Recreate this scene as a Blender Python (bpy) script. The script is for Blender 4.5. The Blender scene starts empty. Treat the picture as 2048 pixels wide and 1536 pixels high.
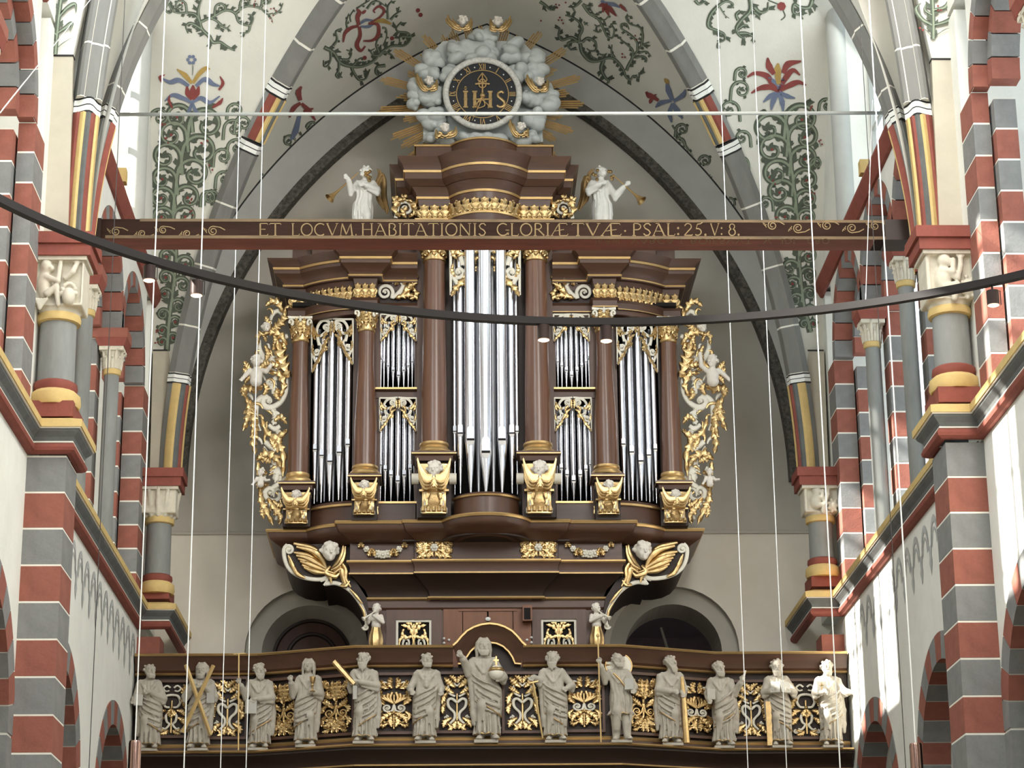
import bpy, math, random
import numpy as np
from mathutils import Vector, Matrix
from mathutils.bvhtree import BVHTree

sc = bpy.context.scene
COL = sc.collection
pi = math.pi
rad = math.radians
# ------------------------------------------------------------------ camera
FPX = 4600.0
YAW, PITCH, ROLL = rad(1.7568), rad(17.7294), rad(0.55)
EZ = 1.65                                   # eye height above the nave floor
_F = np.array([math.sin(YAW) * math.cos(PITCH), math.cos(YAW) * math.cos(PITCH), math.sin(PITCH)])
_R = np.array([math.cos(YAW), -math.sin(YAW), 0.0])
_U = np.cross(_R, _F)
_R, _U = math.cos(ROLL) * _R - math.sin(ROLL) * _U, math.sin(ROLL) * _R + math.cos(ROLL) * _U
cam = bpy.data.objects.new('camera', bpy.data.cameras.new('camera'))
COL.objects.link(cam)
cam.data.sensor_width = 36.0
cam.data.lens = FPX / 2048 * 36.0
cam.data.clip_end = 200
M4 = Matrix(((_R[0], _U[0], -_F[0], 0), (_R[1], _U[1], -_F[1], 0), (_R[2], _U[2], -_F[2], EZ), (0, 0, 0, 1)))
cam.matrix_world = M4
sc.camera = cam
# ------------------------------------------------------------------ light
sc.view_settings.view_transform = 'Standard'
sc.view_settings.look = 'None'
sc.view_settings.exposure = 0.22
sc.view_settings.gamma = 1.0
sc.view_settings.use_curve_mapping = False
wd = bpy.data.worlds.new('sky'); sc.world = wd; wd.use_nodes = True
wd.node_tree.nodes['Background'].inputs[0].default_value = (0.86, 0.95, 1.0, 1)
wd.node_tree.nodes['Background'].inputs[1].default_value = 0.38
sun = bpy.data.objects.new('sun', bpy.data.lights.new('sun', 'SUN'))
sun.data.energy = 22.0; sun.data.angle = rad(0.6); sun.data.color = (1.0, 0.97, 0.9)
sun.rotation_euler = Vector((9.28, 1.7, -6.4)).to_track_quat('-Z', 'Y').to_euler()
COL.objects.link(sun)
def area(name, loc, aim, sx, sy, power, col=(1, 1, 1)):
    l = bpy.data.lights.new(name, 'AREA'); l.shape = 'RECTANGLE'; l.size = sx; l.size_y = sy
    l.energy = power; l.color = col
    o = bpy.data.objects.new(name, l); COL.objects.link(o); o.location = loc
    o.rotation_euler = (Vector(aim) - Vector(loc)).to_track_quat('-Z', 'Y').to_euler()
    return o
# daylight of the clerestory windows in the bays before the picture, and of the choir behind
for k_, y_ in enumerate((2.0, 9.9, 17.9)):
    area('clerestory_light', (-3.9, y_, 14.5), (1.5, y_ + 6, 8.0), 2.6, 4.0, 400, (0.84, 0.93, 1.0))
    area('clerestory_light', (5.1, y_, 14.5), (-0.5, y_ + 6, 8.0), 2.6, 4.0, 640, (1.0, 0.985, 0.96))
area('bay_window_light', (-4.35, 26.2, 15.0), (2.5, 27.0, 9.0), 3.2, 3.6, 60, (0.88, 0.95, 1.0))
area('bay_window_light', (5.6, 26.2, 15.0), (-1.5, 27.0, 9.0), 3.2, 3.6, 80, (0.95, 0.985, 0.96))

# ------------------------------------------------------------------ pixel <-> world
def ray(x, y):
    return _F + _R * (x - 1024) / FPX + _U * (768 - y) / FPX
def W(x, y, Y):
    d = ray(x, y); d = d * (Y / d[1]); return (d[0], d[1], d[2] + EZ)
def WX(x, y, X):
    d = ray(x, y); d = d * (X / d[0]); return (d[0], d[1], d[2] + EZ)
def WP(x, y, p0, n):
    d = ray(x, y); p0 = np.array(p0, float) - (0, 0, EZ); n = np.array(n, float)
    d = d * ((p0 @ n) / (d @ n)); return (d[0], d[1], d[2] + EZ)
def proj(p):
    q = np.array(p, float) - (0, 0, EZ); z = q @ _F
    return 1024 + FPX * (q @ _R) / z, 768 - FPX * (q @ _U) / z
def PXM(Y):                                  # metres per pixel near depth Y
    return Y * 1.06 / FPX
XL, XR, XC, XO = -4.02, 5.26, 0.62, 0.55

# ------------------------------------------------------------------ materials
def lin(c):
    return tuple(((v / 255) / 12.92 if v <= 10 else (((v / 255) + 0.055) / 1.055) ** 2.4) for v in c) + (1,)
MATS = {}
def mat(name, rgb, rough=0.6, metal=0.0, var=0.12, scale=6.0, bump=0.0, bscale=40.0, stretch=None, rgb2=None, spec=0.4, coat=0.0):
    if name in MATS: return MATS[name]
    m = bpy.data.materials.new(name); m.use_nodes = True; nt = m.node_tree
    b = nt.nodes['Principled BSDF']
    b.inputs['Roughness'].default_value = rough; b.inputs['Metallic'].default_value = metal
    b.inputs['Specular IOR Level'].default_value = spec
    if coat: b.inputs['Coat Weight'].default_value = coat; b.inputs['Coat Roughness'].default_value = 0.15
    tc = nt.nodes.new('ShaderNodeTexCoord'); mp = nt.nodes.new('ShaderNodeMapping')
    nt.links.new(tc.outputs['Object'], mp.inputs[0])
    if stretch: mp.inputs['Scale'].default_value = stretch
    n = nt.nodes.new('ShaderNodeTexNoise'); n.inputs['Scale'].default_value = scale; n.inputs['Detail'].default_value = 6
    n.inputs['Roughness'].default_value = 0.65
    nt.links.new(mp.outputs[0], n.inputs['Vector'])
    r = nt.nodes.new('ShaderNodeValToRGB')
    c = np.array(lin(rgb)[:3]); c2 = np.array(lin(rgb2)[:3]) if rgb2 else c
    r.color_ramp.elements[0].position = 0.3; r.color_ramp.elements[1].position = 0.7
    r.color_ramp.elements[0].color = tuple(c * (1 - var)) + (1,); r.color_ramp.elements[1].color = tuple(np.minimum(c2 * (1 + var), 1)) + (1,)
    nt.links.new(n.outputs[0], r.inputs[0]); nt.links.new(r.outputs[0], b.inputs['Base Color'])
    if bump:
        n2 = nt.nodes.new('ShaderNodeTexNoise'); n2.inputs['Scale'].default_value = bscale; n2.inputs['Detail'].default_value = 4
        nt.links.new(mp.outputs[0], n2.inputs['Vector'])
        bp = nt.nodes.new('ShaderNodeBump'); bp.inputs['Strength'].default_value = bump; bp.inputs['Distance'].default_value = 0.02
        nt.links.new(n2.outputs[0], bp.inputs['Height']); nt.links.new(bp.outputs[0], b.inputs['Normal'])
    MATS[name] = m; return m
def emit(name, rgb, strength):
    m = bpy.data.materials.new(name); m.use_nodes = True; nt = m.node_tree
    b = nt.nodes['Principled BSDF']; b.inputs['Base Color'].default_value = lin(rgb)
    b.inputs['Emission Color'].default_value = lin(rgb); b.inputs['Emission Strength'].default_value = strength
    MATS[name] = m; return m
PLASTER = mat('lime plaster', (226, 225, 216), 0.9, var=0.05, scale=2.5, bump=0.12, bscale=30)
PLASTERC = mat('cream plaster', (214, 209, 192), 0.9, var=0.07, scale=1.6, bump=0.1, bscale=25)
VAULT = mat('vault plaster', (216, 213, 202), 0.9, var=0.06, scale=1.2, bump=0.1, bscale=25)
GREYP = mat('west wall plaster', (186, 180, 168), 0.92, var=0.08, scale=0.9, bump=0.08, bscale=20)
GREYD = mat('soffit plaster', (176, 176, 170), 0.92, var=0.08, scale=2)
REDB = mat('red painted stone', (142, 86, 72), 0.85, var=0.16, scale=7, bump=0.15)
GRYB = mat('grey painted stone', (125, 125, 123), 0.85, var=0.12, scale=7, bump=0.15)
MORT = mat('white joint', (228, 224, 212), 0.9, var=0.04)
RIB = mat('grey rib stone', (120, 119, 114), 0.85, var=0.13, scale=4, bump=0.12, stretch=(1, 1, 0.3))
COLG = mat('grey column paint', (134, 135, 131), 0.8, var=0.16, scale=5, bump=0.15, stretch=(1, 1, 0.25))
YEL = mat('yellow ochre paint', (204, 176, 116), 0.8, var=0.1, scale=8)
REDP = mat('red oxide paint', (134, 72, 60), 0.8, var=0.14, scale=6, bump=0.1)
BLUG = mat('blue grey paint', (99, 102, 100), 0.8, var=0.16, scale=6)
WHITEP = mat('white paint', (232, 232, 226), 0.8, var=0.04)
BLACKP = mat('black paint', (34, 33, 32), 0.7, var=0.1)
CARVE = mat('pale carved stone', (206, 198, 180), 0.85, var=0.12, scale=9, bump=0.1)
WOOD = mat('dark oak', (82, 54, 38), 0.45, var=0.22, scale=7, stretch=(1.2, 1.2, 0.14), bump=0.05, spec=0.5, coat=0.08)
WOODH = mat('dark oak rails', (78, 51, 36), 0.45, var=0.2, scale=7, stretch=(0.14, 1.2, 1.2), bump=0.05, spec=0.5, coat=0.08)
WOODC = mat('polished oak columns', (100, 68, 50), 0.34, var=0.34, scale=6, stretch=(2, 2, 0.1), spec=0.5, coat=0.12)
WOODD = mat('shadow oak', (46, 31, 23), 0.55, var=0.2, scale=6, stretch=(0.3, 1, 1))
WOODL = mat('light oak door', (116, 72, 45), 0.45, var=0.16, scale=7, stretch=(1.2, 1.2, 0.15))
GOLD = mat('gilding', (200, 170, 120), 0.3, 0.95, var=0.2, scale=14, bump=0.15, bscale=60)
GOLDL = mat('gilt line', (204, 170, 116), 0.36, 0.8, var=0.08)
GOLDD = mat('matt gilding', (178, 148, 102), 0.45, 0.7, var=0.14, scale=10)
CREAM = mat('cream painted carving', (222, 216, 200), 0.6, var=0.08, scale=12)
STONE = mat('pale statue paint', (172, 164, 150), 0.62, var=0.14, scale=8, spec=0.35)
ANGEL = mat('white angel paint', (236, 234, 226), 0.5, var=0.05, scale=9)
FLESH = mat('pale putto paint', (216, 208, 196), 0.55, var=0.08, scale=9)
CLOUD = mat('grey cloud paint', (180, 184, 180), 0.6, var=0.1, scale=5)
TIN = mat('tin pipe metal', (226, 226, 230), 0.27, 1.0, var=0.03, scale=3)
TIN2 = mat('dull tin', (164, 164, 168), 0.4, 1.0, var=0.05, scale=5)
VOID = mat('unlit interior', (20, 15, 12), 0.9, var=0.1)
CLOCK = mat('clock black', (30, 31, 34), 0.5, var=0.15, scale=4)
STEEL = mat('dark steel', (27, 21, 19), 0.55, 0.2, var=0.1)
ROD = mat('grey tie rod', (176, 178, 172), 0.5, 0.2, var=0.06)
WIRE = mat('bright wire', (236, 236, 232), 0.35, 0.3, var=0.02)
WIRED = mat('dark cable', (60, 56, 54), 0.6, var=0.05)

# ------------------------------------------------------------------ objects
def link(o, parent=None):
    COL.objects.link(o)
    if parent is not None:
        o.parent = parent
        o.matrix_parent_inverse = Matrix.Translation(-Vector(parent.location)) if parent.type == 'EMPTY' else Matrix.Identity(4)
    return o
def tag(o, label=None, cat=None, group=None, kind=None):
    if label: o['label'] = label
    if cat: o['category'] = cat
    if group: o['group'] = group
    if kind: o['kind'] = kind
    return o
def empty(name, loc, label=None, cat=None, group=None, kind=None):
    o = bpy.data.objects.new(name, None); o.location = loc; o.empty_display_size = 0.1
    COL.objects.link(o); return tag(o, label, cat, group, kind)
class MB:
    def __init__(s): s.v = []; s.f = []
    def add(s, v, f):
        n = len(s.v); s.v += [tuple(p) for p in v]; s.f += [tuple(i + n for i in q) for q in f]; return s
    def box(s, x0, x1, y0, y1, z0, z1):
        return s.add([(x, y, z) for x in (x0, x1) for y in (y0, y1) for z in (z0, z1)],
                     [(0, 1, 3, 2), (4, 6, 7, 5), (0, 4, 5, 1), (2, 3, 7, 6), (0, 2, 6, 4), (1, 5, 7, 3)])
    def plate(s, pts, dv):                    # polygon pts extruded by the vector dv
        n = len(pts); dv = np.array(dv, float)
        back = [tuple(np.array(p) + dv) for p in pts]
        return s.add(list(pts) + back, [tuple(range(n)), tuple(range(2 * n - 1, n - 1, -1))] +
                     [(i, i + n, (i + 1) % n + n, (i + 1) % n) for i in range(n)])
    def pxplate(s, pts, Y, t):                # pixel outline standing at depth Y, t thick away from the eye
        return s.plate([W(x, y, Y) for x, y in pts], (0, t, 0))
    def tube(s, pts, rr, n=8, flat=1.0, up=None, caps=True):
        P = np.array(pts, float); m = len(P)
        if np.isscalar(rr): rr = [rr] * m
        T = np.gradient(P, axis=0); T /= np.linalg.norm(T, axis=1)[:, None] + 1e-12
        a = np.array(up if up is not None else (0, -1, 0), float)
        if abs(a @ T[0]) > 0.95: a = np.array((1.0, 0, 0)) if up is None else np.array((0.3, 0.5, 1.0))
        base = len(s.v)
        for i in range(m):
            b = np.cross(T[i], a); b /= np.linalg.norm(b) + 1e-12
            c = np.cross(b, T[i])
            if up is None: a = c
            for k in range(n):
                t = 2 * pi * k / n
                s.v.append(tuple(P[i] + rr[i] * (math.cos(t) * b + math.sin(t) * c * flat)))
        for i in range(m - 1):
            for k in range(n):
                k2 = (k + 1) % n
                s.f.append((base + i * n + k, base + i * n + k2, base + (i + 1) * n + k2, base + (i + 1) * n + k))
        if caps:
            s.f.append(tuple(base + k for k in range(n - 1, -1, -1))); s.f.append(tuple(base + (m - 1) * n + k for k in range(n)))
        return s
    def lathe(s, c, prof, n=16, sx=1.0, sy=1.0, a0=0.0, a1=2 * pi):
        base = len(s.v); m = len(prof); full = abs(a1 - a0 - 2 * pi) < 1e-6; nn = n if full else n + 1
        for r, z in prof:
            for k in range(nn):
                t = a0 + (a1 - a0) * k / n
                s.v.append((c[0] + r * sx * math.cos(t), c[1] + r * sy * math.sin(t), c[2] + z))
        for i in range(m - 1):
            for k in range(nn if full else n):
                k2 = (k + 1) % nn
                s.f.append((base + i * nn + k, base + i * nn + k2, base + (i + 1) * nn + k2, base + (i + 1) * nn + k))
        s.f.append(tuple(base + k for k in range(nn - 1, -1, -1))); s.f.append(tuple(base + (m - 1) * nn + k for k in range(nn)))
        return s
    def sweep(s, path, prof, closed=True):    # plan path (x,y) left to right, profile (out, z); out is towards the eye
        P = np.array(path, float); m = len(P); N = []
        for i in range(m):
            d0 = P[i] - P[i - 1] if i > 0 else P[1] - P[0]
            d1 = P[i + 1] - P[i] if i < m - 1 else P[-1] - P[-2]
            n0 = np.array((d0[1], -d0[0])) / np.linalg.norm(d0); n1 = np.array((d1[1], -d1[0])) / np.linalg.norm(d1)
            h = n0 + n1; h /= max(np.linalg.norm(h), 1e-6); N.append(h / max(h @ n0, 0.35))
        k = len(prof)
        v = [(P[i][0] + N[i][0] * o, P[i][1] + N[i][1] * o, z) for i in range(m) for o, z in prof]
        f = []
        for i in range(m - 1):
            for j in range(k if closed else k - 1):
                j2 = (j + 1) % k
                f.append((i * k + j, (i + 1) * k + j, (i + 1) * k + j2, i * k + j2))
        if closed: f += [tuple(range(k)), tuple((m - 1) * k + j for j in range(k - 1, -1, -1))]
        return s.add(v, f)
    def grid(s, rows):                        # rows of equal length
        m, n = len(rows), len(rows[0])
        return s.add([p for r in rows for p in r], [(i * n + j, i * n + j + 1, (i + 1) * n + j + 1, (i + 1) * n + j) for i in range(m - 1) for j in range(n - 1)])
    def mir(s, xc):
        o = MB(); o.v = [(2 * xc - x, y, z) for x, y, z in s.v]; o.f = [tuple(reversed(q)) for q in s.f]; return o
    def mesh(s, name, m, smooth=False, fix=True):
        me = bpy.data.meshes.new(name); me.from_pydata(s.v, [], s.f); me.materials.append(m)
        if fix: fixn(me)
        if smooth: shade(me, smooth)
        me.update(); return me
    def build(s, name, m, parent=None, smooth=False, label=None, fix=True):
        o = bpy.data.objects.new(name, s.mesh(name, m, smooth, fix)); link(o, parent); return tag(o, label)
import bmesh
def fixn(me):
    b = bmesh.new(); b.from_mesh(me); bmesh.ops.recalc_face_normals(b, faces=b.faces); b.to_mesh(me); b.free()
def shade(me, ang=True):
    me.polygons.foreach_set('use_smooth', [True] * len(me.polygons))
    if ang is not True:
        me.set_sharp_from_angle(angle=rad(ang))
def npmesh(name, v, f, m, smooth=True):
    me = bpy.data.meshes.new(name)
    me.from_pydata(v, [], f) if not isinstance(v, np.ndarray) else me.from_pydata(v.tolist(), [], f.tolist())
    me.materials.append(m)
    if smooth: shade(me)
    return me
def put(name, me, parent=None, loc=None, label=None):
    o = bpy.data.objects.new(name, me); link(o, parent)
    if loc is not None: o.location = loc
    return tag(o, label)
def both(name, mb, m, parent, smooth=False, label=None, xc=XO):   # a part and its mirrored partner
    ps = parent if isinstance(parent, tuple) else (parent, parent)
    return (mb.build(name, m, ps[0], smooth, label), mb.mir(xc).build(name, m, ps[1], smooth, label))
def arcpts(p0, p1, bulge, n=8):               # plan arc from p0 to p1, bulging towards the eye (-y side)
    p0 = np.array(p0, float); p1 = np.array(p1, float); d = p1 - p0; L = np.linalg.norm(d)
    nrm = np.array((d[1], -d[0])) / L; h = bulge; r = (L * L / 4 + h * h) / (2 * h)
    c = (p0 + p1) / 2 + nrm * (h - r); a0 = math.atan2(*(p0 - c)[::-1]); a1 = math.atan2(*(p1 - c)[::-1])
    while a1 < a0: a1 += 2 * pi
    return [tuple(c + r * np.array((math.cos(a0 + (a1 - a0) * t / n), math.sin(a0 + (a1 - a0) * t / n)))) for t in range(n + 1)]
def spline(pts, n=6):
    P = np.array(pts, float); out = []
    Q = np.vstack([2 * P[0] - P[1], P, 2 * P[-1] - P[-2]])
    for i in range(1, len(Q) - 2):
        for k in range(n):
            t = k / n
            out.append(0.5 * ((2 * Q[i]) + (Q[i + 1] - Q[i - 1]) * t + (2 * Q[i - 1] - 5 * Q[i] + 4 * Q[i + 1] - Q[i + 2]) * t * t +
                       (3 * Q[i] - Q[i - 1] - 3 * Q[i + 1] + Q[i + 2]) * t ** 3))
    out.append(P[-1]); return np.array(out)

# ------------------------------------------------------------------ sculpting: signed distances, meshed as one skin
class SDF:
    def __init__(s, lo, hi, h):
        s.lo = np.array(lo, float); s.h = h
        s.n = np.maximum(((np.array(hi) - s.lo) / h).astype(int) + 2, 4)
        s.D = np.full(tuple(s.n), 1.0, np.float32)
    def sub(s, lo, hi):
        a = np.clip(((np.array(lo) - s.lo) / s.h).astype(int), 0, s.n - 1); b = np.clip(((np.array(hi) - s.lo) / s.h).astype(int) + 2, 1, s.n)
        sl = tuple(slice(i, max(j, i + 1)) for i, j in zip(a, b))
        ax = [s.lo[i] + s.h * np.arange(sl[i].start, sl[i].stop) for i in range(3)]
        return sl, ax[0][:, None, None], ax[1][None, :, None], ax[2][None, None, :]
    def box(s, c, r, rd=.02, k=.02, cut=False):
        c = np.array(c, float); r = np.array(r, float); sl, X, Y, Z = s.sub(c - r - 2 * k - rd, c + r + 2 * k + rd)
        q = [np.maximum(np.abs(v - c[i]) - r[i] + rd, 0) for i, v in enumerate((X, Y, Z))]; m = np.maximum(np.maximum(np.abs(X - c[0]) - r[0], np.abs(Y - c[1]) - r[1]), np.abs(Z - c[2]) - r[2]) + rd
        s.mix(sl, np.sqrt(q[0] ** 2 + q[1] ** 2 + q[2] ** 2) + np.minimum(m, 0) - rd, k, cut); return s
    def mix(s, sl, d, k, cut=False):
        D = s.D[sl]
        if cut: D = -D
        h = np.maximum(k - np.abs(D - d), 0) / k
        r = np.minimum(D, d) - h * h * k * 0.25
        s.D[sl] = -r if cut else r
    def ell(s, c, r, k=0.02, cut=False, rz=0.0, ry=0.0):
        c = np.array(c, float); r = np.array(r if not np.isscalar(r) else (r, r, r), float); m = r.max() + 2 * k + 2 * s.h
        sl, X, Y, Z = s.sub(c - m, c + m); X = X - c[0]; Y = Y - c[1]; Z = Z - c[2]
        if rz: X, Y = X * math.cos(rz) + Y * math.sin(rz), -X * math.sin(rz) + Y * math.cos(rz)
        if ry: X, Z = X * math.cos(ry) + Z * math.sin(ry), -X * math.sin(ry) + Z * math.cos(ry)
        k0 = np.sqrt((X / r[0]) ** 2 + (Y / r[1]) ** 2 + (Z / r[2]) ** 2); k1 = np.sqrt((X / r[0] ** 2) ** 2 + (Y / r[1] ** 2) ** 2 + (Z / r[2] ** 2) ** 2)
        s.mix(sl, (k0 * (k0 - 1) / (k1 + 1e-9)), k, cut); return s
    def cap(s, a, b, ra, rb=None, k=0.02, cut=False):
        rb = ra if rb is None else rb
        a = np.array(a, float); b = np.array(b, float); m = max(ra, rb) + 2 * k + 2 * s.h
        sl, X, Y, Z = s.sub(np.minimum(a, b) - m, np.maximum(a, b) + m); ba = b - a; L = ba @ ba + 1e-9
        t = np.clip(((X - a[0]) * ba[0] + (Y - a[1]) * ba[1] + (Z - a[2]) * ba[2]) / L, 0, 1)
        d = np.sqrt((X - a[0] - t * ba[0]) ** 2 + (Y - a[1] - t * ba[1]) ** 2 + (Z - a[2] - t * ba[2]) ** 2) - (ra + (rb - ra) * t)
        s.mix(sl, d, k, cut); return s
    def chain(s, pts, rr, k=0.02, cut=False):
        if np.isscalar(rr): rr = [rr] * len(pts)
        for i in range(len(pts) - 1): s.cap(pts[i], pts[i + 1], rr[i], rr[i + 1], k, cut)
        return s
    def column(s, tab, pleat=(9, 0.12, 0.0, 0.0), k=0.02, clip=None):   # tab rows z,cx,cy,rx,ry ; pleat n, depth at the hem, depth at the top, twist
        tab = np.array(tab, float); lo = (tab[:, 1] - tab[:, 3]).min(), (tab[:, 2] - tab[:, 4]).min(), tab[0, 0]
        hi = (tab[:, 1] + tab[:, 3]).max(), (tab[:, 2] + tab[:, 4]).max(), tab[-1, 0]; m = 0.06
        sl, X, Y, Z = s.sub(np.array(lo) - m, np.array(hi) + m); z = Z[0, 0]
        g = lambda j: np.interp(z, tab[:, 0], tab[:, j])[None, None, :]
        x = X - g(1); y = Y - g(2); th = np.arctan2(y, x); r = np.sqrt(x * x + y * y); rx, ry = g(3), g(4)
        Rr = rx * ry / np.sqrt((ry * np.cos(th)) ** 2 + (rx * np.sin(th)) ** 2 + 1e-9)
        u = (z - tab[0, 0]) / (tab[-1, 0] - tab[0, 0]); amp = np.clip(pleat[1] * (1 - u) + pleat[2] * u, 0, 1)[None, None, :]
        ph = pleat[0] * th + (pleat[3] * u)[None, None, :] + 1.3 * np.sin(2 * th + pleat[0])
        Rr = Rr * (1 + amp * (np.abs(np.sin(ph * 0.5)) * 2 - 1.2))
        d = np.maximum((r - Rr) * 0.75, np.maximum(tab[0, 0] - Z, Z - tab[-1, 0]))
        if clip is not None: d = np.maximum(d, clip(X, Y, Z))
        s.mix(sl, d, k); return s
    def mesh(s):
        D = s.D; S = D < 0; n = D.shape
        D = D.copy()
        off = [(i, j, k) for i in (0, 1) for j in (0, 1) for k in (0, 1)]
        g = lambda A, o: A[o[0]:n[0] - 1 + o[0], o[1]:n[1] - 1 + o[1], o[2]:n[2] - 1 + o[2]]
        cnt = sum(g(S, o).astype(np.int8) for o in off); act = (cnt > 0) & (cnt < 8)
        idx = np.full(act.shape, -1, np.int32); I = np.argwhere(act); idx[act] = np.arange(len(I))
        vals = [g(D, o)[act] for o in off]; acc = np.zeros((len(I), 3)); num = np.zeros(len(I))
        for a in range(8):
            for b in range(a + 1, 8):
                oa, ob = np.array(off[a]), np.array(off[b])
                if np.abs(oa - ob).sum() != 1: continue
                va, vb = vals[a], vals[b]; cr = (va < 0) != (vb < 0)
                t = np.where(cr, va / np.where(cr, va - vb, 1), 0)
                acc += np.where(cr[:, None], oa + t[:, None] * (ob - oa), 0); num += cr
        V = (I + acc / num[:, None]) * s.h + s.lo
        Q = []
        for ax in range(3):
            o = [0, 0, 0]; o[ax] = 1
            sl0 = [slice(1, n[i] - 1) for i in range(3)]; sl0[ax] = slice(0, n[ax] - 1)
            sl1 = list(sl0); sl1[ax] = slice(1, n[ax])
            A, B = S[tuple(sl0)], S[tuple(sl1)]; E = np.argwhere(A != B)
            if not len(E): continue
            fl = A[tuple(E.T)]; base = E + np.array([0 if i == ax else 1 for i in range(3)])
            u, w = [(1, 2), (2, 0), (0, 1)][ax]; eu = np.eye(3, dtype=int)[u]; ew = np.eye(3, dtype=int)[w]
            q = np.stack([idx[tuple((base - eu - ew).T)], idx[tuple((base - ew).T)], idx[tuple(base.T)], idx[tuple((base - eu).T)]], 1)
            q[~fl] = q[~fl][:, ::-1]; Q.append(q)
        Q = np.vstack(Q); Q = Q[(Q >= 0).all(1)]
        return V, Q
    def build(s, name, m, smooth=True):
        V, Q = s.mesh(); return npmesh(name, V, Q, m, smooth)
# ================================================================== THE SETTING
e = lambda z: z + EZ
floor = MB().box(-9, 10.5, -12, 32.5, -0.25, 0).build('floor', mat('stone floor', (150, 142, 130), 0.7, var=0.15, scale=3)); tag(floor, kind='structure')
ARCH = [28.05, 24.05, 20.0, 16.0, 12.0]          # nave arcade centres
AZ, AR = 3.42, 1.2
JY = [(22.85, 29.35), (14.4, 20.85)]             # triforium recesses, near and far jamb
CY = [(25.0, 27.2), (16.5, 18.65)]
YEND = 31.5
def side_x(s):
    return (lambda d: XL + d) if s < 0 else (lambda d: XR - d)
BLK = {}
def block_mesh(m, dims):                          # shared meshes for equal stones
    key = (m.name,) + tuple(round(v, 3) for v in dims)
    if key not in BLK:
        a, b, c = [v / 2 for v in dims]; q = 0.005
        mb = MB(); P = []
        for z in (-c, -c + q, c - q, c):
            i = q if abs(z) == c else 0
            P += [(-a + i, -b + i, z), (a - i, -b + i, z), (a - i, b - i, z), (-a + i, b - i, z)]
        f = [(3, 2, 1, 0), (12, 13, 14, 15)]
        for l in range(3): f += [(l * 4 + k, l * 4 + (k + 1) % 4, l * 4 + 4 + (k + 1) % 4, l * 4 + 4 + k) for k in range(4)]
        BLK[key] = mb.add(P, f).mesh('stone_block', m)
    return BLK[key]
def stack(parent, x0, x1, y0, y1, z0, z1, h, first, jit=0.0015, core=True):
    n = max(1, round((z1 - z0) / h)); h = (z1 - z0) / n
    if core: MB().box(min(x0, x1) + .003, max(x0, x1) - .003, y0 + .003, y1 - .003, z0, z1).build('joint_core', MORT, parent)
    for i in range(n):
        m = REDB if (i + first) % 2 else GRYB
        me = block_mesh(m, (abs(x1 - x0), y1 - y0, h - 0.016))
        put('stone_block', me, parent, ((x0 + x1) / 2 + random.uniform(-jit, jit), (y0 + y1) / 2, z0 + h * (i + .5)))
def vouss(parent, X0, X1, yc, zc, r0, r1, n, a0=0.0, a1=pi, first=0, name='voussoir'):
    for i in range(n):                            # ring of wedge stones between the wall planes X0 and X1
        ta, tb = a0 + (a1 - a0) * i / n, a0 + (a1 - a0) * (i + 1) / n
        g = 0.008 / r1; ta += g; tb -= g; mb = MB(); ts = (ta, (ta + tb) / 2, tb)
        ring = [(r * 1.0, t) for t in ts for r in (r0, r1)]
        v = [(X, yc + r * math.cos(t), zc + r * math.sin(t)) for X in (X0, X1) for r, t in ring]
        f = []
        for k in range(2):
            a = 2 * k
            f += [(a, a + 1, a + 3, a + 2), (6 + a, 6 + a + 2, 6 + a + 3, 6 + a + 1), (a, a + 2, 6 + a + 2, 6 + a), (a + 1, 6 + a + 1, 6 + a + 3, a + 3)]
        f += [(0, 6, 7, 1), (4, 5, 11, 10)]
        mb.add(v, f).build(name, REDB if (i + first) % 2 else GRYB, parent)
def column(parent, x, y, z0, z1, r, capz, rc, s, m=COLG, carve='leaf', half=False, base=True, dd=0.0, name='colonnette'):
    """shaft z0..z1, capital z1..capz (carved), red abacus on top"""
    c = MB().lathe((x, y, 0), [(r * 1.02, z0), (r, z0 + .1), (r * .97, z1)], 18).build(name, m, parent, 40)
    MB().lathe((x, y, 0), [(r * 1.0, z1 - .03), (r * 1.16, z1 - .02), (r * 1.2, z1 + .02), (r * 1.14, z1 + .06), (r, z1 + .07)], 18).build('neck_ring', YEL, c, 40)
    if base:
        MB().lathe((x, y, 0), [(r * 1.0, z0 + .14), (r * 1.16, z0 + .12), (r * 1.2, z0 + .07), (r * 1.08, z0 + .03)], 18).build('base_ring', REDP, c, 40)
        MB().lathe((x, y, 0), [(r * 1.05, z0 + .05), (r * 1.35, z0), (r * 1.4, z0 - .08), (r * 1.3, z0 - .12)], 18).build('base_ring', YEL, c, 40)
    return c
def acanthus_capital(parent, x, y, z0, z1, r, rt, m=CARVE):
    mb = MB().lathe((x, y, 0), [(r * .95, z0), (r * 1.05, z0 + .6 * (z1 - z0)), (rt * .9, z1 - .03)], 14)
    H = z1 - z0
    for row, (n, hh, ro) in enumerate(((9, .55, 1.12), (9, .95, 1.3))):
        for k in range(n):
            t = 2 * pi * (k + .5 * row) / n; ct, st = math.cos(t), math.sin(t)
            pts = [(x + ct * r * q, y + st * r * q, z0 + H * zz) for q, zz in ((1.02, .02), (1.1, hh * .5), (ro * 1.02, hh * .85), (ro * 1.22, hh), (ro * 1.3, hh * .9), (ro * 1.15, hh * .82))]
            mb.tube(pts, [r * .2, r * .24, r * .2, r * .16, r * .12, r * .05], 6)
    q = rt
    mb.box(x - q, x + q, y - q, y + q, z1 - .05, z1)
    return mb.build('capital', m, parent, 50)
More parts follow.
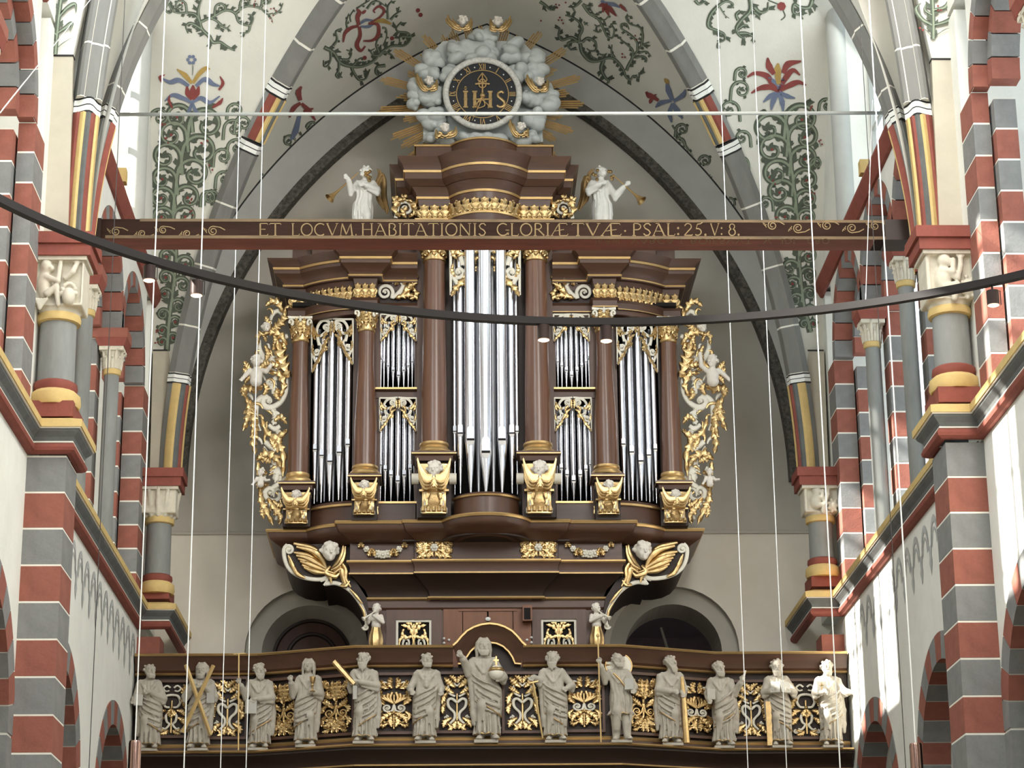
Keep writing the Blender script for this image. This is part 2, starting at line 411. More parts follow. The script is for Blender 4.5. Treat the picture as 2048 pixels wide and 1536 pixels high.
def build_side(s):
    X = side_x(s); nm = 'wall_left' if s < 0 else 'wall_right'
    dzr = 0.0 if s < 0 else 0.14; dzc = 0.0 if s < 0 else 0.36
    rev = s > 0
    # ---- lower wall with the arcade openings
    mb = MB(); ys = sorted(set([-8.0, YEND] + [c + AR * math.cos(pi * k / 14) for c in ARCH for k in range(15)]))
    Tk = -0.55; top = e(6.3)
    def bot(y):
        for c in ARCH:
            if abs(y - c) < AR + 1e-6: return e(AZ) + math.sqrt(max(AR * AR - (y - c) ** 2, 0))
        return 0.0
    for a, b in zip(ys[:-1], ys[1:]):
        m_ = (a + b) / 2; za, zb = (bot(a), bot(b)) if bot(m_) > 0 else (0.0, 0.0)
        for d in (0, Tk): mb.add([(X(d), a, za), (X(d), b, zb), (X(d), b, top), (X(d), a, top)], [(0, 1, 2, 3)])
        if za or zb: mb.add([(X(0), a, za), (X(0), b, zb), (X(Tk), b, zb), (X(Tk), a, za)], [(0, 1, 2, 3)])
    for c in ARCH:
        for q in (-AR, AR): mb.add([(X(0), c + q, 0), (X(Tk), c + q, 0), (X(Tk), c + q, e(AZ)), (X(0), c + q, e(AZ))], [(0, 1, 2, 3)])
    mb.add([(X(0), -8, top), (X(0), YEND, top), (X(-1.3), YEND, top), (X(-1.3), -8, top)], [(0, 1, 2, 3)])
    wall = mb.build(nm, PLASTER, fix=False); tag(wall, kind='structure')
    # side aisle behind the arcade
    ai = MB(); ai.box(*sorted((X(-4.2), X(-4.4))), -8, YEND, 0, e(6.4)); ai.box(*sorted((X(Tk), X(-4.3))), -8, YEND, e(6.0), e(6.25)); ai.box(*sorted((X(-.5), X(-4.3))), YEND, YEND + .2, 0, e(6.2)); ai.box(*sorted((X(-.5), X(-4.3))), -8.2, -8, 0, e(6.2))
    ai.build('aisle_shell', mat('shade-darkened aisle plaster', (92, 80, 72), .95, var=.1), wall)  # plaster colour darkened to stand in for the shade of the unlit aisle
    # ---- arcade voussoirs and jambs
    for c in ARCH[:3]:
        vouss(wall, X(.012), X(-.3), c, e(AZ), AR - .012, AR + .28, 15, first=0)
        for q in (-1, 1):
            y0, y1 = sorted((c + q * (AR - .012), c + q * (AR + .28)))
            stack(wall, X(.012), X(-.3), y0, y1, 0.6, e(AZ) - .01, .42, 0 if q > 0 else 0, core=False)
    # ---- painted pendant frieze below the cornice
    mb = MB()
    for k in range(16):
        y = 22.4 + k * .5
        if y > 29.6: break
        for (r, w_) in ((.2, .05), (.12, .02)):
            a = [(X(.006), y + r * math.cos(t), e(5.7 + dzr) + 1.65 * r * math.sin(t)) for t in np.linspace(0, pi, 11)]
            b = [(X(.006), y + (r - w_) * math.cos(t), e(5.7 + dzr) + 1.65 * (r - w_) * math.sin(t)) for t in np.linspace(0, pi, 11)]
            mb.grid([a, b])
        mb.add([(X(.006), y + .25 + q, e(zz_ + dzr)) for q, zz_ in ((-.07, 5.74), (.07, 5.74), (.045, 5.62), (.075, 5.56), (.0, 5.42), (-.075, 5.56), (-.045, 5.62))], [tuple(range(7))])
    tag(mb.build('painted_frieze', mat('grey fresco line', (176, 177, 174), .9), wall, fix=False), kind='stuff')
    # ---- pilasters (near pier and end respond) with their striped stones
    PD = 0.38
    piers = [(21.42, 22.05, PD), (13.3, 13.9, PD)]
    for (y0, y1, d) in piers[:1]:
        pier = MB().box(*sorted((X(0), X(d - .003))), y0 + .003, y1 - .003, 0, e(6.13)).build('pier', MORT, wall)
        z = e(6.12) + dzr
        n = 22; h = .357
        for i in range(n):
            z1 = z - i * h; z0 = max(z1 - h, 0.01)
            if z1 < .05: break
            m = GRYB if i % 2 == 0 else REDB
            put('stone_block', block_mesh(m, (d, y1 - y0, h - .014)), pier, (X(d / 2) , (y0 + y1) / 2, (z0 + z1) / 2))
    # ---- cornice following wall and pilasters
    path = [(X(0), -8), (X(0), 21.42), (X(PD), 21.42), (X(PD), 22.05), (X(0), 22.05), (X(0), 29.72), (X(.36), 29.72), (X(.36), YEND)]
    if rev: path = path[::-1]
    b0 = e(6.14) + (dzr if s > 0 else 0)
    for mname, prof in ((REDP, [(0, 0), (.05, .0), (.09, .03), (.1, .07), (.08, .12), (.05, .13), (0, .13)]),
                        (MORT, [(0, .13), (.07, .13), (.07, .15), (0, .15)]),
                        (BLUG, [(0, .15), (.06, .15), (.08, .2), (.13, .26), (.14, .29), (0, .29)]),
                        (MORT, [(0, .29), (.155, .29), (.155, .305), (0, .305)]),
                        (YEL, [(0, .305), (.17, .305), (.17, .4), (.03, .46), (0, .46)])):
        MB().sweep(path, [(o * .9, b0 + z * .78) for o, z in prof]).build('cornice', mname, wall)
    z6 = e(6.5) + dzr
    # ---- triforium zone: spandrel wall with three arches per bay
    zs = e(9.25) + dzc; zt = e(10.75) + dzr; ro = 0.98
    for bi, ((ya, yb), (c1, c2)) in enumerate(zip(JY, CY)):
        t1 = -.25 if bi == 0 else -.16
        cen = [(ya + c1) / 2, (c1 + c2) / 2, (c2 + yb) / 2]; rr = [(c1 - ya) / 2 - .1, (c2 - c1) / 2 - .1, (yb - c2) / 2 - .1]
        mb = MB()
        ys = sorted(set([ya, yb] + [c + r * math.cos(pi * k / 14) for c, r in zip(cen, rr) for k in range(15)]))
        def bt(y):
            for c, r in zip(cen, rr):
                if abs(y - c) < r + 1e-6: return zs + .12 + math.sqrt(max(r * r - (y - c) ** 2, 0))
            return zs + .12
        for a, b in zip(ys[:-1], ys[1:]):
            mb.add([(X(0), a, bt(a)), (X(0), b, bt(b)), (X(0), b, zt), (X(0), a, zt)], [(0, 1, 2, 3)])
        mb.build('spandrel_wall', PLASTER, wall, fix=False)
        for c, r in zip(cen, rr):
            vouss(wall, X(.01), X(t1), c, zs + .12, r - .012, r + .17, 13, first=bi)
            vouss(wall, X(t1 + .02), X(t1 - .26), c, zs + .12, r - .2, r - .02, 11, first=1)
            # roof of the recess between outer and inner order
            arc = [(c + (r - .02) * math.cos(pi * k / 12), zs + .12 + (r - .02) * math.sin(pi * k / 12)) for k in range(13)]
            MB().grid([[(X(t1 + .01), y, z) for y, z in arc], [(X(t1 + .01), y, zt) for y, z in arc]]).build('tympanum', PLASTER, wall, fix=False)
        for k, cy in enumerate((c1, c2)):
            cx = X(-.10)
            col = column(wall, cx, cy, z6 + .02, zs - .42, .095, zs - .1, .17, s, name='colonnette')
            acanthus_capital(col, cx, cy, zs - .38, zs - .1, .1, .15)
            MB().plate([(cx - .16, cy - .16, zs - .1), (cx + .16, cy - .16, zs - .1), (cx + .2, cy - .2, zs), (cx - .2, cy - .2, zs)], (0, .36, 0)).add([], []).build('abacus', REDP, col)
            MB().box(*sorted((X(.1), X(t1 - .26))), cy - .2, cy + .2, zs, zs + .12).build('abacus', REDB, wall)
            stack(wall, X(t1 - .02), X(t1 - .24), cy - .16, cy + .16, z6, zs, .33, k)
        # jambs at both ends of the recess: the outer order and, deeper, the inner order
        for ye, q in ((yb, -1), (ya, 1)):
            o0, o1 = sorted((ye, ye - q * .5)); 
            stack(wall, X(.01), X(t1), o0, o1, z6, zs + .12, .33, 1)
            o0, o1 = sorted((ye + q * .12, ye - q * .3))
            stack(wall, X(t1 - .02), X(t1 - .24), o0, o1, z6, zs, .33, 0)
    # walls above piers between the recesses
    for y0, y1 in ((20.85, 22.85), (29.35, YEND), (13.0, 14.4)):
        MB().box(*sorted((X(-.9), X(0))), y0 + .49, y1 - .49 if y1 < YEND else y1, z6 - .1, zt).build('pier_wall', PLASTER, wall)
    # windows of the gallery behind the colonnettes, and the passage floor and roof
    win = bpy.data.objects.new('window_1' if s < 0 else 'window_2', None); COL.objects.link(win); win.location = (X(-.9), 25, z6); tag(win, kind='structure')
    MB().box(*sorted((X(-.95), X(-1.0))), 13, YEND, z6 - .1, zt).build('window_pane', PANE_L if s < 0 else PANE_R, win)
    for k in range(14): MB().box(*sorted((X(-.9), X(-.96))), 14.2 + 1.25 * k, 14.24 + 1.25 * k, z6 - .1, zt).build('mullion', GREYD, win)
    MB().box(*sorted((X(-.25), X(-1.05))), -8, YEND, zt - .12, zt - .02).build('passage_roof', PLASTER, wall)
    # ---- string course and clerestory
    zst = e(10.82) + dzr
    for p in ([(X(0), -8), (X(0), 20.9)], [(X(0), 22.4), (X(0), YEND)]):
        p = p[::-1] if rev else p
        MB().sweep(p, [(0, zst - .12), (.04, zst - .12), (.1, zst - .04), (.12, zst + .03), (.1, zst + .1), (.02, zst + .18), (0, zst + .18)]).build('string_course', REDP, wall, 30)
    mb = MB()
    wy = [(24.5, 27.95), (16.4, 19.4), (8.4, 11.4), (0.4, 3.4)]; zw0, zw1 = zst + .35, e(15.2); zT = e(17.5)
    y = -8.0
    for a, b in wy[::-1]:
        mb.box(*sorted((X(0), X(-.6))), y, a, zst, zT); mb.box(*sorted((X(0), X(-.6))), a, b, zst, zw0 - .2)
        mb.box(*sorted((X(0), X(-.6))), a, b, zw1, zT); y = b
    mb.box(*sorted((X(0), X(-.6))), y, YEND, zst, zT)
    mb.build('clerestory_wall', PLASTER, wall)
    for a, b in wy[:2]:
        for q in (a, b):                           # rounded grey shafts on the window jambs
            MB().lathe((X(-.02), q + (.06 if q == b else -.06), 0), [(.13, zw0 - .2), (.13, zw1)], 16).build('window_shaft', GREYD, wall, 40)
        MB().box(*sorted((X(-.2), X(.12))), (a + b) / 2 - .07, (a + b) / 2 + .07, zw0 - .2, zw0 - .02).build('sill_block', YEL, wall)
    cw = bpy.data.objects.new('window_3' if s < 0 else 'window_4', None); COL.objects.link(cw); cw.location = (X(-.45), 26, zw0); tag(cw, kind='structure')
    for a, b in wy:
        n = 4
        if s < 0: MB().box(*sorted((X(-.3), X(-.55))), (a + b) / 2 - .5, (a + b) / 2 + .5, zw0 - .2, zw1).build('window_pier', PLASTER, wall)
        if s > 0:
            MB().box(*sorted((X(-.46), X(-.48))), a, b, zw0 - .2, zw1).build('window_pane', PANE_R, cw)
        for k in range(n + 1):
            yy = a + (b - a) * k / n
            MB().box(*sorted((X(-.4), X(-.5))), yy - .05, yy + .05, zw0 - .2, zw1).build('mullion', GREYD, cw)
        for k in range(5):
            zz = zw0 + (zw1 - zw0) * (k + .5) / 5
            MB().box(*sorted((X(-.42), X(-.48))), a, b, zz - .03, zz + .03).build('glazing_bar', GREYD, cw)
    return wall, X, dzr, dzc
PANE_L = emit('window light left', (236, 240, 236), 0.9)
PANE_R = emit('window light right', (226, 240, 250), 1.1)
random.seed(3)
WL = build_side(-1)
WR = build_side(1)
# roof over the nave keeps sun and sky off the vault
roof = MB().box(XL - 1.2, XR + 1.2, -8, 33, e(17.6), e(17.9)).build('ceiling_roof', PLASTERC); tag(roof, kind='structure')
# ------------------------------------------------------------------ west wall, its blind arch and doors
YW = 31.5
GREYL = mat('lower west plaster', (226, 217, 202), 0.92, var=.07, scale=.9, bump=.08, bscale=20)
def west_wall():
    dl = [(618, 1313, -1), (1349, 1308, 1)]
    zc = W(618, 1313, YW)[2]; xcs = [W(620, 1300, YW)[0], W(1349, 1300, YW)[0]]
    px = (W(700, 1300, YW)[0] - W(600, 1300, YW)[0]) / 100
    R1, R2, R3 = 131 * px, 98 * px, 80 * px
    zcc = W(620, 1303, YW)[2]
    mb = MB(); zl = e(W(900, 1066, YW)[2] - EZ)
    xs = sorted(set([XL - .6, XR + .6] + [c + R1 * math.cos(pi * k / 20) for c in xcs for k in range(21)]))
    def bot(x):
        for c in xcs:
            if abs(x - c) < R1 + 1e-6: return zcc + math.sqrt(max(R1 * R1 - (x - c) ** 2, 0))
        return 0.0
    for a, b in zip(xs[:-1], xs[1:]):
        za, zb = (bot(a), bot(b)) if bot((a + b) / 2) > 0 else (0.0, 0.0)
        mb.add([(a, YW, za), (b, YW, zb), (b, YW, zl), (a, YW, zl)], [(0, 1, 2, 3)])
    up_ = MB()
    up_.add([(XL - .6, YW + .07, zl), (XR + .6, YW + .07, zl), (XR + .6, YW + .07, e(17.4)), (XL - .6, YW + .07, e(17.4))], [(0, 1, 2, 3)])
    mb.add([(XL - .6, YW, zl), (XR + .6, YW, zl), (XR + .6, YW + .07, zl), (XL - .6, YW + .07, zl)], [(0, 1, 2, 3)])
    wall = mb.build('wall_back', GREYL, fix=False); tag(wall, kind='structure'); up_.build('upper_wall', GREYP, wall, fix=False)
    MB().sweep([(XL, YW + .05), (XR, YW + .05)], [(0, zl - .02), (.075, zl - .02), (.08, zl + .01), (.06, zl + .03), (0, zl + .035)]).build('wall_ledge', GREYP, wall)
    for i, c in enumerate(xcs):
        arc = lambda r, n=24: [(c + r * math.cos(pi * k / n), zcc + r * math.sin(pi * k / n)) for k in range(n + 1)]
        full = lambda r: [(c + r, 0.6)] + arc(r) + [(c - r, 0.6)]
        A, B, C_ = full(R1), full(R2), full(R3)
        g = lambda P, y: [(x, y, z) for x, z in P]
        MB().grid([g(A, YW), g(A, YW + .12)]).grid([g(A, YW + .12), g(B, YW + .12)]).build('arch_recess', GREYP, wall, fix=False)
        y2 = YW + .5
        if i == 0:
            MB().grid([g(B, YW + .12), g(C_, y2)]).build('arch_recess', GREYP, wall, fix=False)
            d = empty('door_1', (c, y2, .6), kind='structure')
            MB().plate(g(C_, y2), (0, .05, 0)).build('door_leaf', mat('old door oak', (78, 46, 34), .55, var=.25, stretch=(1, 1, .2)), d)
            for rr in (R3 * .97, R3 * .62):
                MB().tube([(c + rr * math.cos(t), y2 - .01, zcc + rr * math.sin(t)) for t in np.linspace(0, pi, 25)], .03, 6).build('door_moulding', WOODD, d)
        else:
            MB().grid([g(B, YW + .12), g(full(R2 * .99), YW + 1.0)]).build('arch_recess', GREYP, wall, fix=False)
            MB().box(c - 1.6, c + 1.6, YW + 2.6, YW + 2.8, 0.6, zcc + 1.6).box(c - 1.6, c - 1.5, YW + 1, YW + 2.6, .6, zcc + 1.6).box(c + 1.5, c + 1.6, YW + 1, YW + 2.6, .6, zcc + 1.6).box(c - 1.6, c + 1.6, YW + 1, YW + 2.6, zcc + R2 + .02, zcc + R2 + .1).build('tower_room', mat('tower room plaster', (120, 104, 110), .9, var=.1), wall)
            d = empty('door_2', (c, YW + 1.6, .6), kind='structure')
            rr = R2 * .42; cx2 = c + .22
            MB().plate([(cx2 + rr, YW + 2.55, .6)] + [(cx2 + rr * math.cos(pi * k / 14), YW + 2.55, zcc + rr * 1.5 * math.sin(pi * k / 14)) for k in range(15)] + [(cx2 - rr, YW + 2.55, .6)], (0, .04, 0)).build('door_leaf', VOID, d)
            MB().tube([W(1338, 1308, YW + 1.5), W(1322, 1255, YW + 1.5)], .02, 6).build('door_frame', GREYP, d)
            MB().box(c - R2, c + R2, YW + .9, YW + 1.0, zcc - 2, zcc - .5).build('door_rail', WOODD, d)
    # painted foliage border on the edge of the blind arch
    pts = [(7.0 - .0, a) for a in np.linspace(0, 1, 40)]
    def half(r0, cx, sg):
        zc_ = e(8.62); xa = 0.63
        a_end = math.acos((cx - xa) * sg / r0) if False else None
        out = []
        th1 = math.acos(min(1, (cx - xa) / r0)) if sg < 0 else math.acos(min(1, (xa - cx) / r0))
        for t in np.linspace(0, th1, 36):
            out.append((cx - sg * -1 * r0 * math.cos(t) if sg > 0 else cx - r0 * math.cos(t), zc_ + r0 * math.sin(t)))
        return out
    for sg, cx in ((-1, 3.35), (1, -2.09)):
        i_, o_ = half(6.99, cx, sg), half(7.13, cx, sg); w_ = half(7.75, cx, sg)
        ya, yb = YW - .16, YW + .05
        n = len(i_)
        for k in range(n - 1):
            seg = MB(); q = [i_[k], i_[k + 1], o_[k + 1], o_[k]]
            seg.plate([(x, ya, z) for x, z in q], (0, yb - ya, 0)).build('arch_border', BORDER, wall)
        MB().grid([[(x, ya - .0, z) for x, z in o_], [(x, ya - .18, z) for x, z in half(7.5, cx, sg)]]).build('arch_soffit', GREYD, wall, fix=False)
        MB().grid([[(x, ya - .18, z) for x, z in half(7.5, cx, sg)], [(x, ya - .2, z) for x, z in half(7.53, cx, sg)]]).build('painted_line', BLACKP, wall, fix=False)
    return wall, zl
BORDER = mat('dark painted foliage border', (52, 52, 48), .85, var=.45, scale=22, rgb2=(92, 88, 80))
WEST, ZLEDGE = west_wall()

# ------------------------------------------------------------------ vault
ZV, RV = e(8.14), 7.754                       # diagonal ribs: circle centre height and radius
P0, P1 = np.array([-3.66, 30.0]), np.array([0.62, 25.9]); TD = (P1 - P0); LD = np.linalg.norm(TD); TD /= LD
CS = 7.72
def diag(z, off=0.0):                          # s along the plan line at height z
    r = RV + off; dz = z - ZV
    return CS - math.sqrt(max(r * r - dz * dz, 0))
ZAP = ZV + math.sqrt(RV ** 2 - (LD - CS) ** 2)
def dpt(z, back=0.0, m=False, near=False):
    s = diag(z); p = P0 + TD * s; y = p[1] if not near else 2 * 25.9 - p[1] + .22
    return ((2 * XC - p[0]) if m else p[0], y, z + back)
vault = bpy.data.objects.new('ceiling', None); COL.objects.link(vault); vault.location = (XC, 25.9, ZAP); tag(vault, kind='structure')
zz = [e(8.2) + (ZAP - e(8.2)) * (1 - (1 - k / 40) ** 1.6) for k in range(41)]
def vmesh(rows, name, m=VAULT):
    o = MB().grid(rows).build(name, m, vault, True, fix=False); return o
def warch(k, sg):                              # west wall arch, same parameter
    cx = 3.35 if sg < 0 else -2.09; r = 7.52; xa = 0.63
    th1 = math.acos((cx - xa) / r if sg < 0 else (xa - cx) / r); t = th1 * k
    return (cx - r * math.cos(t) if sg < 0 else cx + r * math.cos(t), YW - .35, e(8.62) + r * math.sin(t))
FY, FZ0 = 25.9, e(8.3)
def formeret(k, far=True):                     # wall arch on the left wall: half from the far corner to the crown
    y0 = 30.2; half = y0 - FY; r = half * 1.45; c = FY - (r - half); t = math.acos((FY - c) / r) * k
    y = c + r * math.cos(t); z = e(9.15) + r * math.sin(t) * 1.05
    return (XL - .03, y if far else 2 * FY - y, z)
def blend(a, b, t, sag):
    p = np.array(a) * (1 - t) + np.array(b) * t; p[2] += sag * 4 * t * (1 - t); return tuple(p)
webs = {}
def rows_west(sg):
    R_ = []
    for k in range(41):
        a = warch(k / 40, sg); d = dpt(zz[k], m=sg > 0)
        R_.append([blend(a, d, j / 10, .32) for j in range(11)])
    return R_
def rows_side(far, m):
    R_ = []
    for k in range(41):
        a = formeret(k / 40, far); d = dpt(zz[k], 0.0 if far else .15, near=not far)
        row = [blend(a, d, j / 10, .10) for j in range(11)]
        R_.append([(2 * XC - x, y, z) for x, y, z in row] if m else row)
    return R_
webs['west_l'] = vmesh(rows_west(-1), 'vault_web'); webs['west_r'] = vmesh(rows_west(1), 'vault_web')
for far in (True, False):
    for m in (False, True): webs[('side', far, m)] = vmesh(rows_side(far, m), 'vault_web')
R_ = []
for m in (False, True):                        # web towards the nave, behind the transverse arch
    rr = []
    for k in range(41):
        d = dpt(zz[k], .15, near=True, m=m); a = (d[0] * .98 + XC * .02, 21.9, d[2] - .1); rr.append([blend(a, d, j / 6, .1) for j in range(7)])
    vmesh(rr, 'vault_web')
# lower infill between corner respond, formeret and ribs: the plain cream strip that rises from the respond
# ribs, stone by stone
def rib(parent, fn, z0, z1, n, wid, dep, cuts, prof='roll', name='rib_stone'):
    """fn(z)->(centre, lateral unit vector, depth unit vector (to the room))"""
    zs_ = [z0 + (z1 - z0) * k / n for k in range(n + 1)]
    if prof == 'roll': sec = [(-.5, -.5), (-.5, .05), (-.36, .14), (-.24, .3), (-.12, .46), (0, .52), (.12, .46), (.24, .3), (.36, .14), (.5, .05), (.5, -.5)]
    else: sec = [(-.5, -.5), (-.5, .3), (-.4, .42), (-.26, .44), (-.22, .36), (0, .40), (.22, .36), (.26, .44), (.4, .42), (.5, .3), (.5, -.5)]
    def ringat(z):
        c, l, d = fn(z); return [tuple(c + l * wid * a + d * dep * b) for a, b in sec]
    edges = sorted(set([z0, z1] + [c for c in cuts if z0 < c < z1])); g = .012
    for a, b in zip(edges[:-1], edges[1:]):
        m = max(2, int((b - a) / .12)); mb = MB(); rows = [ringat(a + g + (b - a - 2 * g) * k / m) for k in range(m + 1)]
        k = len(sec); v = [p for r in rows for p in r]
        f = [(i * k + j, (i + 1) * k + j, (i + 1) * k + (j + 1) % k, i * k + (j + 1) % k) for i in range(m) for j in range(k)]
        f += [tuple(range(k)), tuple(m * k + j for j in range(k - 1, -1, -1))]
        yield a, b, mb.add(v, f)
def diag_fn(m, near):
    def fn(z):
        s = diag(z); dz = z - ZV; ds = dz / math.sqrt(max(RV * RV - dz * dz, .01))
        t = np.array([TD[0] * ds, TD[1] * ds, 1.0]); t /= np.linalg.norm(t)
        l = np.array([-TD[1], TD[0], 0.0]); d = np.cross(t, l); d /= np.linalg.norm(d)
        c = np.array(dpt(z, 0))
        if near: c[1] = 2 * 25.9 - c[1] + .22; l = l * (1, -1, 1); d = d * (1, -1, 1)
        if m: c[0] = 2 * XC - c[0]; l = l * (-1, 1, 1); d = d * (-1, 1, 1)
        h = np.array([XC, 25.9, e(6.0)]) - c
        if d @ h < 0: d = -d
        return c, l, d
    return fn
STRIPE = [YEL, BLUG, REDP, YEL]
def stripes(parent, fn, z0, z1, wid, dep, order):
    n = len(order)
    for _, _, mb in rib(parent, fn, z0, z1, 1, wid * .95, dep * .86, []): mb.build('rib_core', COLG, parent, 35)
    for k, m in enumerate(order):                # painted mouldings side by side
        a0, a1 = -.5 + k / n, -.5 + (k + 1) / n
        rows = []
        for i in range(17):
            z = z0 + .02 + (z1 - z0 - .04) * i / 16; c, l, d = fn(z)
            b = lambda a: .52 - 1.3 * a * a if abs(a) < .5 else .2
            am = (a0 + a1) / 2
            rows.append([tuple(c + l * wid * a0 + d * dep * (b(a0) - .2)), tuple(c + l * wid * a0 + d * dep * (b(a0) - .04)), tuple(c + l * wid * am + d * dep * (b(am) + .03)), tuple(c + l * wid * a1 + d * dep * (b(a1) - .04)), tuple(c + l * wid * a1 + d * dep * (b(a1) - .2))])
        MB().grid(rows).build('painted_moulding', m, parent, 40)
def band(parent, fn, z, wid, dep, h=.1):
    for k, (m, a, b) in enumerate(((BLACKP, -.02, .0), (WHITEP, 0, h * .45), (BLACKP, h * .45, h * .55), (WHITEP, h * .55, h), (BLACKP, h, h + .02))):
        for _, _, mb in rib(parent, fn, z + a - .012, z + b + .012, 1, wid * 1.03, dep * 1.03, []): mb.build('painted_band', m, parent, 30)
for near in (False, True):
    for m in (False, True):
        fn = diag_fn(m, near); wd_, dp_ = .29, .24
        if near: wd_, dp_ = .17, .22
        rb = bpy.data.objects.new('diagonal_rib', None); COL.objects.link(rb); rb.parent = vault; rb.matrix_parent_inverse = Matrix.Translation(-vault.location); rb.location = (0, 0, 0)
        zb1 = e(9.58) if not near else e(9.95); zb2, zb3 = e(12.62), e(13.3)
        order = STRIPE
        stripes(rb, fn, e(8.22), zb1, wd_, dp_, order if not near else [YEL, REDP, YEL, REDP])
        band(rb, fn, zb1, wd_, dp_, .1 if not near else .12)
        cuts = [e(q) for q in (10.35, 11.15, 11.95, 13.85, 14.35, 14.75, 15.1)]
        segs = [(zb1 + .12, zb2 - .0), (zb3 + .12, ZAP - .01)] if not near else [(zb1 + .14, ZAP - .01)]
        for a, b in segs:
            for _, _, mb in rib(rb, fn, a, b, 1, wd_, dp_, cuts): mb.build('rib_stone', RIB, rb, 35)
            for _, _, mb in rib(rb, fn, a - .012, b + .012, 1, wd_ * .975, dp_ * .975, []): mb.build('joint_core', MORT, rb, 35)
        if not near:
            band(rb, fn, zb2, wd_, dp_); stripes(rb, fn, zb2 + .12, zb3, wd_, dp_, [REDP, YEL, BLUG, YEL]); band(rb, fn, zb3, wd_, dp_)
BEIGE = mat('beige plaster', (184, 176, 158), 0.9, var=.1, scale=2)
# transverse arch at the front of the bay
def trans_fn(m):
    r = 9.0; zc_ = e(8.3); x0 = -3.71
    def fn(z):
        dz = z - zc_; s = r - math.sqrt(max(r * r - dz * dz, .01)); ds = dz / math.sqrt(max(r * r - dz * dz, .01))
        c = np.array([x0 + s * .36, 21.72, z]); t = np.array([ds * .36, 0, 1.0]); t /= np.linalg.norm(t)
        l = np.array([0, -1.0, 0]); d = np.array([t[2], 0, -t[0]])
        # the arch is turned so that its moulded face looks half to the nave and half to the choir
        a = rad(70); l, d = (math.cos(a) * l - math.sin(a) * d), (math.cos(a) * d + math.sin(a) * l)
        c = c - d * .06
        if m: c = c * (-1, 1, 1) + (2 * XC, 0, 0); l = l * (-1, 1, 1); d = d * (-1, 1, 1)
        return c, l, d
    return fn
for m in (False, True):
    fn = trans_fn(m)
    ta = bpy.data.objects.new('transverse_arch', None); COL.objects.link(ta); ta.parent = vault; ta.matrix_parent_inverse = Matrix.Translation(-vault.location)
    zb = e(9.86)
    stripes(ta, fn, e(8.38), zb, .27, .3, [REDP, YEL, BLUG, REDP, YEL][::-1])
    band(ta, fn, zb, .27, .3, .13)
    for _, _, mb in rib(ta, fn, zb + .15, e(14.2), 1, .27, .3, [e(q) for q in (10.62, 11.5, 12.3, 13.2)], 'flat'): mb.build('rib_stone', RIB, ta, 35)
    for _, _, mb in rib(ta, fn, zb + .14, e(14.2), 1, .263, .293, [], 'flat'): mb.build('joint_core', MORT, ta, 35)
    # plain and painted plaster strip of the springing beside it
    mb_ = lambda pts, mm, t=.1, Y=21.62: (lambda q: q.mir(XC) if m else q)(MB().plate([W(x, y, Y) for x, y in pts], (0, t, 0)))
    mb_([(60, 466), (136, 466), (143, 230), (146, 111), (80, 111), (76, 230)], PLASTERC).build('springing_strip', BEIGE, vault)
    mb_([(80, 110), (146, 110), (170, 0), (200, -160), (92, -160), (84, 0)], VAULT).build('springing_strip', VAULT, vault)
    mb_([(79, 112), (147, 112), (147, 109), (79, 109)], BLACKP, .11, 21.61).build('painted_line', BLACKP, vault)
    mb_([(60, 466), (76, 230), (80, 111), (84, 0), (81, 0), (77.5, 111), (73.5, 230), (57.5, 466)], BLACKP, .11, 21.61).build('painted_line', BLACKP, vault)
    # plain strip beside the end rib
    far_ = lambda q: q.mir(XC) if m else q
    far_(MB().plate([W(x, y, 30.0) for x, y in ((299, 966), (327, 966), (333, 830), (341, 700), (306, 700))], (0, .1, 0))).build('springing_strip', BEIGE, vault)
    far_(MB().plate([W(x, y, 29.99) for x, y in ((306, 701.5), (341, 701.5), (341, 699), (306, 699))], (0, .1, 0))).build('painted_line', BLACKP, vault)
# ---- responds and the pier columns with carved capitals
def respond(X, wall, s, y, r, z0, z1, zc, zab, d, big):
    c = column(wall, X(d), y, e(z0), e(z1), r, e(zc), r * 1.4, s, name='half_column', m=COLG)
    q = r * 1.5
    lo, hi = sorted((X(d - r * 1.2), X(d + r * 1.75)))
    MB().box(lo, hi, y - r * 1.6, y + r * 1.4, e(zab) - .2, e(zab) - .06).box(lo - .03, hi + .03, y - r * 1.75, y + r * 1.4, e(zab) - .08, e(zab) + .04).build('abacus', REDP, c)
    return c
for (wall, X, dzr, dzc), s in ((WL, -1), (WR, 1)):
    up = 0.0 if s < 0 else .08
    near = respond(X, wall, s, 21.62, .185, 6.78 + up * 2, 7.55 + up, 8.2 + up, 8.36 + up, .2, True)
    MB().box(*sorted((X(0), X(.42))), 21.4, 22.05, e(6.52 + dzr), e(6.68 + dzr)).build('base_block', REDP, near)
    far = respond(X, wall, s, 29.85, .17, 6.75 if s < 0 else 6.95, 7.6, 8.1, 8.25, .22, False)
    stk = MB().box(*sorted((X(0), X(.3))), 29.75, 30.2, 0, e(6.05)).build('pier', REDB, wall)
    MB().box(*sorted((X(0), X(.4))), 29.72, 30.3, e(6.55 + dzr), e(6.72 + dzr)).build('base_block', REDP, far)
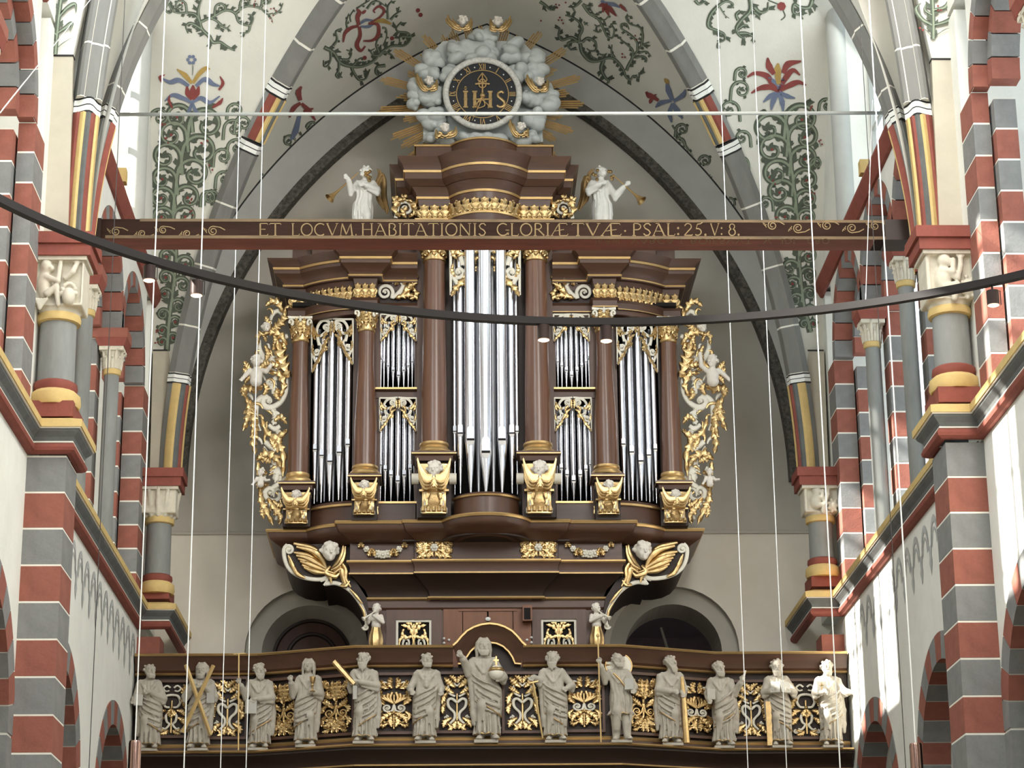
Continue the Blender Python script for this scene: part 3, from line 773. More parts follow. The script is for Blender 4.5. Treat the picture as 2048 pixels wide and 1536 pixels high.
# carved capitals: crouching beasts and leaves
def beast_capital(parent, X, y, z0, z1, r, d, kind, s):
    cx = X(d); H = z1 - z0; g = SDF((cx - r * 2.1, y - r * 2.0, z0 - .04), (cx + r * 2.1, y + r * 1.3, z1 + .03), r * .055 if r > .17 else .0105)
    # bell
    g.ell((cx, y, z0 + H * .1), (r * 1.12, r * 1.12, H * .3), .03)
    g.box((cx, y - r * .1, z0 + H * .56), (r * 1.38, r * 1.12, H * .46), .02, .03)
    if kind != 'leaf': g.box((cx + r * .06, y - r * 1.3, z0 + H * .52), (r * 1.22, r * .28, H * .38), .015, .01, True)
    yf = y - r * 1.02
    P = lambda u, w, dy=0: (cx + u * r * 1.5, yf - dy * r, z0 + w * H)
    if kind == 'ape':
        sg = -s
        g.ell(P(.25 * sg, .80, .12), (r * 0.366, r * 0.366, H * .14), .02).ell(P(.1 * sg, .76, .3), (r * 0.183, r * 0.195, H * .07), .02)
        g.ell(P(.32 * sg, .45, .1), (r * 0.439, r * 0.415, H * .26), .03)
        g.chain([P(.2 * sg, .6, .3), P(-.15 * sg, .45, .4), P(-.3 * sg, .68, .35), P(-.33 * sg, .86, .3)], [r * 0.195, r * 0.159, r * 0.146, r * 0.134], .015)
        g.chain([P(.35 * sg, .6, .3), P(.0 * sg, .56, .45), P(-.05 * sg, .8, .35)], [r * 0.171, r * 0.146, r * 0.134], .015)
        g.chain([P(.3 * sg, .3, .3), P(-.1 * sg, .32, .45), P(.0, .08, .35)], [r * 0.244, r * 0.207, r * 0.171], .015)
        for k in range(5): g.cap(P(-.33 * sg + .05 * (k - 2), .86, .3), P(-.33 * sg + .09 * (k - 2), .97, .3), r * 0.055, k=.005)
        g.ell(P(-.55 * sg, .3, .15), (r * 0.366, r * 0.342, H * .17), .02)
        for k in range(7):
            t = 2 * pi * k / 7; g.ell(P(-.55 * sg + .24 * math.cos(t), .3 + .2 * math.sin(t), .25), r * 0.122, .012)
        g.cap(P(-.8 * sg, .4), P(-.9 * sg, .85), r * 0.195, r * 0.146, .02)
    elif kind == 'monster':
        g.ell(P(-.4, .82, .12), (r * 0.317, r * 0.366, H * .15), .02).ell(P(-.22, .77, .22), (r * 0.171, r * 0.244, H * .06), .015)
        g.ell(P(-.45, .5, .05), (r * 0.366, r * 0.366, H * .28), .03)
        g.chain([P(-.35, .6, .3), P(.05, .52, .4), P(.1, .85, .3)], [r * 0.183, r * 0.134, r * 0.122], .015)
        for k in range(4): g.cap(P(.1, .84, .3), P(.02 + .06 * k, .97, .3), r * 0.055, k=.005)
        g.chain([P(-.3, .3, .3), P(.0, .42, .35), P(.1, .1, .3)], [r * 0.207, r * 0.159, r * 0.122], .015)
        g.ell(P(.45, .25, .3), (r * 0.342, r * 0.342, H * .16), .02)
        for k in range(8):
            t = pi * k / 7; g.ell(P(.45 + .25 * math.cos(t), .3 + .18 * math.sin(t), .35), r * 0.122, .01)
        g.chain([P(.3, .6, .2), P(.55, .7, .3), P(.7, .9, .2), P(.55, .92, .2)], [r * 0.146, r * 0.146, r * 0.122, r * 0.098], .015)
        for k in range(5): g.cap(P(-.55, .03, .3), P(-.7 + .1 * k, .2, .32), r * 0.073, k=.01)
    else:
        for k in range(7):
            t = pi + pi * (k + .0) / 6
            b = lambda q, w: (cx + r * q * math.cos(t), y + r * q * math.sin(t), z0 + H * w)
            g.chain([b(1.1, .05), b(1.25, .4), b(1.4, .7), b(1.5, .85), b(1.35, .95)], [r * .16, r * .2, r * .16, r * .14, r * .12], .012)
    put('capital', g.build('capital', CARVE), parent)
    lo, hi = cx - r * 1.55, cx + r * 1.55
    MB().box(lo, hi, y - r * 1.45, y + r, z1 - .05, z1 + .02).build('capital_slab', CARVE, parent)
    return
for (wall, X, dzr, dzc), s in ((WL, -1), (WR, 1)):
    up = 0.0 if s < 0 else .08
    hc = [c for c in wall.children if c.name.startswith('half_column')]
    beast_capital(hc[0], X, 21.62, e(7.6 + up), e(8.17 + up), .185, .2, 'monster' if s < 0 else 'ape', s)
    beast_capital(hc[1], X, 29.85, e(7.65), e(8.06), .17, .22, 'leaf' if s < 0 else 'ape', s)
# ================================================================== ORNAMENT TOOLS
zp = lambda y, Y: W(970, y, Y)[2]
xp = lambda x, y, Y: W(x, y, Y)[0]
class Orn:
    """carved relief: strokes, spirals and acanthus leaves on a mapped sheet (u, v, height)"""
    def __init__(s, f, unit=1.0): s.f = f; s.u = unit; s.items = []; s.hold = False
    def merged(s, k):
        m = MB()
        for kk, nm, q in s.items:
            if kk == k: m.add(q.v, q.f)
        return m
    g = property(lambda s: s.merged('g')); c = property(lambda s: s.merged('c'))
    def mbk(s, k, nm='scroll'):
        if not s.hold or not s.items: s.items.append((k, ('gilt_' if k == 'g' else 'cream_') + nm, MB()))
        return s.items[-1][2]
    def stroke(s, k, pts, w0, w1=None, lift=0.0, n=5, wm=None, hf=.65):
        P = spline(pts, n); m = len(P); w1 = w0 if w1 is None else w1
        T = np.gradient(P, axis=0); T /= np.linalg.norm(T, axis=1)[:, None] + 1e-9; N = np.stack([-T[:, 1], T[:, 0]], 1)
        rows = []
        for i in range(m):
            t = i / (m - 1); w = w0 + (w1 - w0) * t
            if wm is not None: w = w0 + (wm - w0) * 2 * t if t < .5 else wm + (w1 - wm) * (2 * t - 1)
            rows.append([s.f(*(P[i] + N[i] * w * a), lift + w * b * s.u) for a, b in ((-1, -.5), (-1, .15 * hf), (-.62, .75 * hf), (-.3, hf), (0, .78 * hf), (.3, hf), (.62, .75 * hf), (1, .15 * hf), (1, -.5))])
        s.mbk(k).grid(rows); return s
    def spiral(s, k, c, r, a0, turns, dr, w0, w1, lift=0.0, lead=None):
        n = int(abs(turns) * 9) + 2; pts = list(lead or [])
        for i in range(n + 1):
            t = i / n; a = a0 + dr * 2 * pi * turns * t; q = r * (1 - .8 * t ** .9)
            pts.append((c[0] + q * math.cos(a), c[1] + q * math.sin(a)))
        s.stroke(k, pts, w0, w1, lift, 2); s.hold = True
        s.ball(k, c, w1 * 1.5, lift + w1 * .4 * s.u); s.hold = False; return s
    def ball(s, k, c, r, h=0.0):
        mb = s.mbk(k, 'boss'); rows = []
        for i in range(4):
            ph = pi / 2 * i / 3; rows.append([s.f(c[0] + r * math.cos(ph) * math.cos(2 * pi * j / 8), c[1] + r * math.cos(ph) * math.sin(2 * pi * j / 8), h + r * s.u * math.sin(ph)) for j in range(9)])
        mb.grid(rows); return s
    def leaf(s, k, pts, w, lobes=4, lift=0.0, curl=.6, n=None):
        lobes += 1; P = spline(pts, 10); m = len(P); T = np.gradient(P, axis=0); T /= np.linalg.norm(T, axis=1)[:, None] + 1e-9; N = np.stack([-T[:, 1], T[:, 0]], 1)
        rows = []
        L = np.linalg.norm(np.diff(P, axis=0), axis=1).sum()
        for i in range(m):
            t = i / (m - 1); env = w * (math.sin(pi * min(1, t * .86 + .1)) ** .7); sc_ = abs(math.sin(pi * (lobes * t + .15)))
            we = env * (.52 + .58 * sc_); fwd = T[i] * env * .5 * sc_; h = (.25 + .5 * t * t * curl)
            q = []
            for sg in (-1, 1):
                q.append([s.f(*(P[i] + sg * N[i] * we + fwd), lift + w * s.u * (h - .35 + .3 * sc_)), s.f(*(P[i] + sg * N[i] * we * .55 + fwd * .5), lift + w * s.u * (h + .28 * sc_))])
            rows.append([q[0][0], q[0][1], s.f(*P[i], lift + w * s.u * (h + .02)), q[1][1], q[1][0]])
        mb = s.mbk(k, 'leaf'); mb.grid(rows)
        back = [[r[0], s.f(*P[i], lift - w * s.u * .25), r[4]] for i, r in enumerate(rows)]
        mb.grid([list(reversed(b)) for b in back]); return s
    def parts(s, parent, gname=None, cname=None, mirror=None, node=None):
        ps = parent if isinstance(parent, tuple) else (parent, parent)
        if node:
            ps = tuple(group_node(node, q) for q in (ps if mirror else ps[:1])); ps = ps if len(ps) == 2 else (ps[0], ps[0])
        for k, nm, mb in s.items:
            m = CREAM if k == 'c' else GOLD
            if mirror: both(nm, mb, m, ps, 60, xc=mirror)
            else: mb.build(nm, m, ps[0], 60)
        return ps
def group_node(name, parent):
    o = bpy.data.objects.new(name, None); link(o, parent); o.empty_display_size = .05; return o
pxmap = lambda Y: (lambda u, v, h: W(u, v, Y - h))
# shared small carvings ------------------------------------------------
def head_sdf(g, c, r, yaw=0.0, hair='curl', beard=None, tilt=0.0, seed=0, k=.12):
    """a head of radius r at c, looking to -y turned by yaw (positive = to the viewer's right)"""
    c = np.array(c, float); cy, sy = math.cos(yaw), math.sin(yaw)
    def P(x, y, z):
        z, y = z * math.cos(tilt) - y * math.sin(tilt), y * math.cos(tilt) + z * math.sin(tilt)
        return c + r * np.array([x * cy - y * sy, x * sy + y * cy, z])
    K = k * r
    g.ell(P(0, .08, .12), (r * .80, r * .90, r * .92), K).ell(P(0, -.28, -.42), (r * .58, r * .56, r * .60), K * 1.5)
    g.cap(P(0, -.80, .16), P(0, -1.04, -.14), r * .09, r * .15, K)                     # nose
    g.cap(P(-.44, -.70, .26), P(-.12, -.80, .2), r * .12, k=K).cap(P(.44, -.70, .26), P(.12, -.80, .2), r * .12, k=K)   # brow
    for q in (-1, 1):
        g.ell(P(.30 * q, -.86, .05), r * .16, K, cut=True); g.ell(P(.30 * q, -.74, .05), r * .13, K * .4)              # eyes
        g.ell(P(.42 * q, -.60, -.25), r * .22, K * 1.5); g.ell(P(.82 * q, .05, 0), (r * .1, r * .18, r * .22), K * .5)  # cheek, ear
    g.cap(P(-.17, -.86, -.46), P(.17, -.86, -.46), r * .08, k=K * .6); g.cap(P(-.15, -.80, -.60), P(.15, -.80, -.60), r * .1, k=K * .6)
    g.cap(P(-.2, -.95, -.53), P(.2, -.95, -.53), r * .045, k=K * .3, cut=True); g.ell(P(0, -.72, -.82), r * .2, K)
    rng = random.Random(seed)
    if hair in ('curl', 'short'):
        n = 34 if hair == 'curl' else 20
        for i in range(n):
            a = rng.uniform(0, 2 * pi); z = rng.uniform(-.25, .98); q = math.sqrt(max(1 - z * z, 0)) * .88
            x, y = q * math.cos(a), q * math.sin(a)
            if y < -.25 and z < .62: continue
            g.ell(P(x * 1.04, y * 1.04 + .08, z * .96 + .12), r * rng.uniform(.17, .29), K * .35)
    if hair == 'long':
        for i in range(20):
            a = pi * (i / 19) * 1.3 - .15 * pi; x = math.cos(a) * .86; y = math.sin(a) * .7 + .2
            g.chain([P(x * .5, y * .4 - .1, 1.0), P(x * .95, y, .45), P(x * 1.08, y + .06, -.4), P(x * 1.02 + .08 * math.sin(i * 2), y + .05, -1.25)], [r * .2, r * .22, r * .2, r * .12], K * .7)
    if beard:
        L = beard
        g.ell(P(0, -.55, -.78), (r * .5, r * .38, r * .4), K)
        for i in range(9):
            u = (i - 4) / 4; w_ = .07 * math.sin(i * 2.1)
            g.chain([P(u * .7, -.55 + .34 * u * u, -.38 + .2 * u * u), P(u * .58 + w_, -.95 + .28 * u * u, -.85), P(u * .36 - w_, -.92 + .1 * u * u, -1.1 - L * .35), P(u * .2 + w_, -.86, -1.0 - L * (1 - .45 * abs(u)))], [r * .15, r * .17, r * .14, r * .05], K * .3)
        g.cap(P(-.32, -.84, -.5), P(0, -1.0, -.36), r * .09, k=K * .5).cap(P(.32, -.84, -.5), P(0, -1.0, -.36), r * .09, k=K * .5)
    return P
_g = SDF((-1.35, -1.4, -1.3), (1.35, 1.35, 1.4), .085); head_sdf(_g, (0, 0, 0), 1.0, 0, 'curl', None, 0, 5)
CHERUB = _g.build('cherub_head', FLESH)
def cherub_head(parent, p, r, yaw=0.0, tilt=0.0, name='cherub_head'):
    o = put(name, CHERUB, parent); o.matrix_basis = Matrix.Translation(p) @ Matrix.Rotation(yaw, 4, 'Z') @ Matrix.Rotation(tilt, 4, 'X') @ Matrix.Diagonal((r, r, r, 1)); return o
def bothat(fn, parent, p, *a):                  # a shared carving on both halves
    ps = parent if isinstance(parent, tuple) else (parent, parent)
    return fn(ps[0], p, *a), fn(ps[1], (2 * XO - p[0], p[1], p[2]), *a)
# one upright acanthus leaf for the friezes
_o = Orn(lambda u, v, h: (u, -h, v)); _o.leaf('g', [(0, -.02), (0, .3), (0, .65), (0, 1.02)], .44, 2, 0, 1.6)
for q_ in (-1, 1): _o.leaf('g', [(.08 * q_, 0), (.26 * q_, .25), (.36 * q_, .5), (.30 * q_, .74)], .2, 1, -.03, 1.2)
FLEAF = _o.g.mesh('acanthus_leaf', GOLD, 60)
def frieze(parent, path, z, h, step, out=.0):
    P = np.array(path, float); seg = np.linalg.norm(np.diff(P, axis=0), axis=1); cum = np.r_[0, np.cumsum(seg)]
    n = max(1, int(round(cum[-1] / step)))
    for i in range(n):
        s_ = (i + .5) * cum[-1] / n; k = min(np.searchsorted(cum, s_) - 1, len(seg) - 1); k = max(k, 0)
        t = (s_ - cum[k]) / seg[k]; p = P[k] * (1 - t) + P[k + 1] * t; d = (P[k + 1] - P[k]) / seg[k]
        o = put('acanthus_leaf', FLEAF, parent); w = cum[-1] / n
        o.matrix_basis = Matrix.Translation((p[0] + d[1] * out, p[1] - d[0] * out, z)) @ Matrix.Rotation(math.atan2(d[1], d[0]), 4, 'Z') @ Matrix.Diagonal((w * 1.22, h * .7, h * 1.04, 1))
def sym(pts): return pts + [(2 * XO - x, y) for x, y in reversed(pts)]

# ================================================================== THE ORGAN
ORG = empty('organ', (XO, 30.6, e(4.3)), 'baroque pipe organ with dark oak case, tin pipes and gilded carving above the gallery', 'organ')
def cornice(path, parts, parent=ORG):
    for nm, m, prof in parts: MB().sweep(path, prof).build(nm, m, parent, 35)
X_ = lambda x, y, Y: xp(x, y, Y)
# ---- lower cornice on which the columns stand
xa, xb, xc_, xd, xe = X_(533, 1055, 29.95), X_(612, 1053, 29.95), X_(670, 1046, 29.62), X_(804, 1039, 29.5), X_(884, 1037, 29.45)
PB = [(xa, 31.45), (xa, 29.95), (xb, 29.95)] + arcpts((xb, 29.95), (xc_, 29.66), .05, 6)[1:] + [(xc_ + .012, 29.5), (xd, 29.5), (xd + .01, 29.46), (xe, 29.46)]
PB = PB + arcpts((xe, 29.46), (2 * XO - xe, 29.46), .40, 16)[1:-1] + [(2 * XO - x, y) for x, y in reversed(PB)]
ZB = zp(1040, 29.5)
cornice(PB, [('gilt_edge', GOLDL, [(-.02, ZB - .045), (.0, ZB - .045), (.012, ZB - .02), (0, ZB), (-.02, ZB)]),
             ('case_cornice', WOODH, [(-.3, ZB + .004), (-.02, ZB + .004), (-.02, ZB - .05), (-.035, ZB - .1), (-.05, ZB - .13), (-.10, ZB - .16), (-.17, ZB - .20), (-.21, ZB - .235), (-.25, ZB - .24), (-.3, ZB - .25)])])
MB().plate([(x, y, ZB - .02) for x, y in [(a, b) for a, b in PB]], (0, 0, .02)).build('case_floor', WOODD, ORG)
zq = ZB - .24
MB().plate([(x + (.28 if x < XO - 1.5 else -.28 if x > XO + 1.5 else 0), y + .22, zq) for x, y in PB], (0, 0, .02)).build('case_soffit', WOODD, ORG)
# ---- belly panel and tapering underside
b0, b1 = X_(700, 1100, 29.8), X_(828, 1100, 29.8)
PQ = [(b0, 31.45), (b0, 29.8), (b1, 29.8), (b1 + .01, 29.74)]; PQ = sym(PQ)
z1, z2, z3, z4 = zp(1072, 29.8), zp(1121, 29.8), zp(1148, 29.8), zp(1196, 30.05)
cornice(PQ, [('belly_panel', WOODH, [(0, ZB - .2), (0, z2), (-.1, z2), (-.1, ZB - .2)]),
             ('gilt_edge', GOLDL, [(0, z2), (.04, z2), (.045, z2 - .02), (.035, z2 - .035), (0, z2 - .035)]),
             ('belly_moulding', WOODH, [(-.1, z2 - .035), (.03, z2 - .035), (.0, z2 - .09), (.0, z3 + .02), (-.1, z3 + .02)]),
             ('gilt_line', GOLDD, [(0, z3 + .02), (.012, z3 + .02), (.012, z3), (0, z3)]),
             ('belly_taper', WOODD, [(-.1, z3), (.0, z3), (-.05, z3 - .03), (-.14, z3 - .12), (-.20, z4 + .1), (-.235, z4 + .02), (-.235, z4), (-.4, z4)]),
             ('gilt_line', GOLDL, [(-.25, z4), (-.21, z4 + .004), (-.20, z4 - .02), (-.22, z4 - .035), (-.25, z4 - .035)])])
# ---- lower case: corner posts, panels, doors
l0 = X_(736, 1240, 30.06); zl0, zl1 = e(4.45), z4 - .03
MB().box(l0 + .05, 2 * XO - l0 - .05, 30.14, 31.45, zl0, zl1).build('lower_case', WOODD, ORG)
MB().sweep(sym([(l0, 31.45), (l0, 30.06)]), [(0, zl1), (0.02, zl1), (0.02, zl1 - .1), (0, zl1 - .13), (-.05, zl1 - .13), (-.05, zl1)]).build('lower_rail', WOODH, ORG)
for a, b in ((736, 775), (875, 893)):
    both('lower_post', MB().box(X_(a, 1240, 30.08), X_(b, 1240, 30.08), 30.07, 30.2, zl0, zl1 - .1), WOOD, ORG)
gx0, gx1, gz0, gz1 = X_(792, 1266, 30.1), X_(863, 1266, 30.1), zp(1300, 30.1), zp(1240, 30.1)
for q, t in ((.13, .05), (.06, .02)):
    m = MB()
    for (a, b, c, d) in ((gx0 - q, gx0, gz0, gz1 + q), (gx1, gx1 + q, gz0, gz1 + q), (gx0, gx1, gz1, gz1 + q)): m.box(a, b, 30.1 - t, 30.16, c, d)
    both('panel_frame', m, WOOD, ORG)
m = MB(); q = .03
for (a, b, c, d) in ((gx0, gx0 + q, gz0, gz1), (gx1 - q, gx1, gz0, gz1), (gx0 + q, gx1 - q, gz1 - q, gz1)): m.box(a, b, 30.07, 30.12, c, d)
gr = both('grille_frame', m, CREAM, ORG)
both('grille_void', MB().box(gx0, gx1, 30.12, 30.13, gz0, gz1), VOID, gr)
gc, gw, gh = (gx0 + gx1) / 2, (gx1 - gx0) / 2 - q, gz1 - gz0 - q
o = Orn(lambda u, v, h: (gc + u * gw, 30.1 - h, gz0 + v * gh), .2)
for s in (-1, 1):
    o.spiral('c', (.45 * s, .22), .32, -pi / 2, 1.2, s, .08, .05, 0, [(0, .3), (.08 * s, .05), (.25 * s, -.1)])
    o.leaf('g', [(0, .15), (.06 * s, .5), (.3 * s, .8), (.8 * s, .9)], .11, 4, .01); o.leaf('g', [(.1 * s, .5), (.5 * s, .45), (.75 * s, .62), (.6 * s, .75)], .09, 3, .01)
    o.leaf('g', [(.5 * s, .5), (.85 * s, .4), (.95 * s, .1)], .09, 3, .01); o.stroke('g', [(0, .1), (.03 * s, .5), (.02 * s, .95)], .05, .04)
    o.leaf('g', [(.05 * s, .75), (.2 * s, .95), (.5 * s, .97)], .08, 2, .01)
o.ball('c', (0, .2), .09)
o.parts(gr, mirror=XO)
d0, d1 = X_(887, 1240, 30.1), X_(1064, 1240, 30.1)
for a, b in ((d0, d0 + .25), (d0 + .26, (d0 + d1) / 2 - .01), ((d0 + d1) / 2 + .01, d1 - .26), (d1 - .25, d1)):
    d = MB().box(a, b, 30.05, 30.12, zl0, zl1 - .12).build('case_door', WOODL, ORG)
    if b - a > .26: MB().box(a + .08, b - .08, 30.035, 30.06, zl0 + .1, zl1 - .36).build('door_panel', WOODL, d)
MB().box(d0 + .2, d1 - .2, 30.035, 30.06, zl1 - .15, zl1 - .12).build('door_head', WOODL, ORG)
m = MB().box(X_(1045, 1225, 29.95), X_(1064, 1225, 29.95), 29.9, 30.06, zp(1243, 29.95), zp(1212, 29.95)).build('speaker_box', WOODL, ORG, label='small upright loudspeaker box')
MB().box(X_(1048, 1225, 29.9), X_(1061, 1225, 29.9), 29.893, 29.91, zp(1239, 29.9), zp(1216, 29.9)).build('speaker_cloth', VOID, m)
for x, y, r in ((976, 1238, .028), (888, 1277, .017), (898, 1280, .017), (888, 1286, .017), (1054, 1280, .017), (1063, 1275, .017), (1063, 1285, .017)):
    p = W(x, y, 30.03); MB().lathe((p[0], 0, 0), [(r, 0)], 1).v.clear()
    mb = MB(); rows = [[(p[0] + r * k * math.cos(t) * (1.3 if y == 1238 else 1), p[1] - .02 * (1 - k * k), p[2] + r * k * math.sin(t)) for t in np.linspace(0, 2 * pi, 11)] for k in (1.0, .7, 0.05)]
    mb.grid(rows).build('white_knob', WHITEP, ORG, 60)
# ---- case backs and stiles behind the pipes
ztop_s, ztop_c = zp(600, 29.7), zp(440, 29.6)
sx0, sx1 = X_(583, 800, 30.0), X_(835, 800, 29.7)
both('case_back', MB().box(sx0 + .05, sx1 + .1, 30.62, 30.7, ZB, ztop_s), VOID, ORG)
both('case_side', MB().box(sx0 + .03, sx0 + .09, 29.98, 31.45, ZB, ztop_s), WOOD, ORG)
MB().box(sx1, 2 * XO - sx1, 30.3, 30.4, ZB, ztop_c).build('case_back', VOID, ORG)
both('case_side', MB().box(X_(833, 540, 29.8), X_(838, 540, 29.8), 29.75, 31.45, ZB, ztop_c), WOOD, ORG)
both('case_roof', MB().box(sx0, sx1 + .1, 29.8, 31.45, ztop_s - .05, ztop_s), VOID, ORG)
for a, b, Y, yt in ((834, 848, 29.68, 470), (890, 908, 29.66, 470), (706, 722, 29.74, 615), (741, 761, 29.74, 606), (581, 590, 30.03, 630), (608, 622, 30.03, 630)):
    both('case_stile', MB().box(X_(a, 760, Y), X_(b, 760, Y), Y, Y + .25, ZB, zp(yt, Y)), WOOD if a not in (608, 890) else WOODD, ORG)
both('case_stile', MB().box(X_(829, 760, 29.78), X_(836, 760, 29.78), 29.76, 30, ZB, zp(600, 29.78)), WOOD, ORG)
# ---- side entablature
f0, f1, f2, f3, f4 = X_(579, 605, 29.93), X_(612, 605, 29.93), X_(708, 598, 29.62), X_(752, 590, 29.5), X_(835, 590, 29.72)
PS = [(f0, 31.45), (f0, 29.93), (f1, 29.93)] + arcpts((f1, 29.93), (f2, 29.60), .06, 8)[1:] + [(f2 + .01, 29.5), (f3, 29.5), (f3 + .005, 29.72), (f4, 29.72)]
Z = {y: zp(y, 29.55) for y in (512, 522, 527, 531, 538, 545, 551, 556, 560, 572, 600, 604, 612, 617, 626)}
SIDE_ENT = [('architrave', WOODH, [(-.15, Z[626]), (0, Z[626]), (.0, Z[617]), (.02, Z[615 if 615 in Z else 617]), (.02, Z[604]), (.05, Z[600]), (-.15, Z[600])]),
            ('gilt_line', GOLDD, [(.0, Z[617]), (.028, Z[617]), (.028, Z[617] + .014), (0, Z[617] + .014)]),
            ('frieze_band', WOODD, [(-.15, Z[600]), (.0, Z[600]), (.0, Z[572]), (-.15, Z[572])]),
            ('bed_moulding', WOODH, [(-.15, Z[572]), (.0, Z[572]), (.02, Z[560]), (.08, Z[560]), (.08, Z[556] + .01), (-.15, Z[556])]),
            ('gilt_edge', GOLDL, [(.0, Z[560] + .012), (.088, Z[560] + .012), (.095, Z[556]), (.07, Z[556] + .02), (0, Z[556] + .02)]),
            ('cornice_cove', WOODH, [(-.15, Z[556]), (.075, Z[556]), (.085, Z[551]), (.13, Z[545]), (.2, Z[538]), (.2, Z[531]), (-.15, Z[531])]),
            ('gilt_edge', GOLDL, [(.1, Z[531]), (.215, Z[531]), (.225, Z[527]), (.2, Z[527] + .012), (.1, Z[527] + .012)]),
            ('case_cornice', WOODH, [(-.15, Z[527]), (.205, Z[527]), (.23, Z[522]), (.29, Z[512] - .02), (.3, Z[512]), (-.15, Z[512])])]
for nm, m, prof in SIDE_ENT:
    both(nm, MB().sweep(PS, prof), m, ORG, 35)
lp, rp = PS[2:-3], PS[-3:-2]
frl = arcpts((f1, 29.93), (f2, 29.60), .06, 8)
for pth in ([(f0, 29.93), (f1, 29.93)], frl, [(f2 + .01, 29.5), (f3, 29.5)]):
    frieze(ORG, pth, Z[600] + .005, Z[572] - Z[600] - .01, .098); frieze(ORG, [(2 * XO - x, y) for x, y in reversed(pth)], Z[600] + .005, Z[572] - Z[600] - .01, .098)
both('case_attic', MB().sweep([(X_(585, 510, 30.1), 31.45), (X_(585, 510, 30.1), 30.1), (X_(622, 510, 30.1), 30.1), (X_(624, 510, 30), 29.98), (X_(758, 510, 29.98), 29.98), (X_(760, 510, 30.1), 30.1), (X_(836, 510, 30.1), 30.1)], [(0, Z[512] - .02), (0, zp(487, 30.0)), (-.06, zp(487, 30)), (-.06, Z[512] - .02)]), WOOD, ORG)
both('attic_top', MB().box(X_(585, 510, 30.05), X_(836, 510, 30.05), 30.0, 31.45, zp(491, 30), zp(486, 30.0)), WOODH, ORG)
# scroll carving between the side frieze and the central tower
o = Orn(pxmap(29.68), PXM(29.7))
o.spiral('c', (770, 585), 17, pi * .2, 1.6, -1, 4.2, 2.0, 0, [(812, 560), (802, 580), (790, 592)])
o.stroke('c', [(800, 588), (806, 572), (796, 562), (784, 566)], 3, 2); o.stroke('c', [(812, 560), (826, 548), (828, 540)], 4, 2)
for a in ([(792, 596), (812, 590), (828, 592)], [(806, 590), (818, 574), (832, 566)], [(808, 570), (812, 556), (826, 548)], [(820, 580), (830, 560), (828, 538)], [(815, 566), (804, 552), (812, 545)], [(826, 575), (833, 590), (820, 598)], [(790, 570), (800, 556), (812, 558)]): o.leaf('g', a, 7.5, 3, .01)
o.parts(ORG, mirror=XO, node='scroll_carving')
# ---- central entablature and attic
c0, c1, c2 = X_(822, 420, 29.9), X_(838, 420, 29.6), X_(901, 415, 29.6)
PC = [(c0, 31.45), (c0, 29.9), (c1, 29.9), (c1 + .003, 29.6), (c2, 29.6)]
PC = PC + arcpts((c2, 29.6), (2 * XO - c2, 29.6), .30, 16)[1:-1] + [(2 * XO - x, y) for x, y in reversed(PC)]
C = {y: zp(y, 29.55) for y in (326, 340, 350, 354, 358, 366, 376, 386, 393, 397, 402, 410, 437, 441, 455, 470)}
cornice(PC, [('architrave', WOODH, [(-.2, C[470]), (0, C[470]), (.0, C[455]), (.02, C[455]), (.05, C[437]), (-.2, C[437])]),
             ('gilt_line', GOLDL, [(0, C[441]), (.06, C[441]), (.06, C[437]), (0, C[437])]),
             ('frieze_band', WOODD, [(-.2, C[437]), (0, C[437]), (0, C[410]), (-.2, C[410])]),
             ('bed_moulding', WOODH, [(-.2, C[410]), (0, C[410]), (.015, C[397]), (-.2, C[397])]),
             ('gilt_edge', GOLDL, [(0, C[397]), (.035, C[397]), (.045, C[393]), (0, C[393])]),
             ('cornice_cove', WOODH, [(-.2, C[393]), (.03, C[393]), (.05, C[386]), (.1, C[376]), (.12, C[374 if 374 in C else 376]), (.2, C[366]), (.2, C[354]), (-.2, C[354])]),
             ('gilt_edge', GOLDL, [(.1, C[354]), (.215, C[354]), (.225, C[350]), (.1, C[350])]),
             ('case_cornice', WOODH, [(-.2, C[350]), (.205, C[350]), (.23, C[340]), (.29, C[326] - .02), (.3, C[326]), (-.2, C[326])])])
hF = C[410] - C[437] - .01
frieze(ORG, [(c1, 29.6), (c2, 29.6)], C[437] + .004, hF, .125); frieze(ORG, [(2 * XO - c2, 29.6), (2 * XO - c1, 29.6)], C[437] + .004, hF, .125)
frieze(ORG, arcpts((c2, 29.6), (2 * XO - c2, 29.6), .30, 16), C[437] + .004, hF, .125)
o = Orn(pxmap(29.8), PXM(29.8))
o.spiral('c', (811, 417), 16, pi * 1.1, 1.3, 1, 4, 2, 0, [(792, 436)])
for a in ([(800, 434), (790, 420), (796, 402), (812, 398)], [(818, 434), (830, 424), (826, 405), (812, 400)], [(800, 412), (790, 400), (796, 392)], [(806, 404), (806, 396), (814, 390)], [(822, 410), (833, 420), (836, 434)], [(812, 436), (806, 424), (814, 414)]): o.leaf('g', a, 7, 3, .02)
o.parts(ORG, mirror=XO, node='scroll_carving')
a0_, a1_ = X_(832, 320, 29.68), X_(903, 310, 29.68)
PA = [(a0_, 30.4), (a0_, 29.68), (a1_, 29.68)]; PA = PA + arcpts((a1_, 29.68), (2 * XO - a1_, 29.68), .28, 14)[1:-1] + [(2 * XO - x, y) for x, y in reversed(PA)]
ZA = zp(290, 29.68)
cornice(PA, [('case_attic', WOOD, [(-.2, C[326]), (0, C[326]), (0, ZA - .03), (-.2, ZA - .03)]), ('gilt_edge', GOLDL, [(-.1, ZA - .03), (.02, ZA - .03), (.03, ZA - .01), (.02, ZA), (-.1, ZA)])])
MB().plate([(x, y, ZA - .01) for x, y in PA], (0, 0, .006)).build('attic_top', WOODD, ORG)
MB().box(a0_, 2 * XO - a0_, 30.3, 31.45, C[326] - .3, C[326]).build('case_roof', WOODD, ORG)
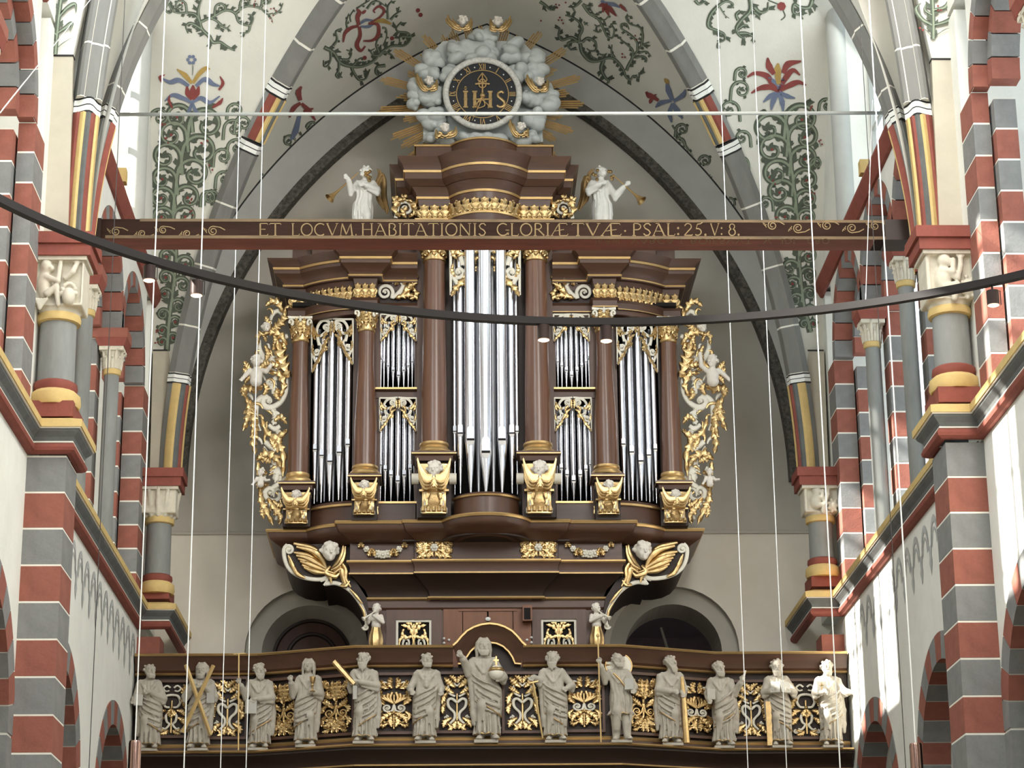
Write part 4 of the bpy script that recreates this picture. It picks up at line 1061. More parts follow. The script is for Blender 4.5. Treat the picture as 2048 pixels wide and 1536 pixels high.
# ---- columns with gilt capitals, plinths and cherub consoles
def organ_column(xc, yc0, yc1, ys, yb, yp, rt, rb, Y, wp, br):
    k = PXM(Y); x = X_(xc, (yc1 + ys) / 2, Y)
    zc0, zc1, zs, zb, zpp = [zp(v, Y) for v in (yc0, yc1, ys, yb, yp)]
    sh = both('column', MB().lathe((x, Y, 0), [(rb * k, zs), (rb * k * .985, zs + (zc1 - zs) * .3), (rt * k * 1.04, zs + (zc1 - zs) * .75), (rt * k, zc1)], 24), WOODC, ORG, 40)
    both('column_base', MB().lathe((x, Y, 0), [(rb * k * 1.0, zs + .015), (rb * k * 1.12, zs + .01), (rb * k * 1.16, zs - .02), (rb * k * 1.06, zs - .045), (rb * k * 1.1, zb + .06), (rb * k * 1.3, zb + .03), (rb * k * 1.36, zb), (rb * k * 1.3, zb - .02)], 24), GOLDL, sh, 40)
    mb = MB(); R_ = rt * k; H = zc0 - zc1
    mb.lathe((x, Y, 0), [(R_ * 1.0, zc1 - .01), (R_ * 1.14, zc1), (R_ * 1.14, zc1 + .03), (R_, zc1 + .035), (R_ * 1.0, zc1 + H * .5), (R_ * 1.25, zc0 - .05)], 18)
    oo = MB()
    for row, (n, h0, h1, q) in enumerate(((8, .08, .5, 1.12), (8, .2, .8, 1.22))):
        for i in range(n):
            t = 2 * pi * (i + .5 * row) / n
            L = Orn(lambda u, v, h, t=t, q=q: (x + (R_ * (1.02 + (q - 1) * v) + h) * math.cos(t) - u * R_ * math.sin(t), Y + (R_ * (1.02 + (q - 1) * v) + h) * math.sin(t) + u * R_ * math.cos(t), zc1 + .03 + H * (h0 + (h1 - h0) * v)), R_)
            L.leaf('g', [(0, 0), (0, .4), (0, .8), (0, 1.05)], .36, 3, 0, 1.2); mb.add(L.g.v, L.g.f)
    both('capital', mb, GOLD, sh, 60)
    mb = MB(); q = R_ * 1.55; top = [(x - q, Y - q), (x - q * .3, Y - q * .86), (x + q * .3, Y - q * .86), (x + q, Y - q), (x + q * .86, Y), (x + q, Y + q), (x - q, Y + q), (x - q * .86, Y)]
    mb.plate([(a, b, zc0 - .035) for a, b in top], (0, 0, .035))
    for sx in (-1, 1):
        pts = [(x + sx * (q * .92 - .5 * R_ * (1 - .8 * i / 10) * (1 + math.cos(a) ) * .6), Y - q * .93, zc0 - .035 - .45 * R_ * (1 + math.sin(a) * (1 - .75 * i / 10))) for i, a in enumerate(np.linspace(pi * .5, -pi * 2.0, 11))]
        mb.tube(pts, list(np.linspace(R_ * .17, R_ * .1, 11)), 6)
    mb.tube([(x, Y - q * .86, zc0 - .07), (x, Y - q * 1.0, zc0 - .03), (x, Y - q * .95, zc0)], [R_ * .14, R_ * .2, R_ * .1], 7)
    both('capital_abacus', mb, CREAM, sh, 50)
    # plinth block with mouldings
    w = wp * k
    pl = both('plinth', MB().sweep([(x - w * .78, Y + .3), (x - w * .78, Y - w * .72), (x + w * .78, Y - w * .72), (x + w * .78, Y + .3)], [(-.1, zb - .02), (w * .05, zb - .02), (w * .2, zb - .035), (w * .2, zb - .07), (w * .06, zb - .09), (w * .02, zpp), (-.1, zpp)]), WOODH, ORG)
    both('gilt_line', MB().sweep([(x - w * .78, Y + .3), (x - w * .78, Y - w * .72), (x + w * .78, Y - w * .72), (x + w * .78, Y + .3)], [(0, zb - .058), (w * .215, zb - .058), (w * .215, zb - .07), (0, zb - .072)]), GOLDL, pl)
    both('plinth_block', MB().box(x - w * .74, x + w * .74, Y - w * .5, Y + .35, ZB, zpp), WOODD, pl)
    # console: gilt bracket, cream flutes, volute, cherub
    y0, y1, hw0, hw1 = br; zt, zb2 = zp(y0, Y - .15), zp(y1, Y - .15); H = zt - zb2; a, b = hw0 * k, hw1 * k; yf = Y - w * .72
    cx = x
    prof = [(yf - .02, 1.0), (yf - .055, .97), (yf - .05, .75), (yf - .0, .5), (yf + .02, .42), (yf + .01, .2), (yf - .03, .1), (yf - .03, .0), (yf + .05, 0)]
    mb = MB(); rows = []
    for yy, t in prof:
        h = b + (a - b) * max(0, (t - .42) / .58) ** 1.3
        rows.append([(cx - h, yf + .2, zb2 + H * t), (cx - h, yy, zb2 + H * t), (cx - h * .55, yy - .015, zb2 + H * t), (cx + h * .55, yy - .015, zb2 + H * t), (cx + h, yy, zb2 + H * t), (cx + h, yf + .2, zb2 + H * t)])
    mb.grid(rows)
    for i in range(5): mb.tube([(cx - b * .9 + b * .45 * i, yf - .035, zb2 + H * .12), (cx - b * .9 + b * .45 * i, yf - .05, zb2 + H * .03)], b * .2, 7)
    mb.sweep([(cx - b * 1.05, yf + .2), (cx - b * 1.05, yf), (cx + b * 1.05, yf), (cx + b * 1.05, yf + .2)], [(0, zb2 + H * .44), (.03, zb2 + H * .44), (.03, zb2 + H * .48), (0, zb2 + H * .48)])
    br_ = both('console', mb, GOLD, ORG, 50)
    cm = MB()
    for sx in (-.68, .68): cm.box(cx + sx * b - b * .16, cx + sx * b + b * .16, yf - .02, yf + .02, zb2 + H * .16, zb2 + H * .42)
    cm.tube([(cx - b * 1.12, yf - .01, zb2 + H * .06), (cx + b * 1.12, yf - .01, zb2 + H * .06)], H * .055, 9)
    if hw0 > 30:
        for sx in (-1, 1): cm.tube([(cx + sx * a * .9, yf + .06, zb2 + H * .72), (cx + sx * a * 1.32, yf + .06, zb2 + H * .72)], H * .11, 9)
    both('console_flute', cm, CREAM, br_, 50)
    L = Orn(lambda u, v, h: (cx + u * a, yf - .05 - h, zb2 + H * v), a * .5)
    for sx in (-1, 1):
        for q_ in (0, 1, 2): L.stroke('g', [(.1 * sx, .60 - .03 * q_), (.5 * sx, .60 - .035 * q_), (.82 * sx, .78 - .05 * q_), (.97 * sx - .06 * sx * q_, .98 - .09 * q_)], .07, .04, .25 - .08 * q_, 5, .11)
        L.leaf('g', [(.25 * sx, .40), (.5 * sx, .3), (.35 * sx, .16)], .09, 2, 0)
        L.leaf('g', [(b / a * 1.0 * sx, .42), (b / a * 1.25 * sx, .3), (b / a * 1.05 * sx, .12)], .12, 3, -.3)
    L.leaf('g', [(0, .62), (0, .5), (0, .4)], .2, 2, .3); L.leaf('g', [(0, .4), (0, .28), (0, .14)], .2, 3, -.1)
    L.parts(br_, mirror=XO)
    bothat(cherub_head, br_, (cx, yf - .12, zb2 + H * .83), H * .155, random.uniform(-.3, .3), .15)
random.seed(8)
organ_column(868.5, 486, 525, 890, 908, 930, 21, 25.5, 29.5, 44, (930, 1030, 33, 23))
organ_column(731.5, 622, 665, 935, 950, 966, 15.5, 22.5, 29.6, 33, (966, 1030, 26, 19))
organ_column(598.5, 640, 686, 950, 965, 986, 15.5, 20.5, 29.95, 36, (986, 1048, 28, 20))
# ---- pipes
def pipe(xpx, ym, yf, yt, wpx, Y, mir=True, mm=TIN, big=False):
    k = PXM(Y); x = X_(xpx, ym, Y); r = wpx / 2 * k; zm, zf, zt = zp(ym, Y - r), zp(yf, Y), zp(yt, Y)
    hm = r * 2.3 if not big else r * 2.6
    b = MB().lathe((x, Y, 0), [(r * .2, zf), (r * .93, zm - r * .5), (r, zm - r * .1), (r, zt)], 14 if not big else 20)
    ps = both('organ_pipe', b, mm, ORG, 30) if mir else (b.build('organ_pipe', mm, ORG, 30),)
    ya = Y - r * 1.05; l = MB()
    pts = [(x - r * .62, ya, zm + r * .3), (x + r * .62, ya, zm + r * .3), (x + r * .62, ya, zm + hm - r * .6)] + [(x + r * .62 * math.cos(t), ya, zm + hm - r * .6 + r * .6 * math.sin(t)) for t in np.linspace(.3, pi - .3, 5)] + [(x - r * .62, ya, zm + hm - r * .6)]
    l.plate(pts, (0, r * .5, 0))
    s_ = MB().box(x - r * .66, x + r * .66, ya - r * .01, ya + r * .4, zm - r * .14, zm + r * .3)
    d = MB().plate([(x - r * .66, ya - r * .1, zm - r * .12), (x + r * .66, ya - r * .1, zm - r * .12), (x + r * .5, ya + .06 * r, zm - r * .7), (x, ya + .12 * r, zm - r * .95), (x - r * .5, ya + .06 * r, zm - r * .7)], (0, r * .4, 0))
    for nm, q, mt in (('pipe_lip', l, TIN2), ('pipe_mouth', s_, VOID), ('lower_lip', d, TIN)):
        if mir: both(nm, q, mt, ps)
        else: q.build(nm, mt, ps[0])
for x, ym, yf, yt, w in ((630, 899, 1007, 700, 11), (643.5, 911, 1005, 670, 12.5), (660, 923, 1002, 640, 14.5), (678.5, 905, 1000, 650, 13.5), (695.5, 889, 999, 690, 12)):
    pipe(x, ym, yf, yt, w, 29.98 - (x - 625) / 80 * .28)
for x in (637, 651.5, 669.5, 687.5):
    both('organ_pipe', (lambda q, Y: MB().lathe((q, Y, 0), [(.01, zp(1003, Y)), (.035, zp(930, Y)), (.035, zp(660, Y))], 10))(X_(x, 850, 30.15), 30.15 - (x - 625) / 80 * .28), TIN2, ORG, 30)
for x, ym, w in ((762, 718, 5.5), (768, 724, 6), (776.2, 732, 7), (786, 741, 8), (797, 751, 9), (807.5, 741, 8), (816.5, 732, 7), (824.5, 724, 6), (830.5, 718, 5.5)):
    pipe(x, ym, 777, 640, w, 29.86 - .0)
for x, ym, w in ((761, 930, 8), (770.5, 939, 9), (782, 950, 10), (795.5, 962, 11), (808.5, 950, 10), (820, 937, 9), (829, 928, 7)):
    pipe(x, ym, 1003, 812, w, 29.86)
pipe(971.5, 905, 983, 494, 25.5, 29.32, False, big=True)
for x, ym, yf, yt, w, Y in ((941, 880, 985, 500, 22.5, 29.37), (920.5, 867, 987, 510, 15.5, 29.48), (909.5, 863, 989, 520, 10, 29.58)):
    pipe(x, ym, yf, yt, w, Y, big=True)
both('organ_pipe', MB().lathe((X_(956, 700, 29.55), 29.55, 0), [(.02, zp(983, 29.5)), (.04, zp(870, 29.5)), (.04, zp(500, 29.5))], 10), TIN2, ORG, 30)
# pipe feet rails
both('pipe_rack', MB().sweep(arcpts((X_(620, 1010, 29.98), 29.98), (X_(706, 1003, 29.68), 29.68), .06, 8), [(-.2, ZB), (0, ZB), (0, zp(1017, 29.85)), (.03, zp(1014, 29.85)), (-.03, zp(1006, 29.85)), (-.25, zp(1004, 29.85))]), WOODH, ORG, 35)
both('gilt_line', MB().sweep(arcpts((X_(620, 1010, 29.98), 29.98), (X_(706, 1003, 29.68), 29.68), .06, 8), [(0, zp(1018, 29.85)), (.04, zp(1018, 29.85)), (.045, zp(1014, 29.85)), (0, zp(1013, 29.85))]), GOLDL, ORG)
both('pipe_rack', MB().box(X_(757, 1015, 29.75), X_(835, 1015, 29.75), 29.75, 30.1, ZB, zp(1004, 29.75)), WOODH, ORG)
both('gilt_line', MB().box(X_(757, 1015, 29.75), X_(835, 1015, 29.75), 29.73, 29.8, zp(1007, 29.75), zp(1003, 29.75)), GOLDL, ORG)
q0 = X_(908, 1000, 29.5)
PT = arcpts((q0, 29.48), (2 * XO - q0, 29.48), .30, 14); zt_ = zp(985, 29.3)
MB().sweep(PT, [(-.3, ZB), (0, ZB), (0, zt_ - .07), (.025, zt_ - .05), (.0, zt_ - .02), (-.06, zt_), (-.3, zt_)]).build('pipe_rack', WOOD, ORG, 35)
MB().sweep(PT, [(0, zt_ - .075), (.03, zt_ - .072), (.04, zt_ - .05), (0, zt_ - .045)]).build('gilt_edge', GOLDL, ORG, 35)
# shelf between the two small pipe fields
both('pipe_shelf', MB().sweep([(X_(751, 785, 29.72), 29.72), (X_(834, 785, 29.72), 29.72)], [(-.3, zp(795, 29.7)), (0, zp(795, 29.7)), (.0, zp(783, 29.7)), (.06, zp(778, 29.7)), (.06, zp(776, 29.7)), (-.3, zp(776, 29.7))]), WOODH, ORG)
both('gilt_line', MB().sweep([(X_(751, 785, 29.72), 29.72), (X_(834, 785, 29.72), 29.72)], [(0, zp(780, 29.7)), (.07, zp(780, 29.7)), (.07, zp(776.5, 29.7)), (0, zp(776, 29.7))]), GOLDL, ORG)
# ---- pipe shades
def shade_px(x0, x1, yt, ym, yl, yr, Y0, Y1, rich=1, mirror=True):
    """openwork veil over pipe tops: outer box x0..x1, top yt, middle bottom ym, left and right tips yl, yr"""
    xm = (x0 + x1) / 2; hw = (x1 - x0) / 2
    YY = lambda x: Y0 + (Y1 - Y0) * (x - x0) / (x1 - x0)
    o = Orn(lambda u, v, h: W(u, v, YY(u) - h), PXM(29.7))
    for s, yb in ((-1, yl), (1, yr)):
        H = yb - yt; P = lambda u, v: (xm + s * u * hw, yt + v * H)
        T_ = hw * .055
        o.stroke('c', [P(.97, 0), P(.97, .5), P(.97, 1.0)], T_ * .9, T_ * .5); o.stroke('c', [P(.97, .015), P(.5, .015), P(.02, .0)], T_ * .9)
        o.spiral('c', P(.30, .17), hw * .2, pi / 2 if s > 0 else pi / 2, 1.3, s, T_ * 1.3, T_ * .8, 0, [P(.74, .62), P(.80, .42), P(.72, .22), P(.55, .09), P(.3, .05)] if False else [P(.62, .5), P(.70, .32), P(.55, .33)])
        o.stroke('c', [P(.12, .2), P(.18, .06), P(.5, .05), P(.72, .2), P(.66, .42), P(.5, .52)], T_ * 1.5, T_)
        o.spiral('c', P(.74, .62), hw * .19, 0 if s > 0 else pi, 1.2, s, T_ * 1.2, T_ * .7, 0, [P(.5, .5), P(.6, .75), P(.8, .8)])
        for a, w in (([P(.12, .34), P(.3, .42), P(.42, .55), P(.62, .72)], .14), ([P(.45, .58), P(.66, .78), P(.84, .9), P(.95, 1.02)], .12), ([P(.2, .3), P(.32, .28), P(.42, .4)], .12), ([P(.05, .05), P(.08, .18), P(.06, .33)], .1),
                     ([P(.55, .32), P(.75, .3), P(.9, .14)], .13), ([P(.8, .4), P(.9, .3), P(.88, .12)], .1), ([P(.35, .46), P(.28, .56), P(.4, .62)], .09), ([P(.85, .7), P(.93, .6), P(.9, .48)], .08)):
            o.leaf('g', a, hw * w * .72, 3, .01)
        if rich and False: o.stroke('g', [P(.08, .4), P(.35, .52), P(.6, .8), P(.94, 1.0)], T_ * .7, T_ * .5, .01)
    o.parts(ORG, mirror=XO if mirror else None, node='pipe_shade')
shade_px(622, 707, 637, 660, 744, 728, 29.93, 29.62)
shade_px(760, 834, 628, 648, 682, 682, 29.7, 29.7, 0)
shade_px(758, 834, 795, 815, 862, 862, 29.7, 29.7, 0)
shade_px(899, 1041, 470, 496, 590, 590, 29.4, 29.4)
# ---- festoons and square leaf panels on the belly
def flower(o, k, c, r, n=6):
    for i in range(n):
        a = 2 * pi * i / n; o.ball(k, (c[0] + r * .62 * math.cos(a), c[1] + r * .62 * math.sin(a)), r * .45, 0)
    o.ball(k, c, r * .4, r * .5 * o.u); return o
FST = (group_node('festoon', ORG), group_node('festoon', ORG))
for i in range(11):
    t = i / 10; x = 711 + 109 * t; y = 1079 + 30 * (1 - (2 * t - 1) ** 2); r = 3.4 + 5.2 * math.sin(pi * t)
    o = Orn(pxmap(29.77), PXM(29.8)); 
    if i % 2 == 0 or i == 5: flower(o, 'c', (x, y), r); both('festoon_flower', o.c, CREAM, FST, 60)
    else:
        for s in (-1, 1): o.leaf('g', [(x, y - r), (x + s * r * .5, y), (x + s * r * .9, y + r)], r * .8, 2, .01)
        o.ball('g', (x, y), r * .6, .02); both('festoon_leaf', o.g, GOLD, FST, 60)
o = Orn(pxmap(29.74), PXM(29.7))
for s in (-1, 1):
    for v in (-1, 1):
        for a in ([(4, 2), (16, 6), (26, 16), (35, 20)], [(6, 4), (12, 14), (24, 18), (20, 22)], [(8, 0), (20, -1), (30, 5), (35, 10)], [(2, 4), (5, 12), (12, 18), (10, 22)], [(20, 8), (30, 6), (35, 2)]): o.leaf('g', [(868.5 + s * x, 1095 + v * y) for x, y in a], 6, 3, .01)
pn = o.parts(ORG, mirror=XO, node='leaf_panel'); o2 = Orn(pxmap(29.71), PXM(29.7)); flower(o2, 'c', (868.5, 1095), 8); both('panel_flower', o2.c, CREAM, pn, 60)
# ---- big scroll consoles under the overhang, with winged cherubs
edge = [(572, 1091), (565, 1100), (566, 1118), (573, 1136), (585, 1148), (602, 1156), (622, 1160), (641, 1160), (653, 1154), (648, 1170), (666, 1168), (684, 1174), (700, 1186), (713, 1202), (723, 1220), (729, 1238), (730, 1254)]
inner = [(736, 1250), (738, 1225), (733, 1196), (705, 1152), (701, 1085)]
cs = both('scroll_console', MB().plate([W(x, y, 29.95) for x, y in edge + inner], (0, 1.3, 0)), WOODD, ORG, 40)
o = Orn(pxmap(29.94), PXM(29.9))
o.stroke('c', [(x + 3.2, y - 1.5) for x, y in edge[:9]], 4.2, 4.2, 0, 3); o.stroke('c', [(x + 3, y - 2) for x, y in edge[9:]], 4.6, 3.4, 0, 3)
o.spiral('c', (578, 1100), 10, pi * 1.1, 1.4, 1, 3.4, 2.2, .01, []); o.spiral('c', (731, 1254), 6, pi, 1.2, -1, 3, 2, .01)
o.stroke('c', [(641, 1162), (655, 1158), (648, 1171)], 3, 2.5)
for a, w in (([(652, 1135), (640, 1112), (622, 1098), (590, 1090)], 11), ([(654, 1138), (630, 1122), (610, 1112), (590, 1108)], 10), ([(655, 1142), (632, 1132), (612, 1124), (598, 1120)], 9), ([(655, 1146), (636, 1142), (620, 1138), (606, 1132)], 8),
             ([(662, 1140), (676, 1128), (686, 1110), (689, 1090)], 8), ([(660, 1132), (650, 1142), (668, 1150), (676, 1144)], 9), ([(665, 1148), (680, 1135), (684, 1150), (690, 1170)], 8), ([(678, 1120), (690, 1135), (690, 1155), (700, 1172)], 7),
             ([(700, 1178), (708, 1186), (716, 1196), (724, 1206)], 5), ([(590, 1146), (584, 1128), (578, 1112)], 6), ([(610, 1156), (594, 1146), (586, 1130)], 7), ([(663, 1166), (658, 1150), (650, 1140)], 6), ([(718, 1206), (727, 1222), (730, 1240)], 3.5), ([(680, 1172), (690, 1170), (698, 1160)], 6)):
    for dd_ in (-.32, .3): o.stroke('g', [(x + w * dd_ * (i > 0) * .8, y + w * dd_ * (i > 0)) for i, (x, y) in enumerate(a)], w * .28, w * .24, .04 + .02 * dd_, 5, w * .72)
o.parts(cs, mirror=XO)
bothat(cherub_head, cs, W(659, 1104, 29.72), .122, .25, .1)
# ---- piping putti on the corners of the lower case
def putto(g, H, pose):
    g.ell((0, 0, .60 * H), (.125 * H, .10 * H, .16 * H), .03 * H).ell((0, -.02 * H, .47 * H), (.12 * H, .11 * H, .11 * H), .03 * H)
    head_sdf(g, (pose.get('hx', 0) * H, -.03 * H, .88 * H), .115 * H, pose.get('yaw', 0), 'curl', None, pose.get('tilt', 0), 3)
    g.cap((0, 0, .72 * H), (pose.get('hx', 0) * H, -.01 * H, .82 * H), .06 * H, k=.02 * H)
    for s, key in ((-1, 'l'), (1, 'r')):
        el, ha = pose[key]; sh = (s * .12 * H, 0, .70 * H); el = tuple(v * H for v in el); ha = tuple(v * H for v in ha)
        g.cap(sh, el, .055 * H, .045 * H, .02 * H).cap(el, ha, .046 * H, .034 * H, .015 * H).ell(ha, .042 * H, .012 * H)
        d = np.array(ha) - np.array(el); d /= np.linalg.norm(d)
        for k in range(4): g.cap(ha, tuple(np.array(ha) + d * .07 * H + np.array((.02 * (k - 1.5), -.015, -.012 * (k - 1.5))) * H), .015 * H, .011 * H, .006 * H)
    for p in pose.get('legs', []): g.chain([tuple(v * H for v in q) for q in p], [.085 * H, .06 * H, .045 * H, .035 * H][:len(p)], .02 * H)
def putto_obj(name, H, pose, m=FLESH, zmin=.3):
    g = SDF((-.34 * H, -.36 * H, zmin * H), (.34 * H, .24 * H, 1.05 * H), .0145 * H * (1 if H > .4 else 1.3)); putto(g, H, pose); return g.build(name, m)
hp = W(752, 1288, 29.92); ht = W(752, 1212, 29.92); HH = ht[2] - hp[2] + .02
pm = putto_obj('piping_putto', HH * 1.0, {'yaw': -.5, 'l': ((-.2, -.1, .52), (-.22, -.22, .62)), 'r': ((.17, -.12, .52), (-.06, -.24, .66)), 'tilt': .1}, zmin=.36)
pm2 = putto_obj('piping_putto', HH * 1.0, {'yaw': .6, 'r': ((.2, -.1, .52), (.26, -.22, .58)), 'l': ((-.15, -.12, .54), (.1, -.26, .62)), 'tilt': .1}, zmin=.36)
for s, me in ((-1, pm), (1, pm2)):
    px_ = hp[0] if s < 0 else 2 * XO - hp[0]
    o = put('piping_putto', me, ORG); o.matrix_basis = Matrix.Translation((px_, hp[1], hp[2]))
    mb = MB(); rows = []
    for i in range(9):
        t = i / 8; r = .052 + .03 * math.sin(pi * min(t * 1.1, 1)) * (1 - .2 * t) + .012 * (1 - t); rows.append([(px_ + r * (1 + .16 * (j % 2)) * math.cos(2 * pi * j / 16), hp[1] + r * (1 + .16 * (j % 2)) * math.sin(2 * pi * j / 16), hp[2] - .1 + (HH * .44 + .1) * t) for j in range(17)])
    h_ = mb.grid(rows).build('gilt_herm', GOLD, ORG, 60)
    d = -1 if s < 0 else 1
    MB().tube([(px_ + d * .01, hp[1] - .11, hp[2] + HH * .80), (px_ + d * .06, hp[1] - .15, hp[2] + HH * .70), (px_ + d * .14, hp[1] - .17, hp[2] + HH * .60), (px_ + d * .17, hp[1] - .18, hp[2] + HH * .56)], [.008, .009, .012, .035], 8).build('small_pipe', CREAM, h_, 40)
# ---- carved and gilded side wings
WGL = bpy.data.objects.new('carved_wing', None); WGR = bpy.data.objects.new('carved_wing', None)
for w_, x_ in ((WGL, xp(535, 830, 30.0)), (WGR, 2 * XO - xp(535, 830, 30.0))):
    COL.objects.link(w_); w_.parent = ORG; w_.matrix_parent_inverse = Matrix.Translation(-Vector(ORG.location)); w_.location = (x_, 30.0, ZB)
WG = (WGL, WGR)
def wing_leaf(pts, w, lobes=4, lift=.03, kind='g'):
    o = Orn(pxmap(30.0), PXM(30.0)); o.leaf(kind, pts, w, lobes, lift, .8); both('acanthus_leaf' if kind == 'g' else 'cream_leaf', o.g if kind == 'g' else o.c, GOLD if kind == 'g' else CREAM, WG, 60)
def wing_scroll(pts, w0, w1, wm=None, kind='c', lift=0.0, ball=None):
    o = Orn(pxmap(30.0), PXM(30.0)); o.stroke(kind, pts, w0, w1, lift, 5, wm)
    if ball: o.ball(kind, ball, w1 * 1.6, .02)
    both('cream_scroll' if kind == 'c' else 'gilt_scroll', o.c if kind == 'c' else o.g, CREAM if kind == 'c' else GOLD, WG, 60)
wing_scroll([(572, 745), (573, 768), (571, 786), (561, 804), (546, 814), (533, 814), (526, 806), (529, 797), (537, 796), (541, 802), (537, 806)], 3.5, 3, 6.5, ball=(537, 802))
wing_scroll([(536, 793), (524, 794), (514, 805), (511, 824), (513, 842), (520, 862)], 4, 3, 6.5)
wing_scroll([(519, 680), (519, 697), (525, 713), (537, 730), (552, 742)], 3, 3, 6)
wing_scroll([(541, 640), (546, 628), (556, 622), (566, 630), (564, 646), (552, 656)], 3, 4, 5)
wing_scroll([(560, 985), (558, 997), (546, 1002), (533, 996), (530, 984), (537, 977), (545, 979), (546, 987), (541, 990)], 3.5, 2.5, 6, ball=(540, 986))
wing_scroll([(561, 950), (558, 965), (548, 974), (540, 978)], 4, 3, 6); wing_scroll([(530, 884), (542, 892), (552, 900)], 5, 4, 7)
wing_scroll([(537, 850), (550, 858), (560, 852)], 4, 4, 6); wing_scroll([(548, 700), (560, 716), (572, 724)], 4, 4, 7); wing_scroll([(527, 775), (540, 768), (548, 776)], 3, 3, 4)
wing_scroll([(560, 690), (566, 676), (576, 672)], 4, 4, 6); wing_scroll([(545, 935), (552, 946), (548, 958)], 5, 4, 6); wing_scroll([(523, 935), (528, 950), (524, 962)], 4, 3, 5); wing_scroll([(560, 1010), (556, 1026), (552, 1040)], 4, 3, 5)
for a, w in (([(577, 755), (568, 730), (561, 707), (555, 681)], 15), ([(574, 738), (558, 732), (546, 729), (534, 730)], 9), ([(561, 793), (568, 769), (558, 748), (538, 746)], 8), ([(543, 662), (555, 652), (568, 637), (571, 617)], 10), ([(566, 625), (558, 608), (545, 602), (531, 612)], 9),
             ([(542, 662), (536, 645), (531, 632)], 7), ([(533, 683), (526, 668), (517, 672), (516, 690)], 7), ([(574, 690), (561, 670), (543, 664), (524, 670)], 9), ([(486, 792), (494, 776), (508, 778), (527, 772)], 11), ([(527, 790), (533, 778), (528, 766)], 7),
             ([(493, 795), (499, 815), (496, 835), (486, 862)], 10), ([(500, 800), (506, 825), (508, 848), (504, 875)], 9), ([(512, 836), (511, 861), (507, 885), (511, 909)], 9), ([(524, 838), (533, 862), (549, 874), (567, 867), (574, 858)], 8), ([(548, 842), (562, 834), (574, 848)], 7),
             ([(571, 861), (558, 883), (567, 911), (566, 953)], 9), ([(512, 920), (532, 908), (551, 916), (562, 934)], 10), ([(516, 924), (519, 944), (535, 946)], 8), ([(520, 981), (523, 1002), (533, 1022), (546, 1050)], 9), ([(535, 996), (548, 1015), (561, 1032), (558, 1049)], 9),
             ([(520, 905), (530, 918), (542, 925)], 7), ([(556, 905), (548, 890), (540, 876)], 7), ([(519, 985), (526, 972), (538, 968)], 6), ([(545, 1000), (556, 1010), (570, 1012)], 7), ([(530, 1012), (524, 1022), (528, 1038)], 6), ([(489, 770), (486, 782), (492, 796)], 7), ([(560, 800), (553, 790), (556, 776)], 7),
             ([(530, 690), (536, 706), (532, 722)], 7), ([(548, 668), (552, 684), (546, 700)], 8), ([(573, 700), (566, 690), (556, 690)], 7), ([(520, 955), (517, 968), (521, 984)], 6)):
    wing_leaf(a, w * .9)
wing_leaf([(560, 860), (552, 880), (548, 905)], 9, 3, 0, 'c'); wing_leaf([(545, 920), (556, 940), (550, 965)], 9, 3, 0, 'c'); wing_leaf([(552, 752), (546, 770), (550, 790)], 8, 3, 0, 'c'); wing_leaf([(536, 700), (544, 720), (556, 740)], 8, 3, 0, 'c'); wing_leaf([(544, 816), (552, 832), (546, 850)], 8, 3, 0, 'c')
rgw = random.Random(9)
for k_ in range(46):
    y = rgw.uniform(625, 1040); xi = 572 - (6 if y > 950 else 0); xo = np.interp(y, [610, 660, 690, 730, 780, 840, 900, 960, 1000, 1045], [540, 530, 520, 500, 494, 494, 508, 520, 524, 545]); x = rgw.uniform(xo + 5, xi - 2)
    a = rgw.uniform(-2.4, -.7); L_ = rgw.uniform(12, 22); c_ = rgw.uniform(-.5, .5)
    pts_ = [(x, y), (x + L_ * .5 * math.cos(a), y + L_ * .5 * math.sin(a)), (x + L_ * math.cos(a + c_), y + L_ * math.sin(a + c_)), (x + L_ * 1.1 * math.cos(a + c_ * 2.2), y + L_ * 1.1 * math.sin(a + c_ * 2.2))]
    wing_scroll(pts_, 1.6, 1.0, rgw.uniform(2.6, 4.2), 'g' if k_ % 5 < 3 else 'c', rgw.uniform(-.03, .03))
wp_ = W(512, 772, 29.88); wh = (W(512, 712, 29.88)[2] - wp_[2]) / .62
pmL = putto_obj('wing_putto', wh, {'yaw': .15, 'l': ((-.2, -.04, .6), (-.26, -.1, .5)), 'r': ((.2, -.06, .66), (.27, -.1, .74)), 'tilt': 0}, zmin=.36)
pmR = putto_obj('wing_putto', wh, {'yaw': -.7, 'l': ((-.22, -.04, .78), (-.24, -.08, 1.0)), 'r': ((.22, 0, .62), (.33, -.02, .5)), 'tilt': -.1}, zmin=.36)
for s, me, wg in ((-1, pmL, WGL), (1, pmR, WGR)):
    x = wp_[0] if s < 0 else 2 * XO - wp_[0]
    o = put('wing_putto', me, wg); o.matrix_basis = Matrix.Translation((x, wp_[1], wp_[2] - .38 * wh))
o = Orn(pxmap(29.92), PXM(30))
for q, w in (([(507, 742), (496, 734), (488, 722)], 7), ([(506, 748), (494, 744), (486, 736)], 6), ([(506, 752), (497, 756), (490, 766)], 6), ([(518, 738), (530, 728), (542, 726)], 7), ([(519, 744), (532, 738), (544, 738)], 6)): o.leaf('g', q, w, 4, .02)
o.parts(WG, mirror=XO)
bothat(cherub_head, WG, W(532, 655, 29.92), .065, .5, 0)
for q in ((520, 948, 'l'),):
    p = W(521, 962, 29.9); me = putto_obj('small_putto', .5, {'yaw': -.4, 'l': ((-.18, -.1, .55), (-.24, -.18, .45)), 'r': ((.18, -.08, .6), (.3, -.12, .6))}, zmin=.36)
    for x, wg in ((p[0], WGL), (2 * XO - p[0], WGR)):
        o = put('small_putto', me, wg); o.matrix_basis = Matrix.Translation((x, p[1], p[2] - .24)) @ Matrix.Diagonal((.8, .8, .8, 1))
